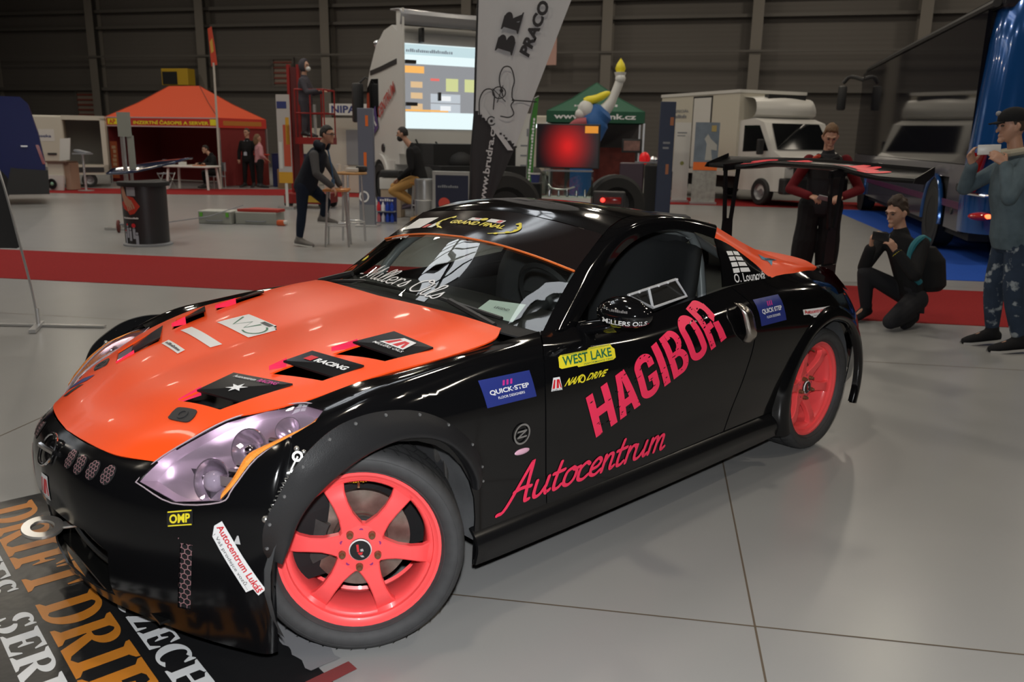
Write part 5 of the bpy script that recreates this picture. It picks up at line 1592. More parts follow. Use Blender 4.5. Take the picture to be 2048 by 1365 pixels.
# outline in metres: x along the flag, z up
lft = [(-.075, .55), (-.045, .98), (-.032, 1.40), (.0, 1.80), (.01, 2.3), (.03, 2.95), (.10, 3.6), (.22, 4.2)]
rgt = [(.02, .55), (.22, .98), (.43, 1.45), (.57, 1.85), (.78, 2.4), (.99, 2.94), (1.05, 3.5), (.95, 4.0)]
rows = []
for i in range(85):
    k = i / 84 * 7; j = min(6, int(k)); f0 = k - j
    L = Vector((lft[j][0] + (lft[j + 1][0] - lft[j][0]) * f0, 0, lft[j][1] + (lft[j + 1][1] - lft[j][1]) * f0))
    Rr = Vector((rgt[j][0] + (rgt[j + 1][0] - rgt[j][0]) * f0, 0, rgt[j][1] + (rgt[j + 1][1] - rgt[j][1]) * f0))
    rows.append([L.lerp(Rr, q / 40) + Vector((0, .012 * math.sin(q * .33 + i * .17), 0)) for q in range(41)])
b = MB().grid(rows)
# black foot: everything below the zigzag edge
for fi, f in enumerate(b.f):
    c = sum((Vector(b.v[i]) for i in f), Vector()) / 4
    edge = 1.86 - (c.x + .02) * .82
    b.mi[fi] = 1 if c.z < edge else 0
o = P(t, 'flag_cloth', b, [FW, FB], True, ang=0)
flag = o
def fl_(d, m, lift=.03): return flat('print', d, m, flag, (0, 0, 0), (1, 0, 0), (0, 0, 1), lift)
fl_(D2().poly([(-.03, 1.85), (.10, 1.86), (.38, 1.52), (.45, 1.52), (.47, 1.35), (.43, 1.30)][:0] or [(.02, 1.88), (.10, 1.88), (.42, 1.44), (.36, 1.44)]), FW, .025)
R62 = R_(74)
fl_(slabword('BR', .10, .44).fit(0, 0, .44, .19).xf(rot=R62, dx=.39, dy=2.40), FB)['label'] = 'heavy black slab lettering'
fl_(textfit('PRACO', 0, 0, .56, .12, .05).xf(shear=.12).xf(rot=R_(68), dx=.57, dy=2.38), FB)['label'] = 'slanted black capital lettering'
fl_(textfit('www.brudra.cz', 0, 0, .84, .072, .025).xf(rot=R_(82), dx=.118, dy=.86), FW)['label'] = 'white web address'
ln = D2()
for s in ([(.30, 2.0), (.26, 2.16), (.30, 2.28), (.38, 2.28), (.42, 2.16), (.40, 2.06), (.40, 1.98), (.42, 1.95), (.39, 1.90), (.42, 1.82), (.37, 1.78), (.28, 1.79)],
          [(.05, 1.78), (.05, 1.95), (.10, 2.05), (.18, 2.06), (.22, 1.98)], [(.20, 1.86), (.21, 1.98)], [(.40, 1.955), (.66, 1.94)]):
    ln.stroke(s, .013)
ln.arc(.26, 2.03, .075, .065, .012, .012, 0, 360, 24).arc(.18, 1.74, .05, .05, .012, .012, 40, 330, 20).disc(.18, 1.74, .016).disc(.285, 2.05, .02)
ln.stroke([(.19, 2.07), (.33, 1.94)], .009).stroke([(.24, 1.93), (.30, 2.10)], .009)
for k in range(4): ln.rect(.27 + k * .055, 1.60 - k * .045, .295 + k * .055, 1.62 - k * .045)
fl_(ln, FB)
P(t, 'flag_pole', MB().tube([(-.09, .01, .02), (-.085, .01, .55), (-.055, .01, .98), (-.045, .01, 1.40), (-.012, .01, 1.8), (-.002, .01, 2.3), (.018, .01, 2.95), (.09, .01, 3.6), (.21, .01, 4.2), (.5, .01, 4.5), (.95, .01, 4.05)], .012, 8), DARK, True)
P(t, 'flag_base', MB().span((-.45, -.03, 0), (.3, .03, .03)).span((-.12, -.4, 0), (-.06, .4, .03)).cyl((-.09, 0, .02), (-.09, 0, .3), .018), SILV)

# ---- black flag and cross base at the far left
t = thing('feather_flag', 'black feather flag on a bare steel cross base at the left edge', 'flag', (-4.877, 5.896, 0))
pl = cr([(0, 0, .05), (-.03, 0, .35), (-.085, 0, .70), (-.2, .02, 1.25), (-.42, .03, 2.0)], 5)
P(t, 'flag_pole', MB().tube(pl, .009, 8), SILV, True)
P(t, 'flag_base', MB().cyl((0, 0, .03), (0, 0, .16), .016, n=10).box((.03, -.06, .018), (.05, .34, .028), rot=Matrix.Rotation(R_(28), 3, 'Z')).box((-.05, .02, .012), (1.15, .045, .016), rot=Matrix.Rotation(R_(9), 3, 'Z')), SILV)
rows = [[Vector(p) + Vector((-w * q / 6, .015 * math.sin(q + i), -.02 * (q > 0))) for q in range(7)] for i, (p, w) in enumerate([((-.075, 0, .66), .30), ((-.12, 0, .88), .5), ((-.2, .02, 1.25), .6), ((-.30, .025, 1.6), .7), ((-.42, .03, 2.0), .7)])]
P(t, 'flag_cloth', MB().grid(rows), mat('flag_black_sheer', (.022, .022, .024), .7), True, ang=0)

# ---- bar table, stools
t = thing('bar_table', 'round wooden bar table on chrome legs', 'table', (-4.42, 12.0, 0))
WOOD = mat('light_wood', (.46, .24, .08), .4, noise=(8, .3))
P(t, 'table_top', MB().lathe([(0, 1.035), (.235, 1.035), (.245, 1.02), (.235, 1.0), (0, 1.0)], n=40), WOOD, True)
for k in range(3):
    a = R_(35 + 120 * k)
    P(t, 'leg', MB().tube([(.16 * math.cos(a), .16 * math.sin(a), 1.0), (.20 * math.cos(a), .20 * math.sin(a), .0)], .016, 10), SILV, True)
P(t, 'foot_ring', MB().tube([(.19 * math.cos(i * .3), .19 * math.sin(i * .3), .30) for i in range(21)], .01, 8, closed=True), SILV, True)
def on_table(name, label, cat, b, m, loc):
    o = b.build(name, m); o.location = loc; tag(o, label, cat); return o
on_table('tissue_box', 'white tissue box on the bar table', 'box', MB().box((0, 0, .03), (.17, .10, .06), bev=.008), WHITE, (-4.37, 11.93, 1.036))
on_table('paper_cup', 'white paper cup at the left edge of the bar table', 'cup', MB().cyl((0, 0, 0), (0, 0, .11), .026, .036, n=18), WHITE, (-4.60, 12.0, 1.036))
on_table('paper_cup', 'small white cup beside the tissue box on the bar table', 'cup', MB().cyl((0, 0, 0), (0, 0, .085), .026, .036, n=18), WHITE, (-4.51, 12.07, 1.036))
on_table('camera_bag', 'black bag on the right side of the bar table', 'bag', MB().box((0, 0, .045), (.16, .12, .09), bev=.03), DARK, (-4.27, 12.06, 1.036))
def stool(label, loc, rot=0, z=.80):
    t = thing('bar_stool', label, 'stool', loc, rot, 'bar stools')
    P(t, 'seat', MB().box((0, 0, z), (.36, .34, .04), bev=.015), mat('seat_wood', (.55, .22, .06), .4, noise=(8, .3)), True)
    for x in (-1, 1):
        for y in (-1, 1):
            P(t, 'leg', MB().tube([(x * .12, y * .12, z - .02), (x * .165, y * .165, 0)], .015, 8), SILV, True)
    for h in (.30,):
        P(t, 'foot_rail', MB().tube([(.148 * a, .148 * c, h) for a, c in ((-1, -1), (1, -1), (1, 1), (-1, 1))], .011, 8, closed=True), SILV, True)
    return t
stool('bar stool with orange wooden seat under the leaning man', (-4.45, 11.5, 0), .25)
stool('bar stool under the seated man in tan trousers', (-4.32, 15.45, 0), .2, .72)

# ---- tall grey printed pylon and the things around it
def pylon(name, label, loc, w, h, d, m, rotz=0, prints=()):
    t = thing(name, label, 'display stand', loc, rotz)
    P(t, 'panel', MB().box((0, 0, h / 2 + .02), (w, d, h), bev=.01), m)
    P(t, 'foot', MB().box((0, 0, .015), (w + .12, d + .22, .03), bev=.006), SILV)
    for d2, mm in prints: flat('print', d2, mm, t, (-w / 2, -d / 2, 0), (1, 0, 0), (0, 0, 1), .004)
    return t
pylon('display_pylon', 'grey-blue display pylon behind the bar table', (-4.93, 14.2, 0), .27, 2.0, .12, mat('pylon_blue', (.13, .14, .19), .5), .1,
      [(D2().rect(.14, 1.72, .19, 1.90).rect(.10, .98, .15, 1.28), ORANGEV), (D2().arc(.09, .52, .09, .10, .03, .03, 0, 360), WHITEV), (D2().rect(0, 0, .27, .38), GREY)])
t = thing('bottle_rack', 'small rack holding bottles below a white box', 'rack', (-4.77, 14.75, 0))
P(t, 'back_panel', MB().box((0, .06, .24), (.36, .03, .46)), NAVY)
P(t, 'shelf', MB().box((0, 0, .015), (.36, .16, .03)).box((0, 0, .22), (.36, .16, .02)), GREY)
flat('print', blur_print(-.13, .40, .13, .45, 6), WHITEV, t, (0, .04, 0), (1, 0, 0), (0, 0, 1), .008)
BLU = mat('bottle_blue', (.015, .06, .45), .2, coat=.5)
for r_ in range(2):
    for k in range(4):
        m_ = [REDV, WHITEV, BLU, BLU][k] if r_ == 0 else [mat('bottle_pink', (.45, .12, .14), .3), mat('bottle_white', (.5, .5, .55), .3), BLU, BLU][k]
        b = MB().lathe([(0, 0), (.034, 0), (.034, .10), (.014, .135), (.014, .16), (0, .16)], n=14)
        o = b.build('bottle', m_); o.location = (-4.77 - .125 + .083 * k, 14.70, .03 if r_ else .23)
        o.name = 'bottle'
        tag(o, '%s bottle, %s from left, %s shelf of the bottle rack' % (('red', 'white', 'blue', 'blue')[k] if r_ == 0 else ('pink', 'pale', 'blue', 'blue')[k], ('first', 'second', 'third', 'fourth')[k], 'upper' if r_ == 0 else 'lower'), 'bottle', 'bottles on the rack')
o = MB().box((0, 0, 0), (.44, .34, .22), bev=.012).build('storage_box', WHITE); o.location = (-5.03, 16.0, .66); tag(o, 'white box under the black case near the pylon', 'box')
P(o, 'stand', MB().box((0, 0, -.385), (.40, .30, .54)), mat('carton', (.42, .33, .24), .8))
o = MB().box((0, 0, 0), (.40, .30, .14), bev=.04).build('carry_case', DARK); o.location = (-5.03, 15.95, .845); tag(o, 'black case lying on the white box near the pylon', 'case')
t = thing('poster_frame', 'silver framed dark poster with a red dot in front of the lorry', 'poster', (-3.52, 14.7, 0))
P(t, 'frame', MB().span((-.36, -.02, .05), (.36, .02, .97), bev=.008), mat('frame_alu', (.55, .56, .55), .3, metal=.6))
flat('poster_print', D2().rect(-.30, .10, .30, .90), mat('poster_navy', (.020, .024, .05), .4), t, (0, 0, 0), (1, 0, 0), (0, 0, 1), .024)
flat('poster_print', D2().disc(-.14, .40, .105), mat('poster_red', (.62, .07, .05), .5), t, (0, 0, 0), (1, 0, 0), (0, 0, 1), .027)
flat('poster_print', blur_print(-.26, .68, .12, .73, 10), GREY, t, (0, 0, 0), (1, 0, 0), (0, 0, 1), .027)
t = thing('steel_drum', 'steel drum on a wooden pallet beside the framed poster', 'drum', (-4.06, 14.8, 0))
P(t, 'barrel', MB().lathe([(0, .15), (.17, .15), (.18, .18), (.18, .42), (.188, .44), (.18, .46), (.18, .78), (.17, .82), (0, .82)], n=28), STEEL, True)
P(t, 'pallet', MB().box((0, 0, .07), (.42, .42, .13)), WOOD)

# ---- television, glass case, tyres and the low black machine behind the roof line
t = thing('television', 'flat television showing a red glow', 'television', (-1.37, 13.75, 0))
P(t, 'bezel', MB().box((0, 0, 1.45), (1.03, .06, .70), bev=.01), DARK)
def tv_mat():
    m = mat('tv_glow', (.0, .0, .0), .3, emit=(1, 0, 0), es=1)
    nt = m.node_tree; b = nt.nodes['Principled BSDF']
    tc = nt.nodes.new('ShaderNodeTexCoord'); mp = nt.nodes.new('ShaderNodeMapping'); g_ = nt.nodes.new('ShaderNodeTexGradient'); g_.gradient_type = 'QUADRATIC_SPHERE'
    mp.inputs['Location'].default_value = (.0, 0, -1.45 / .60); mp.inputs['Scale'].default_value = (1.9, .01, 1 / .60)
    mp.vector_type = 'POINT'
    cr_ = nt.nodes.new('ShaderNodeValToRGB')
    cr_.color_ramp.elements[0].color = (.003, .001, .002, 1); cr_.color_ramp.elements[1].color = (.60, .006, .006, 1); cr_.color_ramp.elements[1].position = .85
    nt.links.new(tc.outputs['Object'], mp.inputs[0]); nt.links.new(mp.outputs[0], g_.inputs[0]); nt.links.new(g_.outputs['Fac'], cr_.inputs[0]); nt.links.new(cr_.outputs[0], b.inputs['Emission Color'])
    return m
flat('screen', D2().rect(-.49, 1.12, .49, 1.78), tv_mat(), t, (0, -.03, 0), (1, 0, 0), (0, 0, 1), .003)
flat('screen_label', D2().rect(.27, 1.66, .48, 1.77), glow('tv_orange', (.75, .28, .02), .9), t, (0, -.03, 0), (1, 0, 0), (0, 0, 1), .006)
P(t, 'stand', MB().span((-.04, -.02, .05), (.04, .04, 1.15)).span((-.35, -.1, 0), (.35, .25, .05)), DARK)
t = thing('display_case', 'glass display case on a white plinth in front of the television', 'display case', (-1.30, 13.2, 0))
P(t, 'plinth', MB().span((-.38, -.22, 0), (.38, .22, .68)), WHITE)
cg = glassmat('case_glass', (.86, .93, .90), .0, .10)
b = MB().span((-.38, -.22, .68), (.38, .22, 1.08)); P(t, 'glass_cover', b, cg)
P(t, 'case_frame', MB().tube([(-.38, -.22, 1.08), (.38, -.22, 1.08), (.38, .22, 1.08), (-.38, .22, 1.08)], .006, 6, closed=True), GREY)
for k in range(5):
    o = MB().cyl((0, 0, 0), (0, 0, .10 + .02 * (k % 3)), .022, .016, n=12).build('chrome_part', CHROME); o.location = (-1.58 + .14 * k, 13.15 + .05 * (k % 2), .682)
    tag(o, 'small chrome part, %s from left, inside the glass display case' % ('first', 'second', 'third', 'fourth', 'fifth')[k], 'metal part', 'chrome parts in the display case')
o = MB().tube(cr([(-.26, 0, .02), (-.18, 0, -.04), (.0, 0, -.05), (.16, 0, -.01)], 4), .012, 8).build('bent_pipe', SILV); o.location = (-1.34, 13.1, .85); tag(o, 'bent silver pipe inside the glass display case', 'pipe')
o = MB().cyl((0, 0, 0), (0, 0, .13), .06, .075, n=18).build('tin_can', NAVY); o.location = (-1.79, 13.0, .90); tag(o, 'blue tin with a white rim left of the display case', 'tin')
P(o, 'rim', MB().lathe([(.07, .12), (.08, .125), (.08, .145), (.06, .145)], n=18), WHITE, True)
t = thing('counter', 'low black counter behind the car roof', 'counter', (-2.2, 13.3, 0))
P(t, 'body', MB().span((-.42, -.2, 0), (.48, .3, .88), bev=.02), MATTE)
def tyre(label, loc, r, w, rz):
    t = thing('spare_tyre', label, 'tyre', loc, rz, 'lorry tyres on show')
    road_wheel(t, (0, 0, r), (0, -1, 0), r, w).children[0].data.materials[0] = DARK
    return t
tyre('black lorry tyre behind the foot of the feather flag', (-2.15, 12.35, 0), .54, .28, .4)
tyre('black lorry tyre right of the glass display case', (-.60, 14.3, 0), .50, .28, .3)
t = thing('lamp_unit', 'small black lamp housing with a lit red rear light', 'lamp', (-.64, 13.15, 0))
P(t, 'housing', MB().span((-.26, .0, .50), (.24, .2, .78), bev=.02).span((-.1, .05, 0), (.1, .15, .5)), DARK)
P(t, 'red_lens', MB().box((.06, -.01, .645), (.26, .05, .11), bev=.02), mat('lens_red', (.25, .01, .01), .2, coat=1), True)
P(t, 'lit_bulb', MB().ball((-.10, -.03, .65), .035), glow('bulb_red', (1.0, .03, .02), 4.0), True)

# ---- pedestal with red beacon, blue pylon
t = thing('pedestal', 'dark show pedestal with curved print behind the car', 'pedestal', (-.18, 18.0, 0))
P(t, 'body', MB().span((-.50, -.25, 0), (.0, .25, 1.10), bev=.02), mat('ped_print', (.04, .018, .03), .4))
P(t, 'column', MB().span((.02, -.3, 0), (.42, .25, 1.06), bev=.02), MATTE)
t = thing('beacon', 'red beacon with chrome reflectors on the dark pedestal', 'lamp', (-.12, 17.9, 1.10))
P(t, 'red_dome', MB().ball((-.06, 0, .10), (.11, .1, .13)), mat('beacon_red', (.55, .01, .015), .15, emit=(.9, .02, .02), es=.25), True)
P(t, 'reflector', MB().ball((.12, 0, .06), (.10, .08, .08)), CHROME, True)
P(t, 'base', MB().span((-.25, -.1, -.0), (.25, .1, .03)), GREY)
pylon('display_pylon', 'dark blue display pylon behind the car roof', (.24, 17.5, 0), .30, 2.30, .10, mat('pylon_navy', (.028, .038, .075), .45), .12,
      [(D2().rect(.20, 1.86, .27, 2.02).rect(.16, .9, .22, 1.1), mat('dull_orange', (.35, .13, .06), .5)), (D2().rect(.08, 1.5, .22, 1.54).rect(.08, 1.4, .2, 1.44), GREY)])
# ---- green banner, white roll-up and far booth
t = thing('feather_flag', 'narrow green feather banner left of the television', 'flag', (-2.36, 16.5, 0))
P(t, 'flag_cloth', MB().grid([[(-.08, 0, .55), (.03, .01, .55)], [(-.07, 0, 1.2), (.05, .01, 1.2)], [(-.03, 0, 1.9), (.09, .01, 1.95)], [(.04, 0, 2.30), (.12, .01, 2.34)]]), mat('banner_green', (.05, .22, .035), .7), True)
flat('print', blur_print(0, 0, 1.2, .05, 20).xf(rot=R_(86), dx=-.02, dy=.75), WHITEV, t, (0, 0, 0), (1, 0, 0), (0, 0, 1), .012)
P(t, 'flag_pole', MB().tube([(-.09, 0, 0), (-.09, 0, .6), (-.08, 0, 1.2), (-.04, 0, 1.9), (.04, 0, 2.32), (.12, 0, 2.36)], .012, 6).span((-.3, -.2, 0), (.15, .2, .02)), SILV)
t = thing('rollup_banner', 'white roll-up banner between the feather flag and the green banner', 'banner', (-2.60, 17.3, 0))
P(t, 'panel', MB().span((-.20, 0, .05), (.18, .015, 2.05)), WHITE)
flat('print', D2().rect(.02, 1.6, .12, 1.75).rect(-.1, 1.4, .1, 1.43).rect(-.1, 1.2, .1, 1.23).rect(-.1, 1.0, .1, 1.03), GREY, t, (0, 0, 0), (1, 0, 0), (0, 0, 1), .006)
P(t, 'base', MB().span((-.24, -.1, 0), (.22, .12, .06)), SILV)
t = thing('light_trailer', 'pale trailer with a lit strip left of the green tent', 'trailer', (-3.6, 24.6, 0))
P(t, 'body', MB().span((-.5, 0, .45), (.72, 1.6, 2.2), bev=.04), WHITEW)
P(t, 'light_strip', MB().span((-.2, -.02, 1.86), (.58, .0, 1.95)), glow('strip_white', (.9, .95, 1.0), 2.5))
for x in (-.3, .4): road_wheel(t, (x, .1, .3), (0, -1, 0), .3, .2)

# ---- green tent with lettering
GRN = mat('tent_green', (.012, .085, .045), .7)
GRN2 = mat('tent_green_roof', (.015, .10, .055), .7)
def gazebo(name, label, loc, rz, w, d, zb, zv, zt, ridge, roofm, valm, wallm, legs=True):
    t = thing(name, label, 'tent', loc, rz)
    x0, x1 = -w / 2, w / 2
    b = MB()
    A_ = [(x0, 0, zv), (x1, 0, zv), (x1, d, zv), (x0, d, zv)]
    rg = [(-ridge / 2, d / 2, zt), (ridge / 2, d / 2, zt)]
    sag = lambda p, q, s: tuple((p[k] + q[k]) / 2 - (s if k == 2 else 0) for k in range(3))
    def face(pts): b.add(pts, [tuple(range(len(pts)))])
    # slightly hollow roof slopes
    def slope(e0, e1, r0, r1):
        b.grid([[tuple(Vector(e0).lerp(Vector(e1), i / 6)) for i in range(7)], [tuple(Vector(e0).lerp(Vector(e1), i / 6).lerp(Vector(r0).lerp(Vector(r1), i / 6), .5) - Vector((0, 0, .05))) for i in range(7)], [tuple(Vector(r0).lerp(Vector(r1), i / 6)) for i in range(7)]])
    slope(A_[0], A_[1], rg[0], rg[1]); slope(A_[1], A_[2], rg[1], rg[1]); slope(A_[2], A_[3], rg[1], rg[0]); slope(A_[3], A_[0], rg[0], rg[0])
    r_ = P(t, 'tent_roof', b, roofm, True, ang=20)
    seam = MB()
    for i, e in enumerate(A_):
        r0 = rg[0] if i in (0, 3) else rg[1]
        seam.tube([e, tuple((Vector(e) + Vector(r0)) / 2 - Vector((0, 0, .045))), r0], .012, 5)
    P(r_, 'roof_seam', seam, mat('seam_dark', (.16, .03, .015), .8) if valm.name.startswith('tent_red') else valm)
    for i in range(4):
        p, q = Vector(A_[i]), Vector(A_[(i + 1) % 4])
        b = MB().prism([p, q, q - Vector((0, 0, zv - zb)), p - Vector((0, 0, zv - zb))], (q - p).cross(Vector((0, 0, 1))).normalized() * .012)
        P(t, 'valance', b, valm)
    if legs:
        for x, y in ((x0, 0), (x1, 0), (x1, d), (x0, d)): P(t, 'leg', MB().box((x, y, zb / 2), (.045, .045, zb)), SILV)
    return t
t = gazebo('gazebo_tent', 'green pop-up tent with a web address on its valance', (-1.5, 21.8, 0), R_(4), 2.46, 2.0, 1.97, 2.25, 3.0, .02, GRN2, GRN, None)
flat('lettering', textfit('www.specink.cz', -1.05, 2.02, 1.02, 2.19, .03), WHITEV, t, (0, -.014, 0), (1, 0, 0), (0, 0, 1), .004)['label'] = 'white web address'
flat('lettering', blur_print(-.55, 2.36, .55, 2.42, 14), WHITEV, t, (0, 0, 0), (1, 0, 0), (0, -.0, 1), .06)
P(t, 'back_wall', MB().span((-1.2, 1.95, .05), (1.2, 1.98, 1.97)), mat('tent_wall_grey', (.10, .10, .10), .8))
P(t, 'shelf', MB().span((-1.1, 1.2, .0), (1.1, 1.5, 1.35)), mat('red_goods', (.15, .03, .022), .7, noise=(6, .7)))
o = MB().box((0, 0, 0), (.50, .05, .34), bev=.01).build('monitor', DARK); o.location = (-.55, 21.7, 1.42); tag(o, 'small dark monitor at the right side of the green tent', 'monitor')
P(o, 'picture', MB().box((0, -.028, .0), (.40, .004, .24)), mat('monitor_pic', (.20, .10, .08), .4, noise=(9, .8)))
# ---- plain statue holding up a torch
t = thing('statue', 'white and blue statue holding up a yellow torch', 'statue', (-1.35, 20.0, 0))
SK = mat('statue_white', (.66, .66, .64), .5)
P(t, 'robe', MB().tube(cr([(-.38, .0, .0), (-.34, 0, 1.0), (-.20, 0, 1.6), (-.02, 0, 2.0), (.18, 0, 2.25)], 4), [.30] * 5 + [.32] * 4 + [.34] * 4 + [.28] * 3 + [.16], 16), mat('statue_blue', (.025, .12, .36), .6), True)
P(t, 'head', MB().ball((-.25, -.10, 2.22), (.19, .19, .22)).ball((-.36, -.16, 2.12), (.13, .13, .13)), SK, True)
P(t, 'hair', MB().tube(cr([(-.30, -.1, 2.42), (-.05, -.06, 2.46), (.20, -.02, 2.58), (.28, 0, 2.62)], 4), [.06, .09, .10, .10, .10, .09, .09, .08, .07, .06, .05, .04, .03], 10), YELLOWV, True)
P(t, 'raised_arm', MB().tube(cr([(.12, 0, 2.15), (.30, 0, 2.38), (.42, 0, 2.65), (.50, 0, 2.88)], 4), [.16, .15, .14, .13, .12, .11, .10, .10, .10, .10, .10, .10, .10], 12).ball((.51, -.02, 2.92), .12), SK, True)
P(t, 'torch', MB().cyl((.50, 0, 2.95), (.50, 0, 3.06), .10, .14, n=14), SK, True)
P(t, 'flame', MB().lathe([(0, 0), (.09, .02), (.12, .10), (.09, .20), (.03, .29), (0, .33)], (.50, 0, 3.04), (0, 0, 1), 14), YELLOWV, True)
P(t, 'sash', MB().tube(cr([(-.60, -.2, 1.75), (-.45, -.35, 1.9), (-.2, -.36, 1.95)], 4), .10, 10), mat('sash_pink', (.45, .10, .12), .6), True)

# ---- white refrigerated box truck
t = thing('box_truck', 'white box truck with a roof cooler above its cab', 'truck', (2.12, 23.0, 0), R_(32))
P(t, 'cargo_box', MB().span((0, 0, .72), (2.15, 3.7, 2.86), bev=.02), WHITEW)
P(t, 'box_frame', MB().span((-.02, -.02, 2.80), (2.17, 3.72, 2.88)).span((-.02, -.02, .68), (2.17, 3.72, .80)), WHITE)
P(t, 'side_door', MB().span((-.02, 1.2, .85), (0, 2.0, 2.72)), WHITE); P(t, 'door_seal', MB().span((-.012, 1.15, .8), (-.002, 1.2, 2.77)).span((-.012, 2.0, .8), (-.002, 2.05, 2.77)).span((-.012, 1.15, 2.72), (-.002, 2.05, 2.77)), DARK)
flat('lettering', textfit('SPECIÁL', -2.95, 2.35, -2.25, 2.45, .02).merge(blur_print(-2.95, 2.2, -2.35, 2.30, 8)), GREY, t, (0, 0, 0), (0, -1, 0), (0, 0, 1), .012)
P(t, 'cooler', MB().grid(crgrid([[(.15, .0, 2.70), (1.07, .0, 2.74), (2.0, .0, 2.70)], [(.15, -.45, 2.62), (1.07, -.52, 2.66), (2.0, -.45, 2.62)], [(.10, -.55, 2.25), (1.07, -.65, 2.25), (2.05, -.55, 2.25)], [(.15, -.1, 2.08), (1.07, -.1, 2.08), (2.0, -.1, 2.08)]], 4, 5)), WHITE, True)
P(t, 'cooler_grille', MB().span((.55, -.47, 2.64), (1.75, -.30, 2.76)), DARK)
cab = [(0.0, .35), (0.0, 2.10), (-.55, 2.16), (-.95, 2.05), (-1.38, 1.36), (-1.75, 1.20), (-1.86, .95), (-1.88, .38)]
P(t, 'cab', MB().prism([(.08, y, z) for y, z in cab], (1.95, 0, 0)), WHITE)
P(t, 'windshield', MB().add([(.20, -1.385, 1.40), (1.92, -1.385, 1.40), (1.80, -.985, 2.03), (.30, -.985, 2.03)], [(0, 1, 2, 3)]), DGLASS)
P(t, 'side_glass', MB().prism([(.070, y, z) for y, z in [(-.20, 1.32), (-.20, 1.98), (-.80, 1.98), (-1.20, 1.36)]], (.02, 0, 0)), DGLASS)
for x in (-.06, 2.12): P(t, 'mirror', MB().box((x, -1.05, 1.45), (.16, .12, .38), bev=.03), DARK)
P(t, 'bumper', MB().span((.05, -1.96, .32), (2.06, -1.70, .72), bev=.05).span((.35, -1.93, .75), (1.76, -1.86, 1.0)), DARK)
P(t, 'chassis', MB().span((.2, -1.7, .35), (1.95, 3.6, .72)), MATTE)
for x in (.25, 1.85): P(t, 'headlamp', MB().ball((x, -1.83, 1.02), (.16, .08, .10)), CHROME, True)
for x in (.12, 1.98):
    road_wheel(t, (x, -1.05, .34), (-1 if x < 1 else 1, 0, 0), .34, .22); road_wheel(t, (x, 2.7, .34), (-1 if x < 1 else 1, 0, 0), .34, .22)
def rollup(label, loc, w, h, rz, base, prints, name='rollup_banner', z0=.05):
    t = thing(name, label, 'banner', loc, rz)
    if z0 > .1: P(t, 'pole', MB().span((-.03, .0, .05), (.03, .01, z0)), WHITE)
    P(t, 'panel', MB().span((-w / 2, 0, z0), (w / 2, .012, h)), base)
    P(t, 'base', MB().span((-w / 2 - .03, -.1, 0), (w / 2 + .03, .1, .06)), SILV)
    for d, m in prints: flat('print', d, m, t, (0, 0, 0), (1, 0, 0), (0, 0, 1), .006)
    return t
rollup('plain white roll-up banner in front of the box truck', (.72, 22.4, 0), .40, 2.02, .1, WHITE, [(D2().disc(.02, 1.0, .05), mat('dot_olive', (.25, .25, .08), .6)), (D2().rect(-.14, 1.75, .1, 1.78).rect(-.14, 1.68, .06, 1.70), GREY)])
rollup('blue photo roll-up with an orange band beside the box truck', (1.30, 21.9, 0), .60, 2.02, .1, mat('photo_blue', (.16, .20, .25), .5, noise=(3, .5)),
       [(D2().poly([(-.02, 1.10), (.0, 1.5), (-.06, 1.62), (.02, 1.74), (.10, 1.62), (.26, 1.48), (.26, 1.34), (.12, 1.36), (.16, 1.10)]), mat('photo_pale', (.42, .42, .40), .6)), (D2().rect(-.30, .85, .30, 1.05), ORANGEV), (D2().rect(-.30, .06, .30, .84), mat('photo_grey', (.34, .34, .32), .6, noise=(9, .5))), (D2().rect(.10, 1.80, .22, 1.95), mat('photo_yellow', (.42, .32, .12), .6))])

# ---- big blue coach on the blue carpet
t = thing('coach', 'big blue coach with a mirror-dark window side', 'bus', (4.18, 11.95, 0), R_(-5.0))
BUSB = mat('coach_blue', (.012, .085, .30), .16, metal=.35, coat=.7)
BUSG = mat('coach_dark_side', (.008, .008, .012), .05, spec=.35)
BUSL = mat('coach_lower_side', (.060, .058, .080), .10, spec=.4)
Lb = 11.5
# rear corner and rear wall: rounded blue shell
rows = []
for z, inn in ((.42, 0.0), (.9, -.02), (1.5, .0), (2.2, .03), (2.9, .07), (3.35, .12), (3.55, .22)):
    c = []
    for q in range(9):
        a = R_(180 + 90 * q / 8)
        c.append((.40 + inn + .40 * math.cos(a), .40 + inn * .8 + .40 * math.sin(a), z))
    c = [(inn, .55, z)] + c + [(1.2, -.0 + inn * .8, z), (2.45 - inn, inn * .8, z)]
    rows.append(c)
P(t, 'rear_shell', MB().grid(rows), BUSB, True, ang=60)
side = lambda y0, y1, z0, z1, x=0.0, t_=.05: MB().span((x, y0, z0), (x + t_, y1, z1))
P(t, 'window_side', side(.50, Lb, 1.32, 3.30), BUSG)
P(t, 'lower_side', side(.50, 1.35, .40, 1.31, .005).span((.005, 2.95, .40), (.055, 9.0, 1.31)).span((.005, 10.2, .40), (.055, Lb, 1.31)).span((.005, 1.35, 1.12), (.055, 2.95, 1.31)).span((.005, 9.0, 1.12), (.055, 10.2, 1.31)), BUSL)
P(t, 'roof', MB().span((.10, .2, 3.28), (2.45, Lb, 3.50), bev=.06), mat('coach_roof', (.02, .02, .025), .2))
P(t, 'roof_rail', MB().tube([(.04, .3, 3.36), (.04, 6, 3.38), (.04, Lb - .6, 3.36), (.05, Lb + .05, 3.05)], .055, 8), DARK, True)
P(t, 'body', MB().span((.06, .56, .38), (2.45, Lb - .02, 3.28)), MATTE)
P(t, 'stripe', side(.55, 9.0, .70, .80, -.004, .01), mat('coach_purple', (.09, .02, .07), .3))
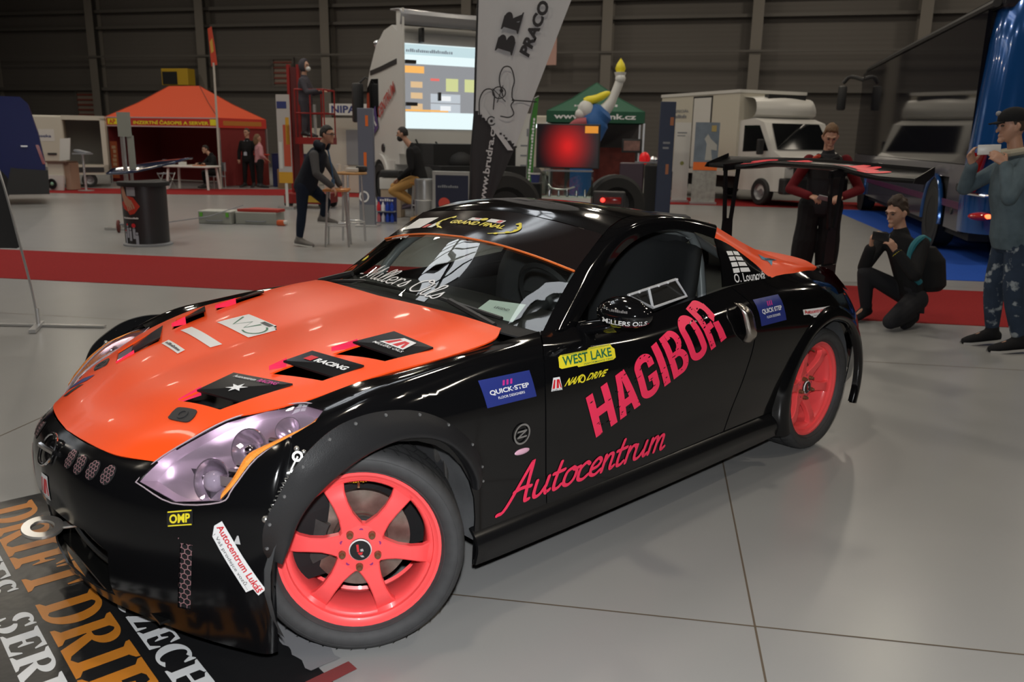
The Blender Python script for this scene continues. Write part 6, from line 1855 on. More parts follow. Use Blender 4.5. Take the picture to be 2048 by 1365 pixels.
for yc in (2.15, 9.6):
    P(t, 'wheel_arch', MB().tube([(-.01, yc + .60 * math.cos(R_(q)), .50 + .62 * math.sin(R_(q))) for q in range(-8, 189, 14)], .035, 8), BUSB, True)
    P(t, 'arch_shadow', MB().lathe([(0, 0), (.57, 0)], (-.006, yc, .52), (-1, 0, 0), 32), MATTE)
    road_wheel(t, (.14, yc, .50), (-1, 0, 0), .48, .30, .62)
P(t, 'underside', MB().span((.1, .3, .30), (2.4, Lb - .3, .45)), MATTE)
P(t, 'mirror_arm', MB().tube(cr([(.15, Lb - .05, 3.1), (-.25, Lb + .25, 3.25), (-.42, Lb + .35, 3.1)], 4), .05, 8).box((-.42, Lb + .35, 2.72), (.22, .12, .62), bev=.05), DARK, True)
P(t, 'tail_lamp', MB().tube([(.03, .06, 1.48), (-.01, .10, 1.20), (-.012, .12, .98)], [.10, .11, .08], 12), mat('coach_lamp_red', (.30, .006, .008), .08, coat=1), True)
P(t, 'lamp_rim', MB().tube([(-.03, .2, .95), (.15, -.03, .93), (.42, -.05, .93)], .022, 8), CHROME, True)
P(t, 'fog_lamp', MB().ball((.14, .00, .66), (.16, .12, .06)), mat('coach_fog_red', (.45, .01, .01), .1, coat=1), True)
P(t, 'lit_bulb', MB().ball((.20, -.10, .67), (.05, .03, .03)), glow('fog_glow', (1.0, .10, .03), 5.0), True)
for y, z in ((.95, .66), (.80, 1.0)): P(t, 'filler_cap', MB().lathe([(0, 0), (.05, 0), (.055, -.01)], (-.012, y, z), (-1, 0, 0), 14), DARK)
P(t, 'emblem', MB().ball((1.2, -.02, 3.1), (.2, .03, .06)), CHROME, True)

# ---- blue van and white van at the far left
t = thing('van', 'dark blue van cut off by the left edge', 'van', (-12.80, 16.2, 0), R_(38))
prof = [(0, .28), (.02, .85), (-.05, 1.5), (-.18, 2.1), (-.30, 2.22), (-5.2, 2.24), (-5.2, .28)]
P(t, 'body', MB().prism([(x, 0, z) for x, z in prof], (0, 1.9, 0)), mat('van_blue', (.006, .011, .085), .35, spec=.3))
P(t, 'bumper', MB().prism([(.04, -.02, .22), (.06, -.02, .72), (-.5, -.02, .76), (-.62, -.02, .78), (-.78, -.02, .22)], (0, 1.95, 0)), DARK)
P(t, 'tail_lamp', MB().prism([(.03, -.01, .85), (-.06, -.01, 1.25), (-.12, -.01, 1.25), (-.03, -.01, .85)], (0, .3, 0)), mat('van_lamp', (.22, .012, .012), .2))
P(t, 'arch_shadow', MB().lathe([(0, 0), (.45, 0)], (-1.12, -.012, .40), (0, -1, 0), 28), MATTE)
road_wheel(t, (-1.12, .08, .34), (0, -1, 0), .34, .24); road_wheel(t, (-4.2, .08, .34), (0, -1, 0), .34, .24)
P(t, 'door_handle', MB().box((-.33, -.02, 1.22), (.12, .03, .03)), SILV)
t = thing('van', 'cream white van with its side bay standing open', 'van', (-15.22, 21.8, 0), R_(33))
P(t, 'body', MB().span((-3.4, 0, .35), (-1.02, 1.8, 1.95), bev=.05).span((-1.05, 0, 1.84), (.02, 1.8, 1.96)).span((-.10, 0, .35), (.02, 1.8, 1.9)).span((-1.05, 0, .35), (.02, 1.8, .62)), WHITEW)
P(t, 'bay_wall', MB().span((-1.05, 1.0, .6), (-.08, 1.05, 1.86)), mat('bay_grey', (.16, .155, .14), .7))
P(t, 'lower_trim', MB().span((-3.4, -.015, .42), (-.1, .0, .56)), DARK)
flat('lettering', D2().rect(-2.05, 1.26, -1.25, 1.58), WHITE, t, (0, 0, 0), (1, 0, 0), (0, 0, 1), .006); flat('lettering', textfit('Rekuseka', -1.88, 1.36, -1.33, 1.44, .02), NAVY, t, (0, 0, 0), (1, 0, 0), (0, 0, 1), .010)
P(t, 'door_handle', MB().box((-1.35, -.02, .92), (.22, .03, .05)), DARK)
road_wheel(t, (-2.0, .08, .28), (0, -1, 0), .28, .2); road_wheel(t, (-.5, .10, .20), (0, -1, 0), .20, .16)
# little counters in front of it
t = thing('promo_counter', 'cream promotion counter with a round dark lens at its foot', 'counter', (-15.63, 20.3, 0))
P(t, 'body', MB().span((-.20, -.15, .32), (.25, .2, .72)), WHITEW); P(t, 'foot_panel', MB().prism([(-.40, -.2, 0), (.22, -.2, 0), (.28, -.2, .40), (-.30, -.2, .40)], (0, .06, 0)), WHITE)
P(t, 'lens', MB().lathe([(0, 0), (.13, 0), (.14, .02), (.12, .03)], (-.06, -.215, .17), (0, -1, 0), 20), MATTE, True); P(t, 'lens_centre', MB().ball((-.06, -.23, .17), (.05, .02, .05)), mat('lens_green', (.25, .5, .35), .2), True)
P(t, 'counter_top', MB().span((-.26, -.2, .72), (.40, .25, .76)), mat('top_brown', (.12, .07, .05), .5)); P(t, 'side_panel', MB().span((.25, -.1, .02), (.42, .25, .72)), mat('side_tan', (.35, .24, .17), .6))
P(t, 'sign', MB().prism([(.02, .05, .76), (.32, .05, .80), (.38, .08, 1.36), (.08, .08, 1.34)], (0, .02, 0)), WHITE)
t = thing('bar_table', 'small dark high table beside the cream counter', 'table', (-14.80, 20.2, 0))
P(t, 'table_top', MB().lathe([(0, .95), (.25, .95), (.25, .98), (0, .98)], n=24), GREY, True); P(t, 'post', MB().cyl((0, 0, .02), (0, 0, .95), .03), SILV); P(t, 'foot', MB().lathe([(0, 0), (.2, 0), (.2, .02), (0, .03)], n=20), SILV)
o = MB().box((0, 0, .03), (.35, .22, .05), rot=Matrix.Rotation(.2, 3, 'Y')).build('laptop', GREY); o.location = (-14.80, 20.2, 0.985); tag(o, 'grey laptop on the small dark high table', 'laptop')

# ---- orange tent
TR = mat('tent_orange', (.62, .065, .012), .75); TV = mat('tent_red_valance', (.50, .030, .018), .7); TW = mat('tent_red_wall', (.17, .012, .012), .85)
t = gazebo('gazebo_tent', 'orange pop-up tent with yellow lettering on a red valance', (-14.46, 23.37, 0), R_(-10.3), 4.15, 2.25, 1.70, 1.98, 2.93, 1.15, TR, TV, TW)
for x in (-2.05, 2.05): P(t, 'side_wall', MB().span((x - .01, .05, .03), (x + .01, 2.2, 1.70)), TW)
P(t, 'back_wall', MB().span((-2.05, 2.2, .03), (2.05, 2.22, 1.70)), TW)
for z in (1.715, 1.965): P(t, 'piping', MB().box((0, -.015, z), (4.16, .012, .035)), mat('piping_pale', (.55, .38, .38), .6))
flat('lettering', textfit('INZERTNÍ ČASOPIS A SERVER', -1.0, 1.77, 1.75, 1.90, .03), YELLOWV, t, (0, -.014, 0), (1, 0, 0), (0, 0, 1), .004)['label'] = 'yellow lettering'
flat('print', D2().rect(-1.98, 1.76, -1.62, 1.93).rect(1.80, 1.76, 2.06, 1.93), YELLOWV, t, (0, -.014, 0), (1, 0, 0), (0, 0, 1), .004); flat('print', textfit('AP', -1.92, 1.78, -1.68, 1.91, .03), REDV, t, (0, -.014, 0), (1, 0, 0), (0, 0, 1), .008)
P(t, 'side_print', MB().span((2.08, .2, 1.77), (2.09, 2.0, 1.90)), mat('side_print', (.45, .16, .02), .7))
flat('print', D2().rect(-1.98, .15, -1.70, 1.25), mat('leaf_orange', (.40, .08, .02), .7), t, (0, 0, 0), (1, 0, 0), (0, 0, 1), .02); flat('print', blur_print(0, 0, .9, .16, 7).xf(rot=PI / 2, dx=-1.76, dy=.25), mat('leaf_pale', (.55, .35, .2), .7), t, (0, 0, 0), (1, 0, 0), (0, 0, 1), .025)
t = thing('flag_pole', 'tall pale pole with a narrow orange flag at the tent corner', 'flag', (-12.22, 22.55, 0))
P(t, 'pole', MB().cyl((0, 0, 0), (.02, 0, 3.45), .030, n=10), mat('pole_pale', (.48, .45, .40), .5)); P(t, 'flag_cloth', MB().prism([(-.05, 0, 3.35), (.12, 0, 3.40), (.08, 0, 3.9), (.02, 0, 4.40), (-.09, 0, 4.34)], (0, .02, 0)), mat('flag_orange', (.50, .05, .02), .7))
P(t, 'flag_print', MB().prism([(-.03, -.005, 3.7), (.05, -.005, 3.75), (.03, -.005, 4.1), (-.05, -.005, 4.0)], (0, .003, 0)), mat('flag_yellow', (.55, .32, .05), .7))
t = thing('plastic_table', 'white plastic garden table in front of the orange tent', 'table', (-12.75, 22.0, 0))
P(t, 'table_top', MB().box((0, 0, .63), (1.36, .75, .05), bev=.02), WHITE)
for x in (-.60, .60):
    for y in (-.30, .30): P(t, 'leg', MB().tube([(x * .95, y * .9, .62), (x * 1.03, y * 1.05, 0)], .035, 8), WHITE, True)
o = MB().box((0, 0, .05), (.18, .12, .10)).build('leaflet_box', WHITE); o.location = (-12.98, 21.9, .656); tag(o, 'white leaflet box on the plastic table', 'box')
o = MB().box((0, 0, .01), (.30, .20, .02)).build('leaflet_pile', mat('leaflet_orange', (.5, .14, .04), .6)); o.location = (-12.45, 21.85, .656); tag(o, 'pile of orange leaflets on the right of the plastic table', 'leaflets')
o = MB().box((0, 0, .01), (.25, .18, .02)).build('leaflet_pile', mat('leaflet_pale', (.5, .42, .34), .6)); o.location = (-12.76, 22.1, .656); tag(o, 'pile of pale leaflets in the middle of the plastic table', 'leaflets')
t = thing('folding_chair', 'dark folding chair left of the plastic table', 'chair', (-13.75, 22.3, 0))
P(t, 'seat', MB().box((0, 0, .40), (.36, .34, .03)), GREY); P(t, 'backrest', MB().box((0, .18, .68), (.36, .03, .22)), GREY)
for x in (-.17, .17):
    for s in (1, -1): P(t, 'leg', MB().tube([(x, -s * .17, .42), (x, s * .17, 0)], .014, 6), SILV)
t = thing('promo_counter', 'red counter inside the right half of the orange tent', 'counter', (-12.2, 24.0, 0)); P(t, 'body', MB().span((-.55, 0, .02), (.55, .5, .92)), mat('counter_red', (.26, .016, .012), .7)); P(t, 'counter_top', MB().span((-.58, -.03, .92), (.58, .53, .95)), TV)
t = thing('promo_table', 'table draped in dark blue cloth right of the orange tent', 'table', (-10.85, 23.9, 0)); P(t, 'cloth', MB().span((-.42, 0, 0), (.45, .6, .97), bev=.03), mat('cloth_navy', (.014, .018, .085), .8)); P(t, 'cloth_top', MB().span((-.43, -.01, .97), (.46, .61, .985)), mat('cloth_navy', (.014, .018, .085), .8))
o = MB().box((0, 0, .28), (.36, .34, .56), bev=.01).build('cardboard_box', mat('cardboard', (.22, .13, .065), .8)); o.location = (-10.62, 23.4, 0); tag(o, 'brown cardboard box in front of the dark blue table', 'box')
o = MB().span((-.10, 0, 0), (.10, .02, .45)).build('green_poster', mat('poster_green', (.09, .50, .06), .6)); o.location = (-10.83, 24.2, .986); tag(o, 'bright green poster standing on the dark blue table', 'poster')
t = thing('partition_wall', 'pale partition panel behind the dark blue table', 'partition', (-10.4, 25.2, 0)); P(t, 'panel', MB().span((-.9, 0, .05), (.9, .04, 1.75)), WHITEW); P(t, 'foot', MB().span((-.9, -.15, 0), (-.85, .2, .05)).span((.85, -.15, 0), (.9, .2, .05)), SILV)
# yellow heater on the wall
t = thing('air_heater', 'yellow air heater on the back wall above the tent', 'heater', (-21.8, 37.05, 0), -.0997)
P(t, 'housing', MB().span((-.72, -.3, 3.65), (.68, .25, 4.38), bev=.02), mat('heater_yellow', (.52, .33, .02), .5)); P(t, 'grille', MB().span((-.66, -.32, 3.68), (.12, -.29, 4.24)), MATTE)
P(t, 'bracket', MB().span((-.6, .4, 3.2), (-.5, .62, 3.66)).span((.45, .4, 3.2), (.55, .62, 3.66)), DARK)

# ---- printed drum counter, its pole stand, ramp trolley, cases
t = thing('promo_counter', 'round black promotion counter printed with a hand on a red cloth', 'counter', (-7.05, 10.85, 0))
def sheet(r, z, th): return (r * math.sin(th), -r * math.cos(th) * .72, z)
P(t, 'body', MB().lathe([(.29, .02), (.295, .84)], n=40), mat('counter_print', (.022, .020, .022), .4), True)
P(t, 'counter_top', MB().lathe([(0, .885), (.34, .885), (.345, .86), (.34, .83), (.29, .83)], n=40), MATTE, True)
P(t, 'base', MB().lathe([(0, 0), (.33, 0), (.33, .02), (.28, .04)], n=40), GREY, True)
def wrap(d, m, l=.004, name='print', lab=None):
    bm = bmesh.new(); vs = [bm.verts.new((x, y, 0)) for x, y in d.v]
    for f in d.f:
        try: bm.faces.new([vs[i] for i in f])
        except ValueError: pass
    bmesh.ops.triangulate(bm, faces=bm.faces[:])
    for _ in range(3):
        es = [e for e in bm.edges if e.calc_length() > .06]
        if not es: break
        bmesh.ops.subdivide_edges(bm, edges=es, cuts=1); bmesh.ops.triangulate(bm, faces=bm.faces[:])
    for v in bm.verts:
        th = v.co.x / .29 + R_(-34); v.co = Vector(((.294 + l) * math.sin(th), -(.294 + l) * math.cos(th), v.co.y))
    me = bpy.data.meshes.new(name); bm.to_mesh(me); bm.free()
    o = link_mesh(name, me, m, t); 
    if lab: o['label'] = lab
wrap(D2().poly([(.0, .66), (.10, .70), (.19, .68), (.27, .56), (.19, .46), (.12, .44), (.03, .56)]).poly([(-.07, .60), (.04, .64), (.10, .48), (.0, .52)]), mat('print_red', (.50, .04, .02), .5), .003, lab='red cloth print')
hand = D2().poly([(-.05, .82), (.04, .82), (.08, .70), (.17, .62), (.14, .54), (.05, .57), (-.02, .68)])
for k in range(4): hand.stroke([(.06 + .03 * k, .60 + .012 * k), (.09 + .03 * k, .54 + .01 * k), (.10 + .03 * k, .50 + .012 * k)], .022)
wrap(hand, mat('print_skin', (.46, .26, .17), .6), .005, lab='hand print'); wrap(D2().rect(.09, .70, .22, .82), mat('print_grey', (.30, .33, .36), .6), .003)
wrap(D2().rect(-.22, .02, -.12, .82), mat('print_olive', (.22, .21, .12), .6), .003); wrap(blur_print(-.04, .385, .24, .41, 18), WHITEV, .004)
ppl = D2()
for k, (x, y) in enumerate([(.0, .12), (.05, .20), (.10, .16), (.16, .19), (.20, .10)]): ppl.rect(x - .02, y - .08, x + .02, y + .06).disc(x, y + .085, .018)
wrap(ppl, mat('print_people', (.35, .36, .42), .6), .004); wrap(D2().disc(.05, .305, .016).disc(.16, .295, .03).disc(.0, .22, .014), REDV, .006)
t = thing('display_rack', 'steel post rack with a tilted dark blue panel behind the round counter', 'display rack', (-8.42, 12.5, 0))
P(t, 'post', MB().box((0, 0, .93), (.05, .05, 1.80)).box((.09, .02, .93), (.03, .05, 1.80)), SILV); P(t, 'post_print', MB().span((-.05, -.03, 1.48), (.17, .0, 1.86)).span((.10, -.02, .95), (.20, .0, 1.5)), mat('print_greygreen', (.28, .30, .27), .6))
b = MB().grid(crgrid([[(-.32, -.05, .90), (.2, -.15, .94), (.90, -.1, 1.10)], [(-.35, .25, .98), (.25, .25, 1.06), (.95, .25, 1.16)], [(-.2, .6, 1.0), (.25, .6, 1.10), (.85, .6, 1.16)]], 5, 6))
P(t, 'tilted_panel', b, mat('panel_deepblue', (.010, .018, .06), .12, coat=.7), True); P(t, 'foot', MB().span((-.3, -.25, 0), (.5, -.2, .04)).span((-.3, .2, 0), (.5, .25, .04)), SILV)
solidify([o for o in t.children if o.name.startswith('tilted')][0], .03)
t = thing('trolley', 'low trolley with small maroon wheels and a long bar', 'trolley', (-8.0, 12.15, 0), .45)
P(t, 'frame', MB().tube([(-.32, 0, .13), (.32, 0, .13)], .015).tube([(.30, 0, .14), (1.0, .45, .20), (1.55, .75, .36)], .008), GREY, True)
for x in (-.33, .33): P(t, 'wheel', MB().lathe([(0, -.02), (.085, -.02), (.10, -.012), (.10, .012), (.085, .02), (0, .02)], (x, 0, .10), (1, 0, 0), 20), mat('wheel_maroon', (.12, .02, .015), .6), True)
def toolcase(label, loc, w, d, h, rz, latch=True):
    t = thing('tool_case', label, 'case', loc, rz, 'grey tool cases on the floor')
    P(t, 'body', MB().box((0, 0, h / 2), (w, d, h), bev=.012), mat('case_grey', (.30, .31, .28), .5)); P(t, 'lid', MB().box((0, 0, h + .012), (w * 1.01, d * 1.01, .03), bev=.01), mat('case_pale', (.44, .45, .41), .5))
    if latch:
        for x in (-.4, .4): P(t, 'latch', MB().box((x * w, -d / 2 - .008, h * .82), (.05, .02, .07)), mat('latch_green', (.12, .42, .04), .5))
    P(t, 'handle', MB().tube([(-.15 * w / .6, -d / 2 - .01, h * .35), (-.1 * w / .6, -d / 2 - .03, h * .3), (.1 * w / .6, -d / 2 - .03, h * .3), (.15 * w / .6, -d / 2 - .01, h * .35)], .01, 6), GREY)
    return t
toolcase('grey tool case with green latches, left of the two on the floor', (-7.57, 13.85, 0), .60, .40, .20, .05); toolcase('grey tool case under the red object, right of the two on the floor', (-6.87, 14.0, 0), .74, .42, .19, .08, False)
o = MB().prism([(-.36, -.2, 0), (.38, -.15, -.0), (.40, .1, .0), (-.2, .2, .0)], (0, 0, .045)).build('red_cushion', mat('cushion_red', (.36, .03, .02), .6)); o.location = (-6.83, 13.98, .222); tag(o, 'flat red pad lying on the right tool case', 'pad')
o = MB().box((0, 0, .05), (.16, .10, .10), bev=.03).build('orange_tool', mat('tool_orange', (.55, .10, .03), .5)); o.location = (-6.36, 13.75, 0); tag(o, 'small orange and white tool on the floor beside the cases', 'tool'); P(o, 'white_half', MB().box((.07, 0, .06), (.08, .09, .07), bev=.02), WHITE)

# ---- red mast lift, roll-up, booth
RED = mat('lift_red', (.28, .016, .014), .45)
t = thing('mast_lift', 'red mast lift with a raised railed platform', 'lift', (-7.35, 17.5, 0))
b = MB()
for x in (-.42, -.20): b.span((x - .03, -.03, .2), (x + .03, .05, 3.0))
P(t, 'mast', b, RED); P(t, 'mast_chain', MB().span((-.38, -.01, .3), (-.24, .03, 2.95)), mat('mast_dark', (.10, .012, .012), .6))
P(t, 'platform', MB().span((-.20, -.30, 1.36), (.48, .35, 1.50)), RED)
b = MB()
for x in (-.18, .16, .46):
    for y in (-.28, .33): b.tube([(x, y, 1.5), (x, y, 2.48)], .017, 6)
for z in (2.48, 2.0):
    b.tube([(-.18, -.28, z), (.46, -.28, z), (.46, .33, z), (-.18, .33, z)], .018, 6, closed=True)
P(t, 'guard_rail', b, RED); P(t, 'base', MB().span((-.50, -.35, .10), (.45, .40, .32), bev=.02), RED); P(t, 'hazard_stripe', MB().span((.05, -.365, .14), (.42, -.352, .28)), mat('hazard', (.45, .28, .03), .5))
for x in (-.42, .36):
    for y in (-.28, .32): P(t, 'castor', MB().lathe([(0, -.03), (.09, -.03), (.09, .03), (0, .03)], (x, y, .09), (0, 1, 0), 14), DARK, True)
rollup('orange and white hanging banner in front of the red mast lift', (-7.66, 16.9, 0), .29, 2.36, .05, mat('banner_pale', (.46, .42, .40), .6),
       [(D2().rect(-.02, .9, .13, 1.75), mat('banner_red', (.45, .07, .03), .6)), (D2().rect(-.15, .55, .15, .78), mat('banner_amber', (.58, .30, .02), .6)), (D2().rect(.04, 1.35, .12, 1.9), mat('banner_amber', (.58, .30, .02), .6)), (D2().rect(-.13, 2.08, .08, 2.22), NAVY), (D2().rect(-.12, .85, -.05, 1.4), WHITE)], z0=.55)
t = thing('exhibition_booth', 'white exhibition booth with navy capital letters on its fascia', 'booth', (-8.2, 22.2, 0))
P(t, 'back_panel', MB().span((-.95, .5, .02), (.75, .54, 2.02)), mat('booth_cream', (.50, .48, .42), .6)); P(t, 'fascia', MB().span((-.52, -.02, 2.08), (1.1, .03, 2.38)), WHITE)
for x in (-.95, .75): P(t, 'booth_post', MB().span((x - .03, -.02, 0), (x + .03, .04, 2.35)), SILV)
flat('lettering', textfit('NIPA', -.46, 2.14, .24, 2.33, .03), NAVY, t, (0, -.02, 0), (1, 0, 0), (0, 0, 1), .008)['label'] = 'navy capital lettering'
P(t, 'panel_picture', MB().span((-.25, .47, .75), (.22, .49, 1.70)), GREY); P(t, 'counter', MB().span((-.2, .0, .02), (.6, .35, .62)), WHITEW)
# ================================================================== people
SKIN = mat('skin', (.44, .24, .16), .5)
def V(*a): return Vector(a)
def capsule(b, pts, rs, n=12):
    """tapered limb through pts with rounded ends"""
    P_ = cr(pts, 4)
    R2 = [r[0] for r in cr([(r, 0, 0) for r in rs], 4)]
    b.tube(P_, R2, n)
    b.ball(tuple(P_[0]), R2[0], 12, 8).ball(tuple(P_[-1]), R2[-1], 12, 8)
def ringloft(b, rings, n=18):
    rows = []
    for c, r, f in rings:
        c, r, f = Vector(c), Vector(r), Vector(f)
        rows.append([c + r * math.cos(2 * PI * i / n) + f * math.sin(2 * PI * i / n) for i in range(n)])
    k0 = len(b.v)
    fs = []
    for i in range(len(rows) - 1):
        for j in range(n): fs.append((i * n + j, i * n + (j + 1) % n, (i + 1) * n + (j + 1) % n, (i + 1) * n + j))
    fs += [tuple(range(n - 1, -1, -1)), tuple(range((len(rows) - 1) * n, len(rows) * n))]
    b.add([p for r_ in rows for p in r_], fs)
def fuse(name, b, m, parent, vox=.010, sm=4, label=None):
    """melt overlapping shapes into one continuous skin"""
    o = b.build(name, m, parent)
    md = o.modifiers.new('r', 'REMESH'); md.mode = 'VOXEL'; md.voxel_size = vox
    s_ = o.modifiers.new('s', 'SMOOTH'); s_.iterations = sm; s_.factor = .5
    evaluate(o)
    if not o.data.materials: o.data.materials.append(m)
    o.data.polygons.foreach_set('use_smooth', [True] * len(o.data.polygons))
    if label: o['label'] = label
    return o
def head_shape(b, c, f, u, s=1.0):
    f = Vector(f).normalized(); u = Vector(u); u = (u - f * u.dot(f)).normalized(); r = f.cross(u)
    M = lambda x, y, z: Vector(c) + (r * x + f * y + u * z) * s
    st = len(b.v)
    b.ball((0, 0, 0), (.074, .096, .116), 22, 16)
    for i in range(st, len(b.v)):
        x, y, z = b.v[i]
        if z < 0:
            t = -z / .116
            x *= 1 - .26 * t; y = y * (1 - .10 * t) + .012 * t
        if y > .05: y -= (y - .05) * .25
        if y > .03 and abs(z - .012) < .02: y -= .006 * (abs(x) > .012)      # eye hollows
        b.v[i] = tuple(M(x, y, z))
    capsule(b, [M(0, .085, .020), M(0, .097, -.002), M(0, .106, -.024)], [.008, .010, .013], 8)      # nose
    b.ball(tuple(M(0, .076, -.092)), .024 * s, 10, 7)                                                # chin
    capsule(b, [M(-.02, .083, -.056), M(0, .090, -.055), M(.02, .083, -.056)], [.006, .009, .006], 8)  # lips
    capsule(b, [M(-.045, .078, .034), M(0, .088, .032), M(.045, .078, .034)], [.009, .011, .009], 8)   # brow
    for q in (-1, 1):
        capsule(b, [M(q * .076, -.006, .026), M(q * .082, -.014, .004), M(q * .074, -.004, -.028)], [.010, .014, .009], 8)
    return M, r, f, u
def hand_shape(b, wrist, d, pn, side, curl=35, s=1.0):
    """palm and five fingers; d = towards the fingertips, pn = way the palm faces, side +1/-1 puts the thumb"""
    d = Vector(d).normalized(); pn = Vector(pn); pn = (pn - d * pn.dot(d)).normalized(); l = d.cross(pn) * side
    w = Vector(wrist)
    ringloft(b, [(w, l * .026 * s, pn * .020 * s), (w + d * .03 * s, l * .036 * s, pn * .017 * s), (w + d * .075 * s, l * .043 * s, pn * .015 * s), (w + d * .092 * s, l * .040 * s, pn * .011 * s)], 12)
    for k, (off, L, c_) in enumerate(((-.032, .058, 1.15), (-.011, .074, 1.05), (.010, .080, 1.0), (.031, .072, .9))):
        p = w + d * (.086 - .006 * abs(k - 2)) * s + l * off * s
        pts = [p]; dd = d.copy()
        for seg, fr in enumerate((.45, .32, .25)):
            a = R_(curl * c_ * (.7 if seg == 0 else 1.0))
            dd = (dd * math.cos(a) + pn * math.sin(a)).normalized()
            p = p + dd * L * fr * s; pts.append(p)
        capsule(b, pts, [.0095 * s, .009 * s, .008 * s, .007 * s], 8)
    p = w + d * .022 * s + l * .030 * s
    q = p + (l * .8 + d * .55 + pn * .45).normalized() * .038 * s
    e = q + (d * .85 + pn * .5 + l * .1).normalized() * .030 * s
    capsule(b, [p, q, e], [.013 * s, .011 * s, .008 * s], 8)
def shoe(parent, ankle, toe, m, sole=None, s=1.0, flat_=True):
    a, t = Vector(ankle), Vector(toe)
    d = (t - a); d.z = 0
    if d.length < 1e-3: d = Vector((0, -1, 0))
    d.normalize(); r = d.cross(Vector((0, 0, 1)))
    g0 = min(a.z - .07, t.z - .03)
    hl_ = Vector((a.x, a.y, 0)) - d * .06 * s
    b = MB()
    rings = []
    z0 = t.z - .035
    za = a.z
    for k, (x, w, h) in enumerate(((-.012, .034, .07), (.04, .047, .115), (.11, .049, .105), (.17, .054, .078), (.235, .052, .062), (.285, .030, .045))):
        base = (za - .075) + (z0 - (za - .075)) * (x / .27)
        c = hl_ + d * x * s + Vector((0, 0, base + h / 2))
        rings.append((c, r * w * s, Vector((0, 0, h / 2))))
    ringloft(b, rings, 16)
    capsule(b, [a + Vector((0, 0, .03)), a - Vector((0, 0, .02))], [.052 * s, .052 * s])
    o = fuse('shoe', b, m, parent, .010, 3)
    if sole:
        b = MB()
        rr = []
        for c, rv, fv in rings:
            zb = c.z - fv.z
            rr.append([Vector((c.x, c.y, zb)) + rv * 1.08 + Vector((0, 0, .018)), Vector((c.x, c.y, zb)) + rv * 1.08 - Vector((0, 0, .004)), Vector((c.x, c.y, zb)) - rv * 1.08 - Vector((0, 0, .004)), Vector((c.x, c.y, zb)) - rv * 1.08 + Vector((0, 0, .018))])
        b.grid(rr)
        b.build('sole', sole, o)
    return o
def person(name, label, J, cl, vox=.010, cat='person'):
    """J: joints in hall coordinates; cl: clothing materials"""
    base = Vector(J['base'])
    root = thing(name, label, cat, base)
    g = {k: (Vector(v) - base if isinstance(v, (tuple, list, Vector)) and len(v) == 3 and k not in ('f', 'u', 'hdl', 'hdr', 'pnl', 'pnr', 'tf') else v) for k, v in J.items()}
    f = Vector(J['f']).normalized(); u = Vector(J.get('u', (0, 0, 1)))
    sc_ = J.get('s', 1.0)
    sr = (g['sr'] - g['sl']); srn = sr.normalized()
    hr = (g['hr'] - g['hl']); hrn = hr.normalized()
    pel = (g['hl'] + g['hr']) / 2; che = (g['sl'] + g['sr']) / 2
    up = (che - pel).normalized()
    tf = Vector(J['tf']).normalized() if 'tf' in J else srn.cross(up) * -1
    if tf.dot(f) < 0 and 'tf' not in J: tf = -tf
    bw = J.get('build', 1.0)
    def torso(b, e):
        mid = pel.lerp(che, .45); wr = (srn + hrn).normalized()
        hf = tf
        ringloft(b, [(pel - up * .09, hrn * (.135 + e) * bw, hf * (.10 + e) * bw), (pel, hrn * (.155 + e) * bw, hf * (.115 + e) * bw), (pel.lerp(che, .28), wr * (.140 + e) * bw, hf * (.105 + e) * bw),
                     (pel.lerp(che, .62) + hf * .01, wr * (.155 + e) * bw, hf * (.115 + e) * bw), (pel.lerp(che, .88), srn * (.165 + e) * bw, hf * (.105 + e) * bw), (che + up * .03, srn * (.125 + e) * bw, hf * (.080 + e) * bw), (che + up * .07, srn * (.065 + e), hf * (.06 + e))])
    def arm(b, s_, e, upto=1.0):
        S_, E_, W_ = g['s' + s_], g['e' + s_], g['w' + s_]
        W2 = E_.lerp(W_, upto)
        capsule(b, [S_, S_.lerp(E_, .5), E_], [.056 + e, .048 + e, .041 + e]); capsule(b, [E_, E_.lerp(W2, .45), W2], [.041 + e, .040 + e, (.028 if upto > .95 else .034) + e])
    def leg(b, s_, e, upto=1.0, wide=0.0):
        H_, K_, A_ = g['h' + s_], g['k' + s_], g['a' + s_]
        A2 = K_.lerp(A_, upto)
        capsule(b, [H_, H_.lerp(K_, .5), K_], [.088 + e, .074 + e, .056 + e + wide]); capsule(b, [K_, K_.lerp(A2, .4), A2], [.055 + e + wide, .055 + e + wide, .036 + e + wide])
    # body
    b = MB()
    M, r, f2, u2 = head_shape(b, g['head'], f, u, sc_)
    nk = che + up * .05
    capsule(b, [nk, nk.lerp(g['head'] - u2 * .06 - f2 * .02, .6), g['head'] - u2 * .05 - f2 * .015], [.062, .054, .052])
    torso(b, -.02)
    for s_ in 'lr':
        arm(b, s_, -.004); leg(b, s_, -.010)
        E_, W_ = g['e' + s_], g['w' + s_]
        hand_shape(b, W_, J.get('hd' + s_, (W_ - E_)), J.get('pn' + s_, (0, 0, -1)), J.get('th' + s_, 1 if s_ == 'l' else -1), J.get('curl' + s_, 35), sc_)
        a_ = g['a' + s_]; t_ = g['t' + s_]
        capsule(b, [a_, a_.lerp(t_, .5) + V(0, 0, .004), a_.lerp(t_, .85) + V(0, 0, .008)], [.030, .024, .016])
    body = fuse('body', b, cl.get('skin', SKIN), root, vox, 3)
    for q in (-1, 1):
        e = MB().ball(tuple(M(q * .031, .082, .014)), (.013 * sc_, .013 * sc_, .008 * sc_), 10, 7); e.build('eye', mat('eye_dark', (.05, .04, .035), .3), body)
        capsule(bb := MB(), [M(q * .016, .094, .034), M(q * .034, .090, .038), M(q * .050, .078, .032)], [.004, .005, .003], 6); bb.build('eyebrow', cl.get('hair', DARK), body)
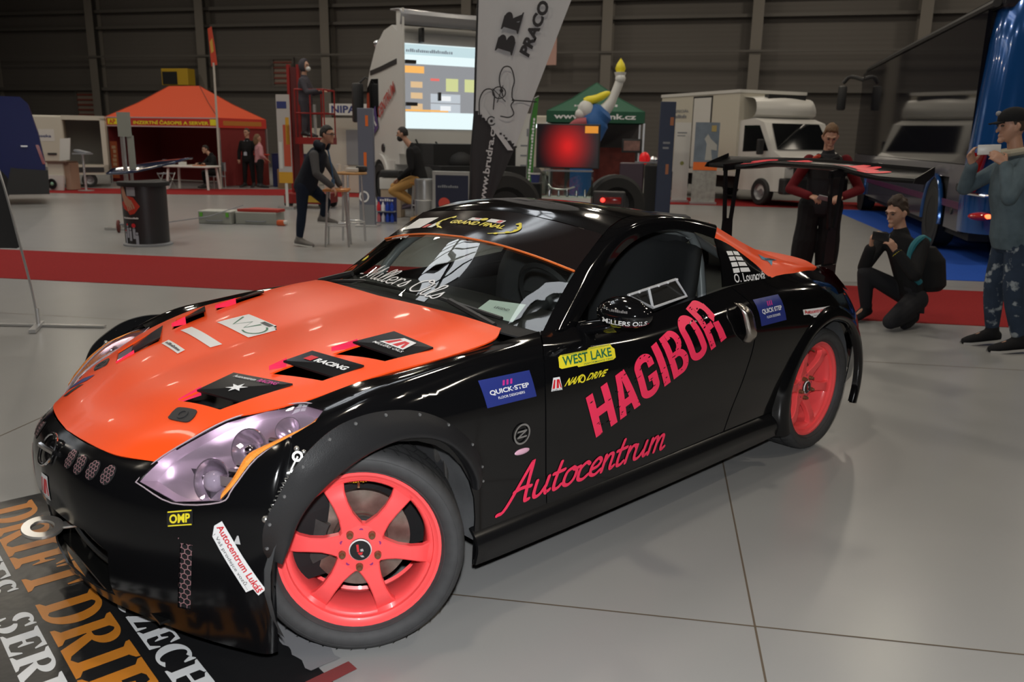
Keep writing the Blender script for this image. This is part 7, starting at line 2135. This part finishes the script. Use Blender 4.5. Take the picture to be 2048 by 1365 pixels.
    # clothing
    if 'top' in cl:
        b = MB(); torso(b, .018 + cl.get('loose', 0))
        for s_ in 'lr': arm(b, s_, .014, cl.get('sleeve', .93)) if 'sleeves' not in cl else None
        if cl.get('collar', True): capsule(b, [nk - up * .01, nk + up * .035], [.078, .070])
        t_ = fuse('jacket', b, cl['top'], root, vox, 4, cl.get('top_label'))
    if 'sleeves' in cl:
        for s_ in 'lr':
            b = MB(); arm(b, s_, .012, cl.get('sleeve', .93)); fuse('sleeve', b, cl['sleeves'], root, vox, 3, cl.get('sleeve_label'))
    if 'legs' in cl:
        b = MB()
        ringloft(b, [(pel - up * .12, hrn * .145 * bw, tf * .11 * bw), (pel - up * .03, hrn * .170 * bw, tf * .130 * bw), (pel + up * .09, hrn * .158 * bw, tf * .120 * bw)])
        for s_ in 'lr': leg(b, s_, .012 + cl.get('baggy', 0), cl.get('cuff', .96), cl.get('wide', 0.0))
        fuse('trousers', b, cl['legs'], root, vox, 4, cl.get('legs_label'))
    for s_ in 'lr': shoe(root, g['a' + s_], g['t' + s_], cl.get('shoes', DARK), cl.get('sole'))
    if 'hair' in cl:
        b = MB(); st = len(b.v)
        b.ball((0, 0, 0), (.083, .106, .122), 24, 16)
        rs = random.Random(3)
        for i in range(st, len(b.v)):
            x, y, z = b.v[i]
            y -= .012; z += .016
            low = -.045 if y < -.02 else (.058 if y > .03 else .0)
            if z < low: k = .70; x *= k; y = y * k; z = z * k if z < 0 else z
            if y > .055 and z < .075: y -= .03
            n_ = cl.get('curl', .004)
            x += rs.uniform(-n_, n_); y += rs.uniform(-n_, n_); z += rs.uniform(-n_, n_) + (cl.get('quiff', 0) if z > .08 else 0)
            b.v[i] = tuple(M(x, y, z))
        fuse('hair', b, cl['hair'], body, .008, 1)
    return root, g, M, body
CLOTH = lambda n, c, **k: mat(n, c, .85, bump=(180, .3), spec=.2, **k)
BLK = CLOTH('cloth_black', (.012, .012, .013)); BLK2 = CLOTH('cloth_charcoal', (.022, .022, .025)); DENIM = CLOTH('denim_jacket', (.085, .118, .138), noise=(9, .5)); JEAN = CLOTH('denim_jeans', (.026, .040, .066), noise=(6, .6)); NAVYC = CLOTH('vest_navy', (.013, .016, .024)); GREYC = CLOTH('cloth_grey', (.075, .075, .078)); MAROON = CLOTH('cloth_maroon', (.12, .008, .012)); TAN = CLOTH('cloth_tan', (.40, .22, .07)); PINKC = CLOTH('cloth_pink', (.48, .24, .26)); BJEAN = CLOTH('cloth_blue_jeans', (.012, .018, .034))
HAIRB = mat('hair_brown', (.035, .020, .012), .7); HAIRL = mat('hair_light_brown', (.15, .085, .04), .7); HAIRK = mat('hair_black', (.010, .008, .007), .7)

def rip(m):
    nt = m.node_tree; b = nt.nodes['Principled BSDF']
    src = b.inputs['Base Color'].links[0].from_socket
    tc = nt.nodes.new('ShaderNodeTexCoord'); n = nt.nodes.new('ShaderNodeTexNoise'); n.inputs['Scale'].default_value = 11; n.inputs['Detail'].default_value = 5
    r = nt.nodes.new('ShaderNodeValToRGB'); r.color_ramp.elements[0].position = .55; r.color_ramp.elements[1].position = .62
    mx = nt.nodes.new('ShaderNodeMix'); mx.data_type = 'RGBA'; mx.inputs[7].default_value = (.26, .29, .31, 1)
    nt.links.new(tc.outputs['Object'], n.inputs['Vector']); nt.links.new(n.outputs['Fac'], r.inputs[0]); nt.links.new(r.outputs[0], mx.inputs[0]); nt.links.new(src, mx.inputs[6]); nt.links.new(mx.outputs[2], b.inputs['Base Color'])
rip(JEAN)
# --- man in denim photographing the car, at the right edge
J = dict(base=(2.82, 7.0, 0), f=(-1, -.10, -.10), head=(2.655, 7.0, 1.715), sl=(2.735, 6.84, 1.43), sr=(2.735, 7.19, 1.43), el=(2.60, 6.70, 1.20), er=(2.46, 7.22, 1.24), wl=(2.60, 6.86, 1.445), wr=(2.445, 7.08, 1.43),
         hl=(2.80, 6.90, .90), hr=(2.80, 7.10, .90), kl=(2.80, 6.88, .50), kr=(2.75, 7.12, .50), al=(2.90, 6.88, .10), ar=(2.79, 7.12, .11), tl=(2.72, 6.85, .035), tr=(2.61, 7.10, .035), hdl=(-.75, .25, .62), hdr=(-.35, -.15, .92), pnl=(-.3, .95, .1), pnr=(.5, -.75, -.1), curll=38, curlr=42, thl=-1, thr=1, build=1.12)
r_, g, M, body = person('person', 'man in a denim jacket and black cap holding up a white phone', J, dict(top=DENIM, legs=JEAN, shoes=BLK, sole=mat('sole_white', (.45, .43, .40), .6), hair=HAIRB, loose=.02, sleeve=.90, cuff=.86, baggy=.006, legs_label='ripped blue jeans', top_label='blue denim jacket'), .008)
b = MB(); st = 0
b.ball((0, 0, 0), (.088, .112, .085), 24, 12)
for i in range(len(b.v)):
    x, y, z = b.v[i]; b.v[i] = tuple(M(x, y - .010, max(z, -.02) + .062))
cap = P(body, 'cap', b, BLK, True, 'black baseball cap')
b = MB().grid([[M(x * (1 - .15 * k), .085 + .085 * k * (1 - (x / .1) ** 2), .052 - .012 * k - (x / .09) ** 2 * .012) for x in (-.07, -.04, 0, .04, .07)] for k in (0, .5, 1)])
o = P(cap, 'cap_peak', b, BLK, True); solidify(o, .008)
P(cap, 'cap_badge', MB().ball(tuple(M(.02, .090, .105)), .02), mat('badge_grey', (.25, .25, .26), .5), True)
P(r_, 'hood', MB().tube([g['head'] + V(.10, -.09, -.17), g['head'] + V(-.01, -.09, -.19), g['head'] + V(-.06, 0, -.20), g['head'] + V(-.01, .09, -.19), g['head'] + V(.10, .09, -.17)], .028, 8), mat('hood_cream', (.40, .36, .27), .9), True)
P(r_, 'wristband', MB().lathe([(.040, -.018), (.044, -.018), (.044, .018), (.040, .018)], g['wl'] + (g['el'] - g['wl']) * .16, g['el'] - g['wl'], 16), mat('band_yellow', (.62, .52, .02), .5), True)
o = MB().box((0, 0, 0), (.155, .010, .075), bev=.008).build('smartphone', WHITE, smooth=True); o.location = (2.505, 6.955, 1.545); o.rotation_euler = (R_(4), R_(-3), R_(-72)); tag(o, 'white phone held up by the man in denim', 'phone')
P(o, 'camera_lens', MB().lathe([(0, 0), (.006, 0)], (.06, .0056, .024), (0, 1, 0), 12), MATTE)
o.rotation_euler = (0, R_(-3), R_(-12))
# --- young man in dark clothes with red sleeves
J = dict(base=(1.93, 10.0, 0), f=(-.05, -1, -.48), u=(0, -.4, 1), head=(1.925, 9.93, 1.635), sl=(2.13, 10.0, 1.385), sr=(1.735, 10.0, 1.38), el=(2.30, 9.93, 1.07), er=(1.545, 9.93, 1.06), wl=(2.07, 9.72, 1.0), wr=(1.735, 9.72, 1.0),
         hl=(2.03, 10.02, .88), hr=(1.80, 10.02, .88), kl=(2.03, 10.0, .48), kr=(1.77, 10.0, .48), al=(2.04, 10.05, .10), ar=(1.76, 10.05, .10), tl=(2.08, 9.88, .035), tr=(1.72, 9.88, .035), pnl=(-.3, .2, -.9), pnr=(.3, .2, -.9), curll=45, curlr=45, thl=-1, thr=1)
r_, g, M, body = person('person', 'young man with maroon sleeves looking down at his phone behind the rear wing', J, dict(top=BLK2, sleeves=MAROON, legs=BLK, hair=HAIRL, baggy=.034, wide=.028, loose=.02, quiff=.022, curl=.007, sleeve_label='maroon sleeve'), .008)
P(r_, 'collar', MB().tube([g['head'] + V(-.10, .05, -.20), g['head'] + V(-.09, -.04, -.22), g['head'] + V(0, -.10, -.26), g['head'] + V(.09, -.04, -.22), g['head'] + V(.10, .05, -.20)], .026, 8), BLK, True)
P(r_, 'collar_flash', MB().tube([g['head'] + V(-.15, .0, -.23), g['head'] + V(-.11, -.07, -.20)], .022, 8), mat('flash_orange', (.5, .05, .02), .7), True)
o = MB().box((0, 0, 0), (.15, .012, .075), bev=.006).build('smartphone', mat('phone_grey', (.30, .30, .32), .3)); o.location = (1.87, 9.62, .985); o.rotation_euler = (R_(50), R_(12), .1); tag(o, 'grey phone in the hands of the man with maroon sleeves', 'phone')
# --- man crouching with a camera phone
J = dict(base=(2.12, 7.83, 0), f=(-.80, -.55, -.25), u=(-.1, -.1, 1), head=(2.135, 7.80, .985), sl=(2.33, 7.66, .735), sr=(2.10, 7.98, .735), el=(2.24, 7.42, .50), er=(1.92, 7.82, .49), wl=(2.085, 7.52, .685), wr=(1.935, 7.72, .70),
         hl=(2.37, 7.72, .24), hr=(2.33, 7.92, .25), kl=(2.10, 7.45, .085), kr=(1.93, 7.80, .45), al=(2.36, 7.72, .10), ar=(2.00, 7.90, .11), tl=(2.28, 7.60, .035), tr=(1.87, 7.75, .035), hdl=(-.45, .05, .75), hdr=(-.1, -.25, .95), pnl=(-.55, .6, .0), pnr=(.6, -.2, .1), curll=48, curlr=48, thl=-1, thr=1, tf=(-.80, -.55, .25))
r_, g, M, body = person('person', 'curly-haired man in black crouching to photograph the car', J, dict(top=BLK, legs=BLK2, hair=HAIRB, curl=.014, quiff=.022, sleeve=.86, shoes=BLK, cuff=1.0, legs_label='charcoal trousers'), .008)
P(r_, 'wristband', MB().lathe([(.040, -.018), (.045, -.018), (.045, .018), (.040, .018)], g['wl'] + (g['el'] - g['wl']) * .16, g['el'] - g['wl'], 16), mat('band_yellow', (.62, .52, .02), .5), True)
o = MB().box((0, 0, 0), (.15, .012, .075), bev=.006).build('smartphone', BLACKV); o.location = (1.965, 7.56, .80); o.rotation_euler = (0, R_(4), R_(-36)); tag(o, 'black phone in the hands of the crouching man', 'phone')
t = thing('backpack', 'black backpack with teal straps on the crouching man', 'backpack', (2.47, 7.86, .3))
b = MB(); ringloft(b, [(V(.02, .02, 0), V(.13, .09, 0), V(.05, -.08, 0)), (V(.03, .02, .05), V(.15, .10, 0), V(.07, -.10, 0)), (V(.0, .0, .28), V(.14, .09, 0), V(.06, -.09, 0)), (V(-.05, -.03, .40), V(.08, .05, 0), V(.04, -.05, 0))]); fuse('pack', b, BLK, t, .012, 3)
TEAL = mat('strap_teal', (.015, .16, .20), .7)
P(t, 'strap', MB().tube(cr([V(-.06, -.10, .46), V(-.155, -.22, .49), V(-.235, -.27, .40), V(-.225, -.26, .22), V(-.11, -.19, .10)], 4), .028, 8), TEAL, True)
# --- man leaning over a stool
J = dict(base=(-4.95, 11.4, 0), f=(1, -.12, -.10), head=(-4.515, 11.38, 1.565), sl=(-4.68, 11.56, 1.30), sr=(-4.66, 11.22, 1.29), el=(-4.55, 11.62, 1.05), er=(-4.60, 11.13, 1.04), wl=(-4.42, 11.55, .86), wr=(-4.43, 11.28, .86),
         hl=(-4.88, 11.50, .86), hr=(-4.88, 11.30, .86), kl=(-4.62, 11.52, .62), kr=(-4.90, 11.28, .47), al=(-4.70, 11.55, .40), ar=(-4.955, 11.28, .10), tl=(-4.56, 11.55, .34), tr=(-4.79, 11.26, .035), hdl=(.5, 0, -.85), hdr=(.5, .1, -.85), pnl=(-.8, 0, -.4), pnr=(-.8, 0, -.4))
r_, g, M, body = person('person', 'man in a navy vest with grey sleeves leaning over a bar stool', J, dict(top=NAVYC, sleeves=GREYC, legs=BJEAN, hair=HAIRK, shoes=mat('shoe_grey', (.16, .15, .14), .7), sole=WHITE, loose=.02), .012)
P(r_, 'hood', MB().tube([g['head'] + V(-.02, -.11, -.17), g['head'] + V(-.13, -.09, -.13), g['head'] + V(-.16, 0, -.12), g['head'] + V(-.13, .09, -.13), g['head'] + V(-.02, .11, -.17)], .055, 10), NAVYC, True)
P(body, 'glasses', MB().tube([M(-.075, .0, .016), M(-.06, .09, .016), M(0, .104, .016), M(.06, .09, .016), M(.075, 0, .016)], .005, 6), DARK, True)
P(r_, 'lanyard', MB().tube([g['head'] + V(.02, -.05, -.20), g['head'] + V(.06, -.03, -.45), g['head'] + V(.06, 0, -.62)], .012, 6).box(g['head'] + V(.06, 0, -.66), (.02, .08, .10)), mat('lanyard_blue', (.03, .09, .18), .6))
# --- bearded man sitting on a stool
J = dict(base=(-4.45, 15.45, 0), f=(-1, -.12, -.08), head=(-4.65, 15.42, 1.60), sl=(-4.46, 15.26, 1.30), sr=(-4.44, 15.62, 1.30), el=(-4.42, 15.20, .98), er=(-4.44, 15.68, .98), wl=(-4.70, 15.32, .78), wr=(-4.72, 15.56, .78),
         hl=(-4.33, 15.36, .80), hr=(-4.33, 15.54, .80), kl=(-4.80, 15.32, .70), kr=(-4.84, 15.60, .74), al=(-4.46, 15.34, .36), ar=(-4.52, 15.60, .36), tl=(-4.60, 15.30, .29), tr=(-4.66, 15.60, .29), hdl=(-.8, .3, -.4), hdr=(-.8, -.3, -.4))
J['kl'] = (-4.83, 15.32, .55); J['kr'] = (-4.88, 15.60, .62)
J['al'] = (-4.42, 15.34, .32); J['ar'] = (-4.50, 15.60, .34); J['tl'] = (-4.55, 15.30, .25); J['tr'] = (-4.64, 15.60, .27)
r_, g, M, body = person('person', 'bearded man in a black jacket and tan trousers on a bar stool', J, dict(top=BLK, legs=TAN, hair=HAIRK, loose=.02, baggy=.008, shoes=mat('shoe_purple', (.06, .04, .06), .7), legs_label='tan trousers'), .012)
b = MB(); b.ball(tuple(M(0, .045, -.075)), (.062, .062, .062), 14, 10); fuse('beard', b, HAIRK, body, .012, 1)
# --- hooded worker on the lift
J = dict(base=(-7.30, 17.45, 1.50), f=(1, -.25, -.05), head=(-7.36, 17.42, 2.96), sl=(-7.40, 17.60, 2.66), sr=(-7.37, 17.25, 2.66), el=(-7.28, 17.64, 2.42), er=(-7.25, 17.20, 2.42), wl=(-7.05, 17.55, 2.46), wr=(-7.02, 17.25, 2.46),
         hl=(-7.38, 17.52, 2.26), hr=(-7.38, 17.34, 2.26), kl=(-7.36, 17.52, 1.92), kr=(-7.37, 17.34, 1.92), al=(-7.39, 17.53, 1.61), ar=(-7.39, 17.33, 1.61), tl=(-7.27, 17.53, 1.54), tr=(-7.27, 17.32, 1.54))
SUIT = CLOTH('cloth_coverall', (.060, .055, .065))
r_, g, M, body = person('person', 'figure in a grey hooded coverall and white mask on the red lift', J, dict(top=SUIT, legs=SUIT, loose=.012), .014)
b = MB(); b.ball((0, 0, 0), (.105, .125, .145), 20, 14)
for i in range(len(b.v)):
    x, y, z = b.v[i]
    if y > .06: y = .06
    b.v[i] = tuple(M(x, y - .02, z + .015))
P(body, 'hood', b, SUIT, True); P(body, 'face_mask', MB().ball(tuple(M(0, .085, -.05)), (.055, .05, .05), 12, 8), WHITE, True)
# --- people by the orange tent
J = dict(base=(-11.80, 23.45, 0), f=(-.2, -1, 0), head=(-11.79, 23.45, 1.575), sl=(-11.60, 23.45, 1.29), sr=(-11.97, 23.45, 1.29), el=(-11.50, 23.42, 1.04), er=(-12.06, 23.45, 1.03), wl=(-11.44, 23.28, .90), wr=(-12.05, 23.40, .82), hl=(-11.70, 23.45, .84), hr=(-11.88, 23.45, .84), kl=(-11.67, 23.45, .46), kr=(-11.91, 23.45, .46), al=(-11.66, 23.47, .10), ar=(-11.94, 23.47, .10), tl=(-11.64, 23.32, .035), tr=(-11.98, 23.32, .035))
r_, g, M, body = person('person', 'man in black with a lanyard standing at the orange tent', J, dict(top=BLK, legs=BLK, hair=HAIRB, loose=.01), .014)
P(r_, 'lanyard', MB().tube([g['head'] + V(-.05, -.08, -.22), g['head'] + V(0, -.14, -.55), g['head'] + V(.05, -.08, -.22)], .010, 6).box(g['head'] + V(0, -.15, -.60), (.09, .02, .10)), mat('lanyard_pale', (.4, .44, .5), .6))
J = dict(base=(-11.36, 23.3, 0), f=(.75, .6, 0), head=(-11.38, 23.3, 1.42), sl=(-11.47, 23.42, 1.17), sr=(-11.26, 23.20, 1.17), el=(-11.52, 23.46, .94), er=(-11.20, 23.10, .94), wl=(-11.40, 23.56, .82), wr=(-11.10, 23.25, .82), hl=(-11.44, 23.36, .76), hr=(-11.30, 23.24, .76), kl=(-11.44, 23.38, .42), kr=(-11.30, 23.22, .42), al=(-11.46, 23.38, .10), ar=(-11.31, 23.22, .10), tl=(-11.36, 23.46, .035), tr=(-11.22, 23.30, .035), s=.94, build=.9)
r_, g, M, body = person('person', 'woman in a pink top and dark skirt beside the dark blue table', J, dict(top=PINKC, legs=BLK, hair=HAIRL, sleeve=.5), .014)
b = MB(); b.ball(tuple(M(0, -.06, -.06)), (.085, .06, .15), 14, 10); fuse('long_hair', b, HAIRL, body, .014, 2)
J = dict(base=(-12.60, 22.75, 0), f=(-.6, -.8, -.2), head=(-12.70, 22.68, 1.09), sl=(-12.42, 22.62, .86), sr=(-12.68, 22.86, .86), el=(-12.40, 22.50, .66), er=(-12.86, 22.80, .66), wl=(-12.58, 22.44, .69), wr=(-12.90, 22.62, .69), hl=(-12.46, 22.74, .44), hr=(-12.58, 22.90, .44), kl=(-12.66, 22.50, .44), kr=(-12.80, 22.68, .44), al=(-12.62, 22.52, .10), ar=(-12.78, 22.70, .10), tl=(-12.72, 22.42, .035), tr=(-12.88, 22.60, .035), s=.92, build=.92)
r_, g, M, body = person('person', 'person in dark clothes sitting behind the white plastic table', J, dict(top=BLK, legs=BLK, hair=HAIRK), .014)
t = thing('folding_chair', 'dark chair under the person behind the white plastic table', 'chair', (-12.50, 22.84, 0), R_(-37)); P(t, 'seat', MB().box((0, 0, .33), (.40, .38, .03)), GREY); P(t, 'backrest', MB().box((0, .20, .60), (.38, .03, .25)), GREY)
for x in (-.17, .17):
    for y in (-.16, .18): P(t, 'leg', MB().cyl((x, y, 0), (x, y, .33 if y < 0 else .7), .014), SILV)
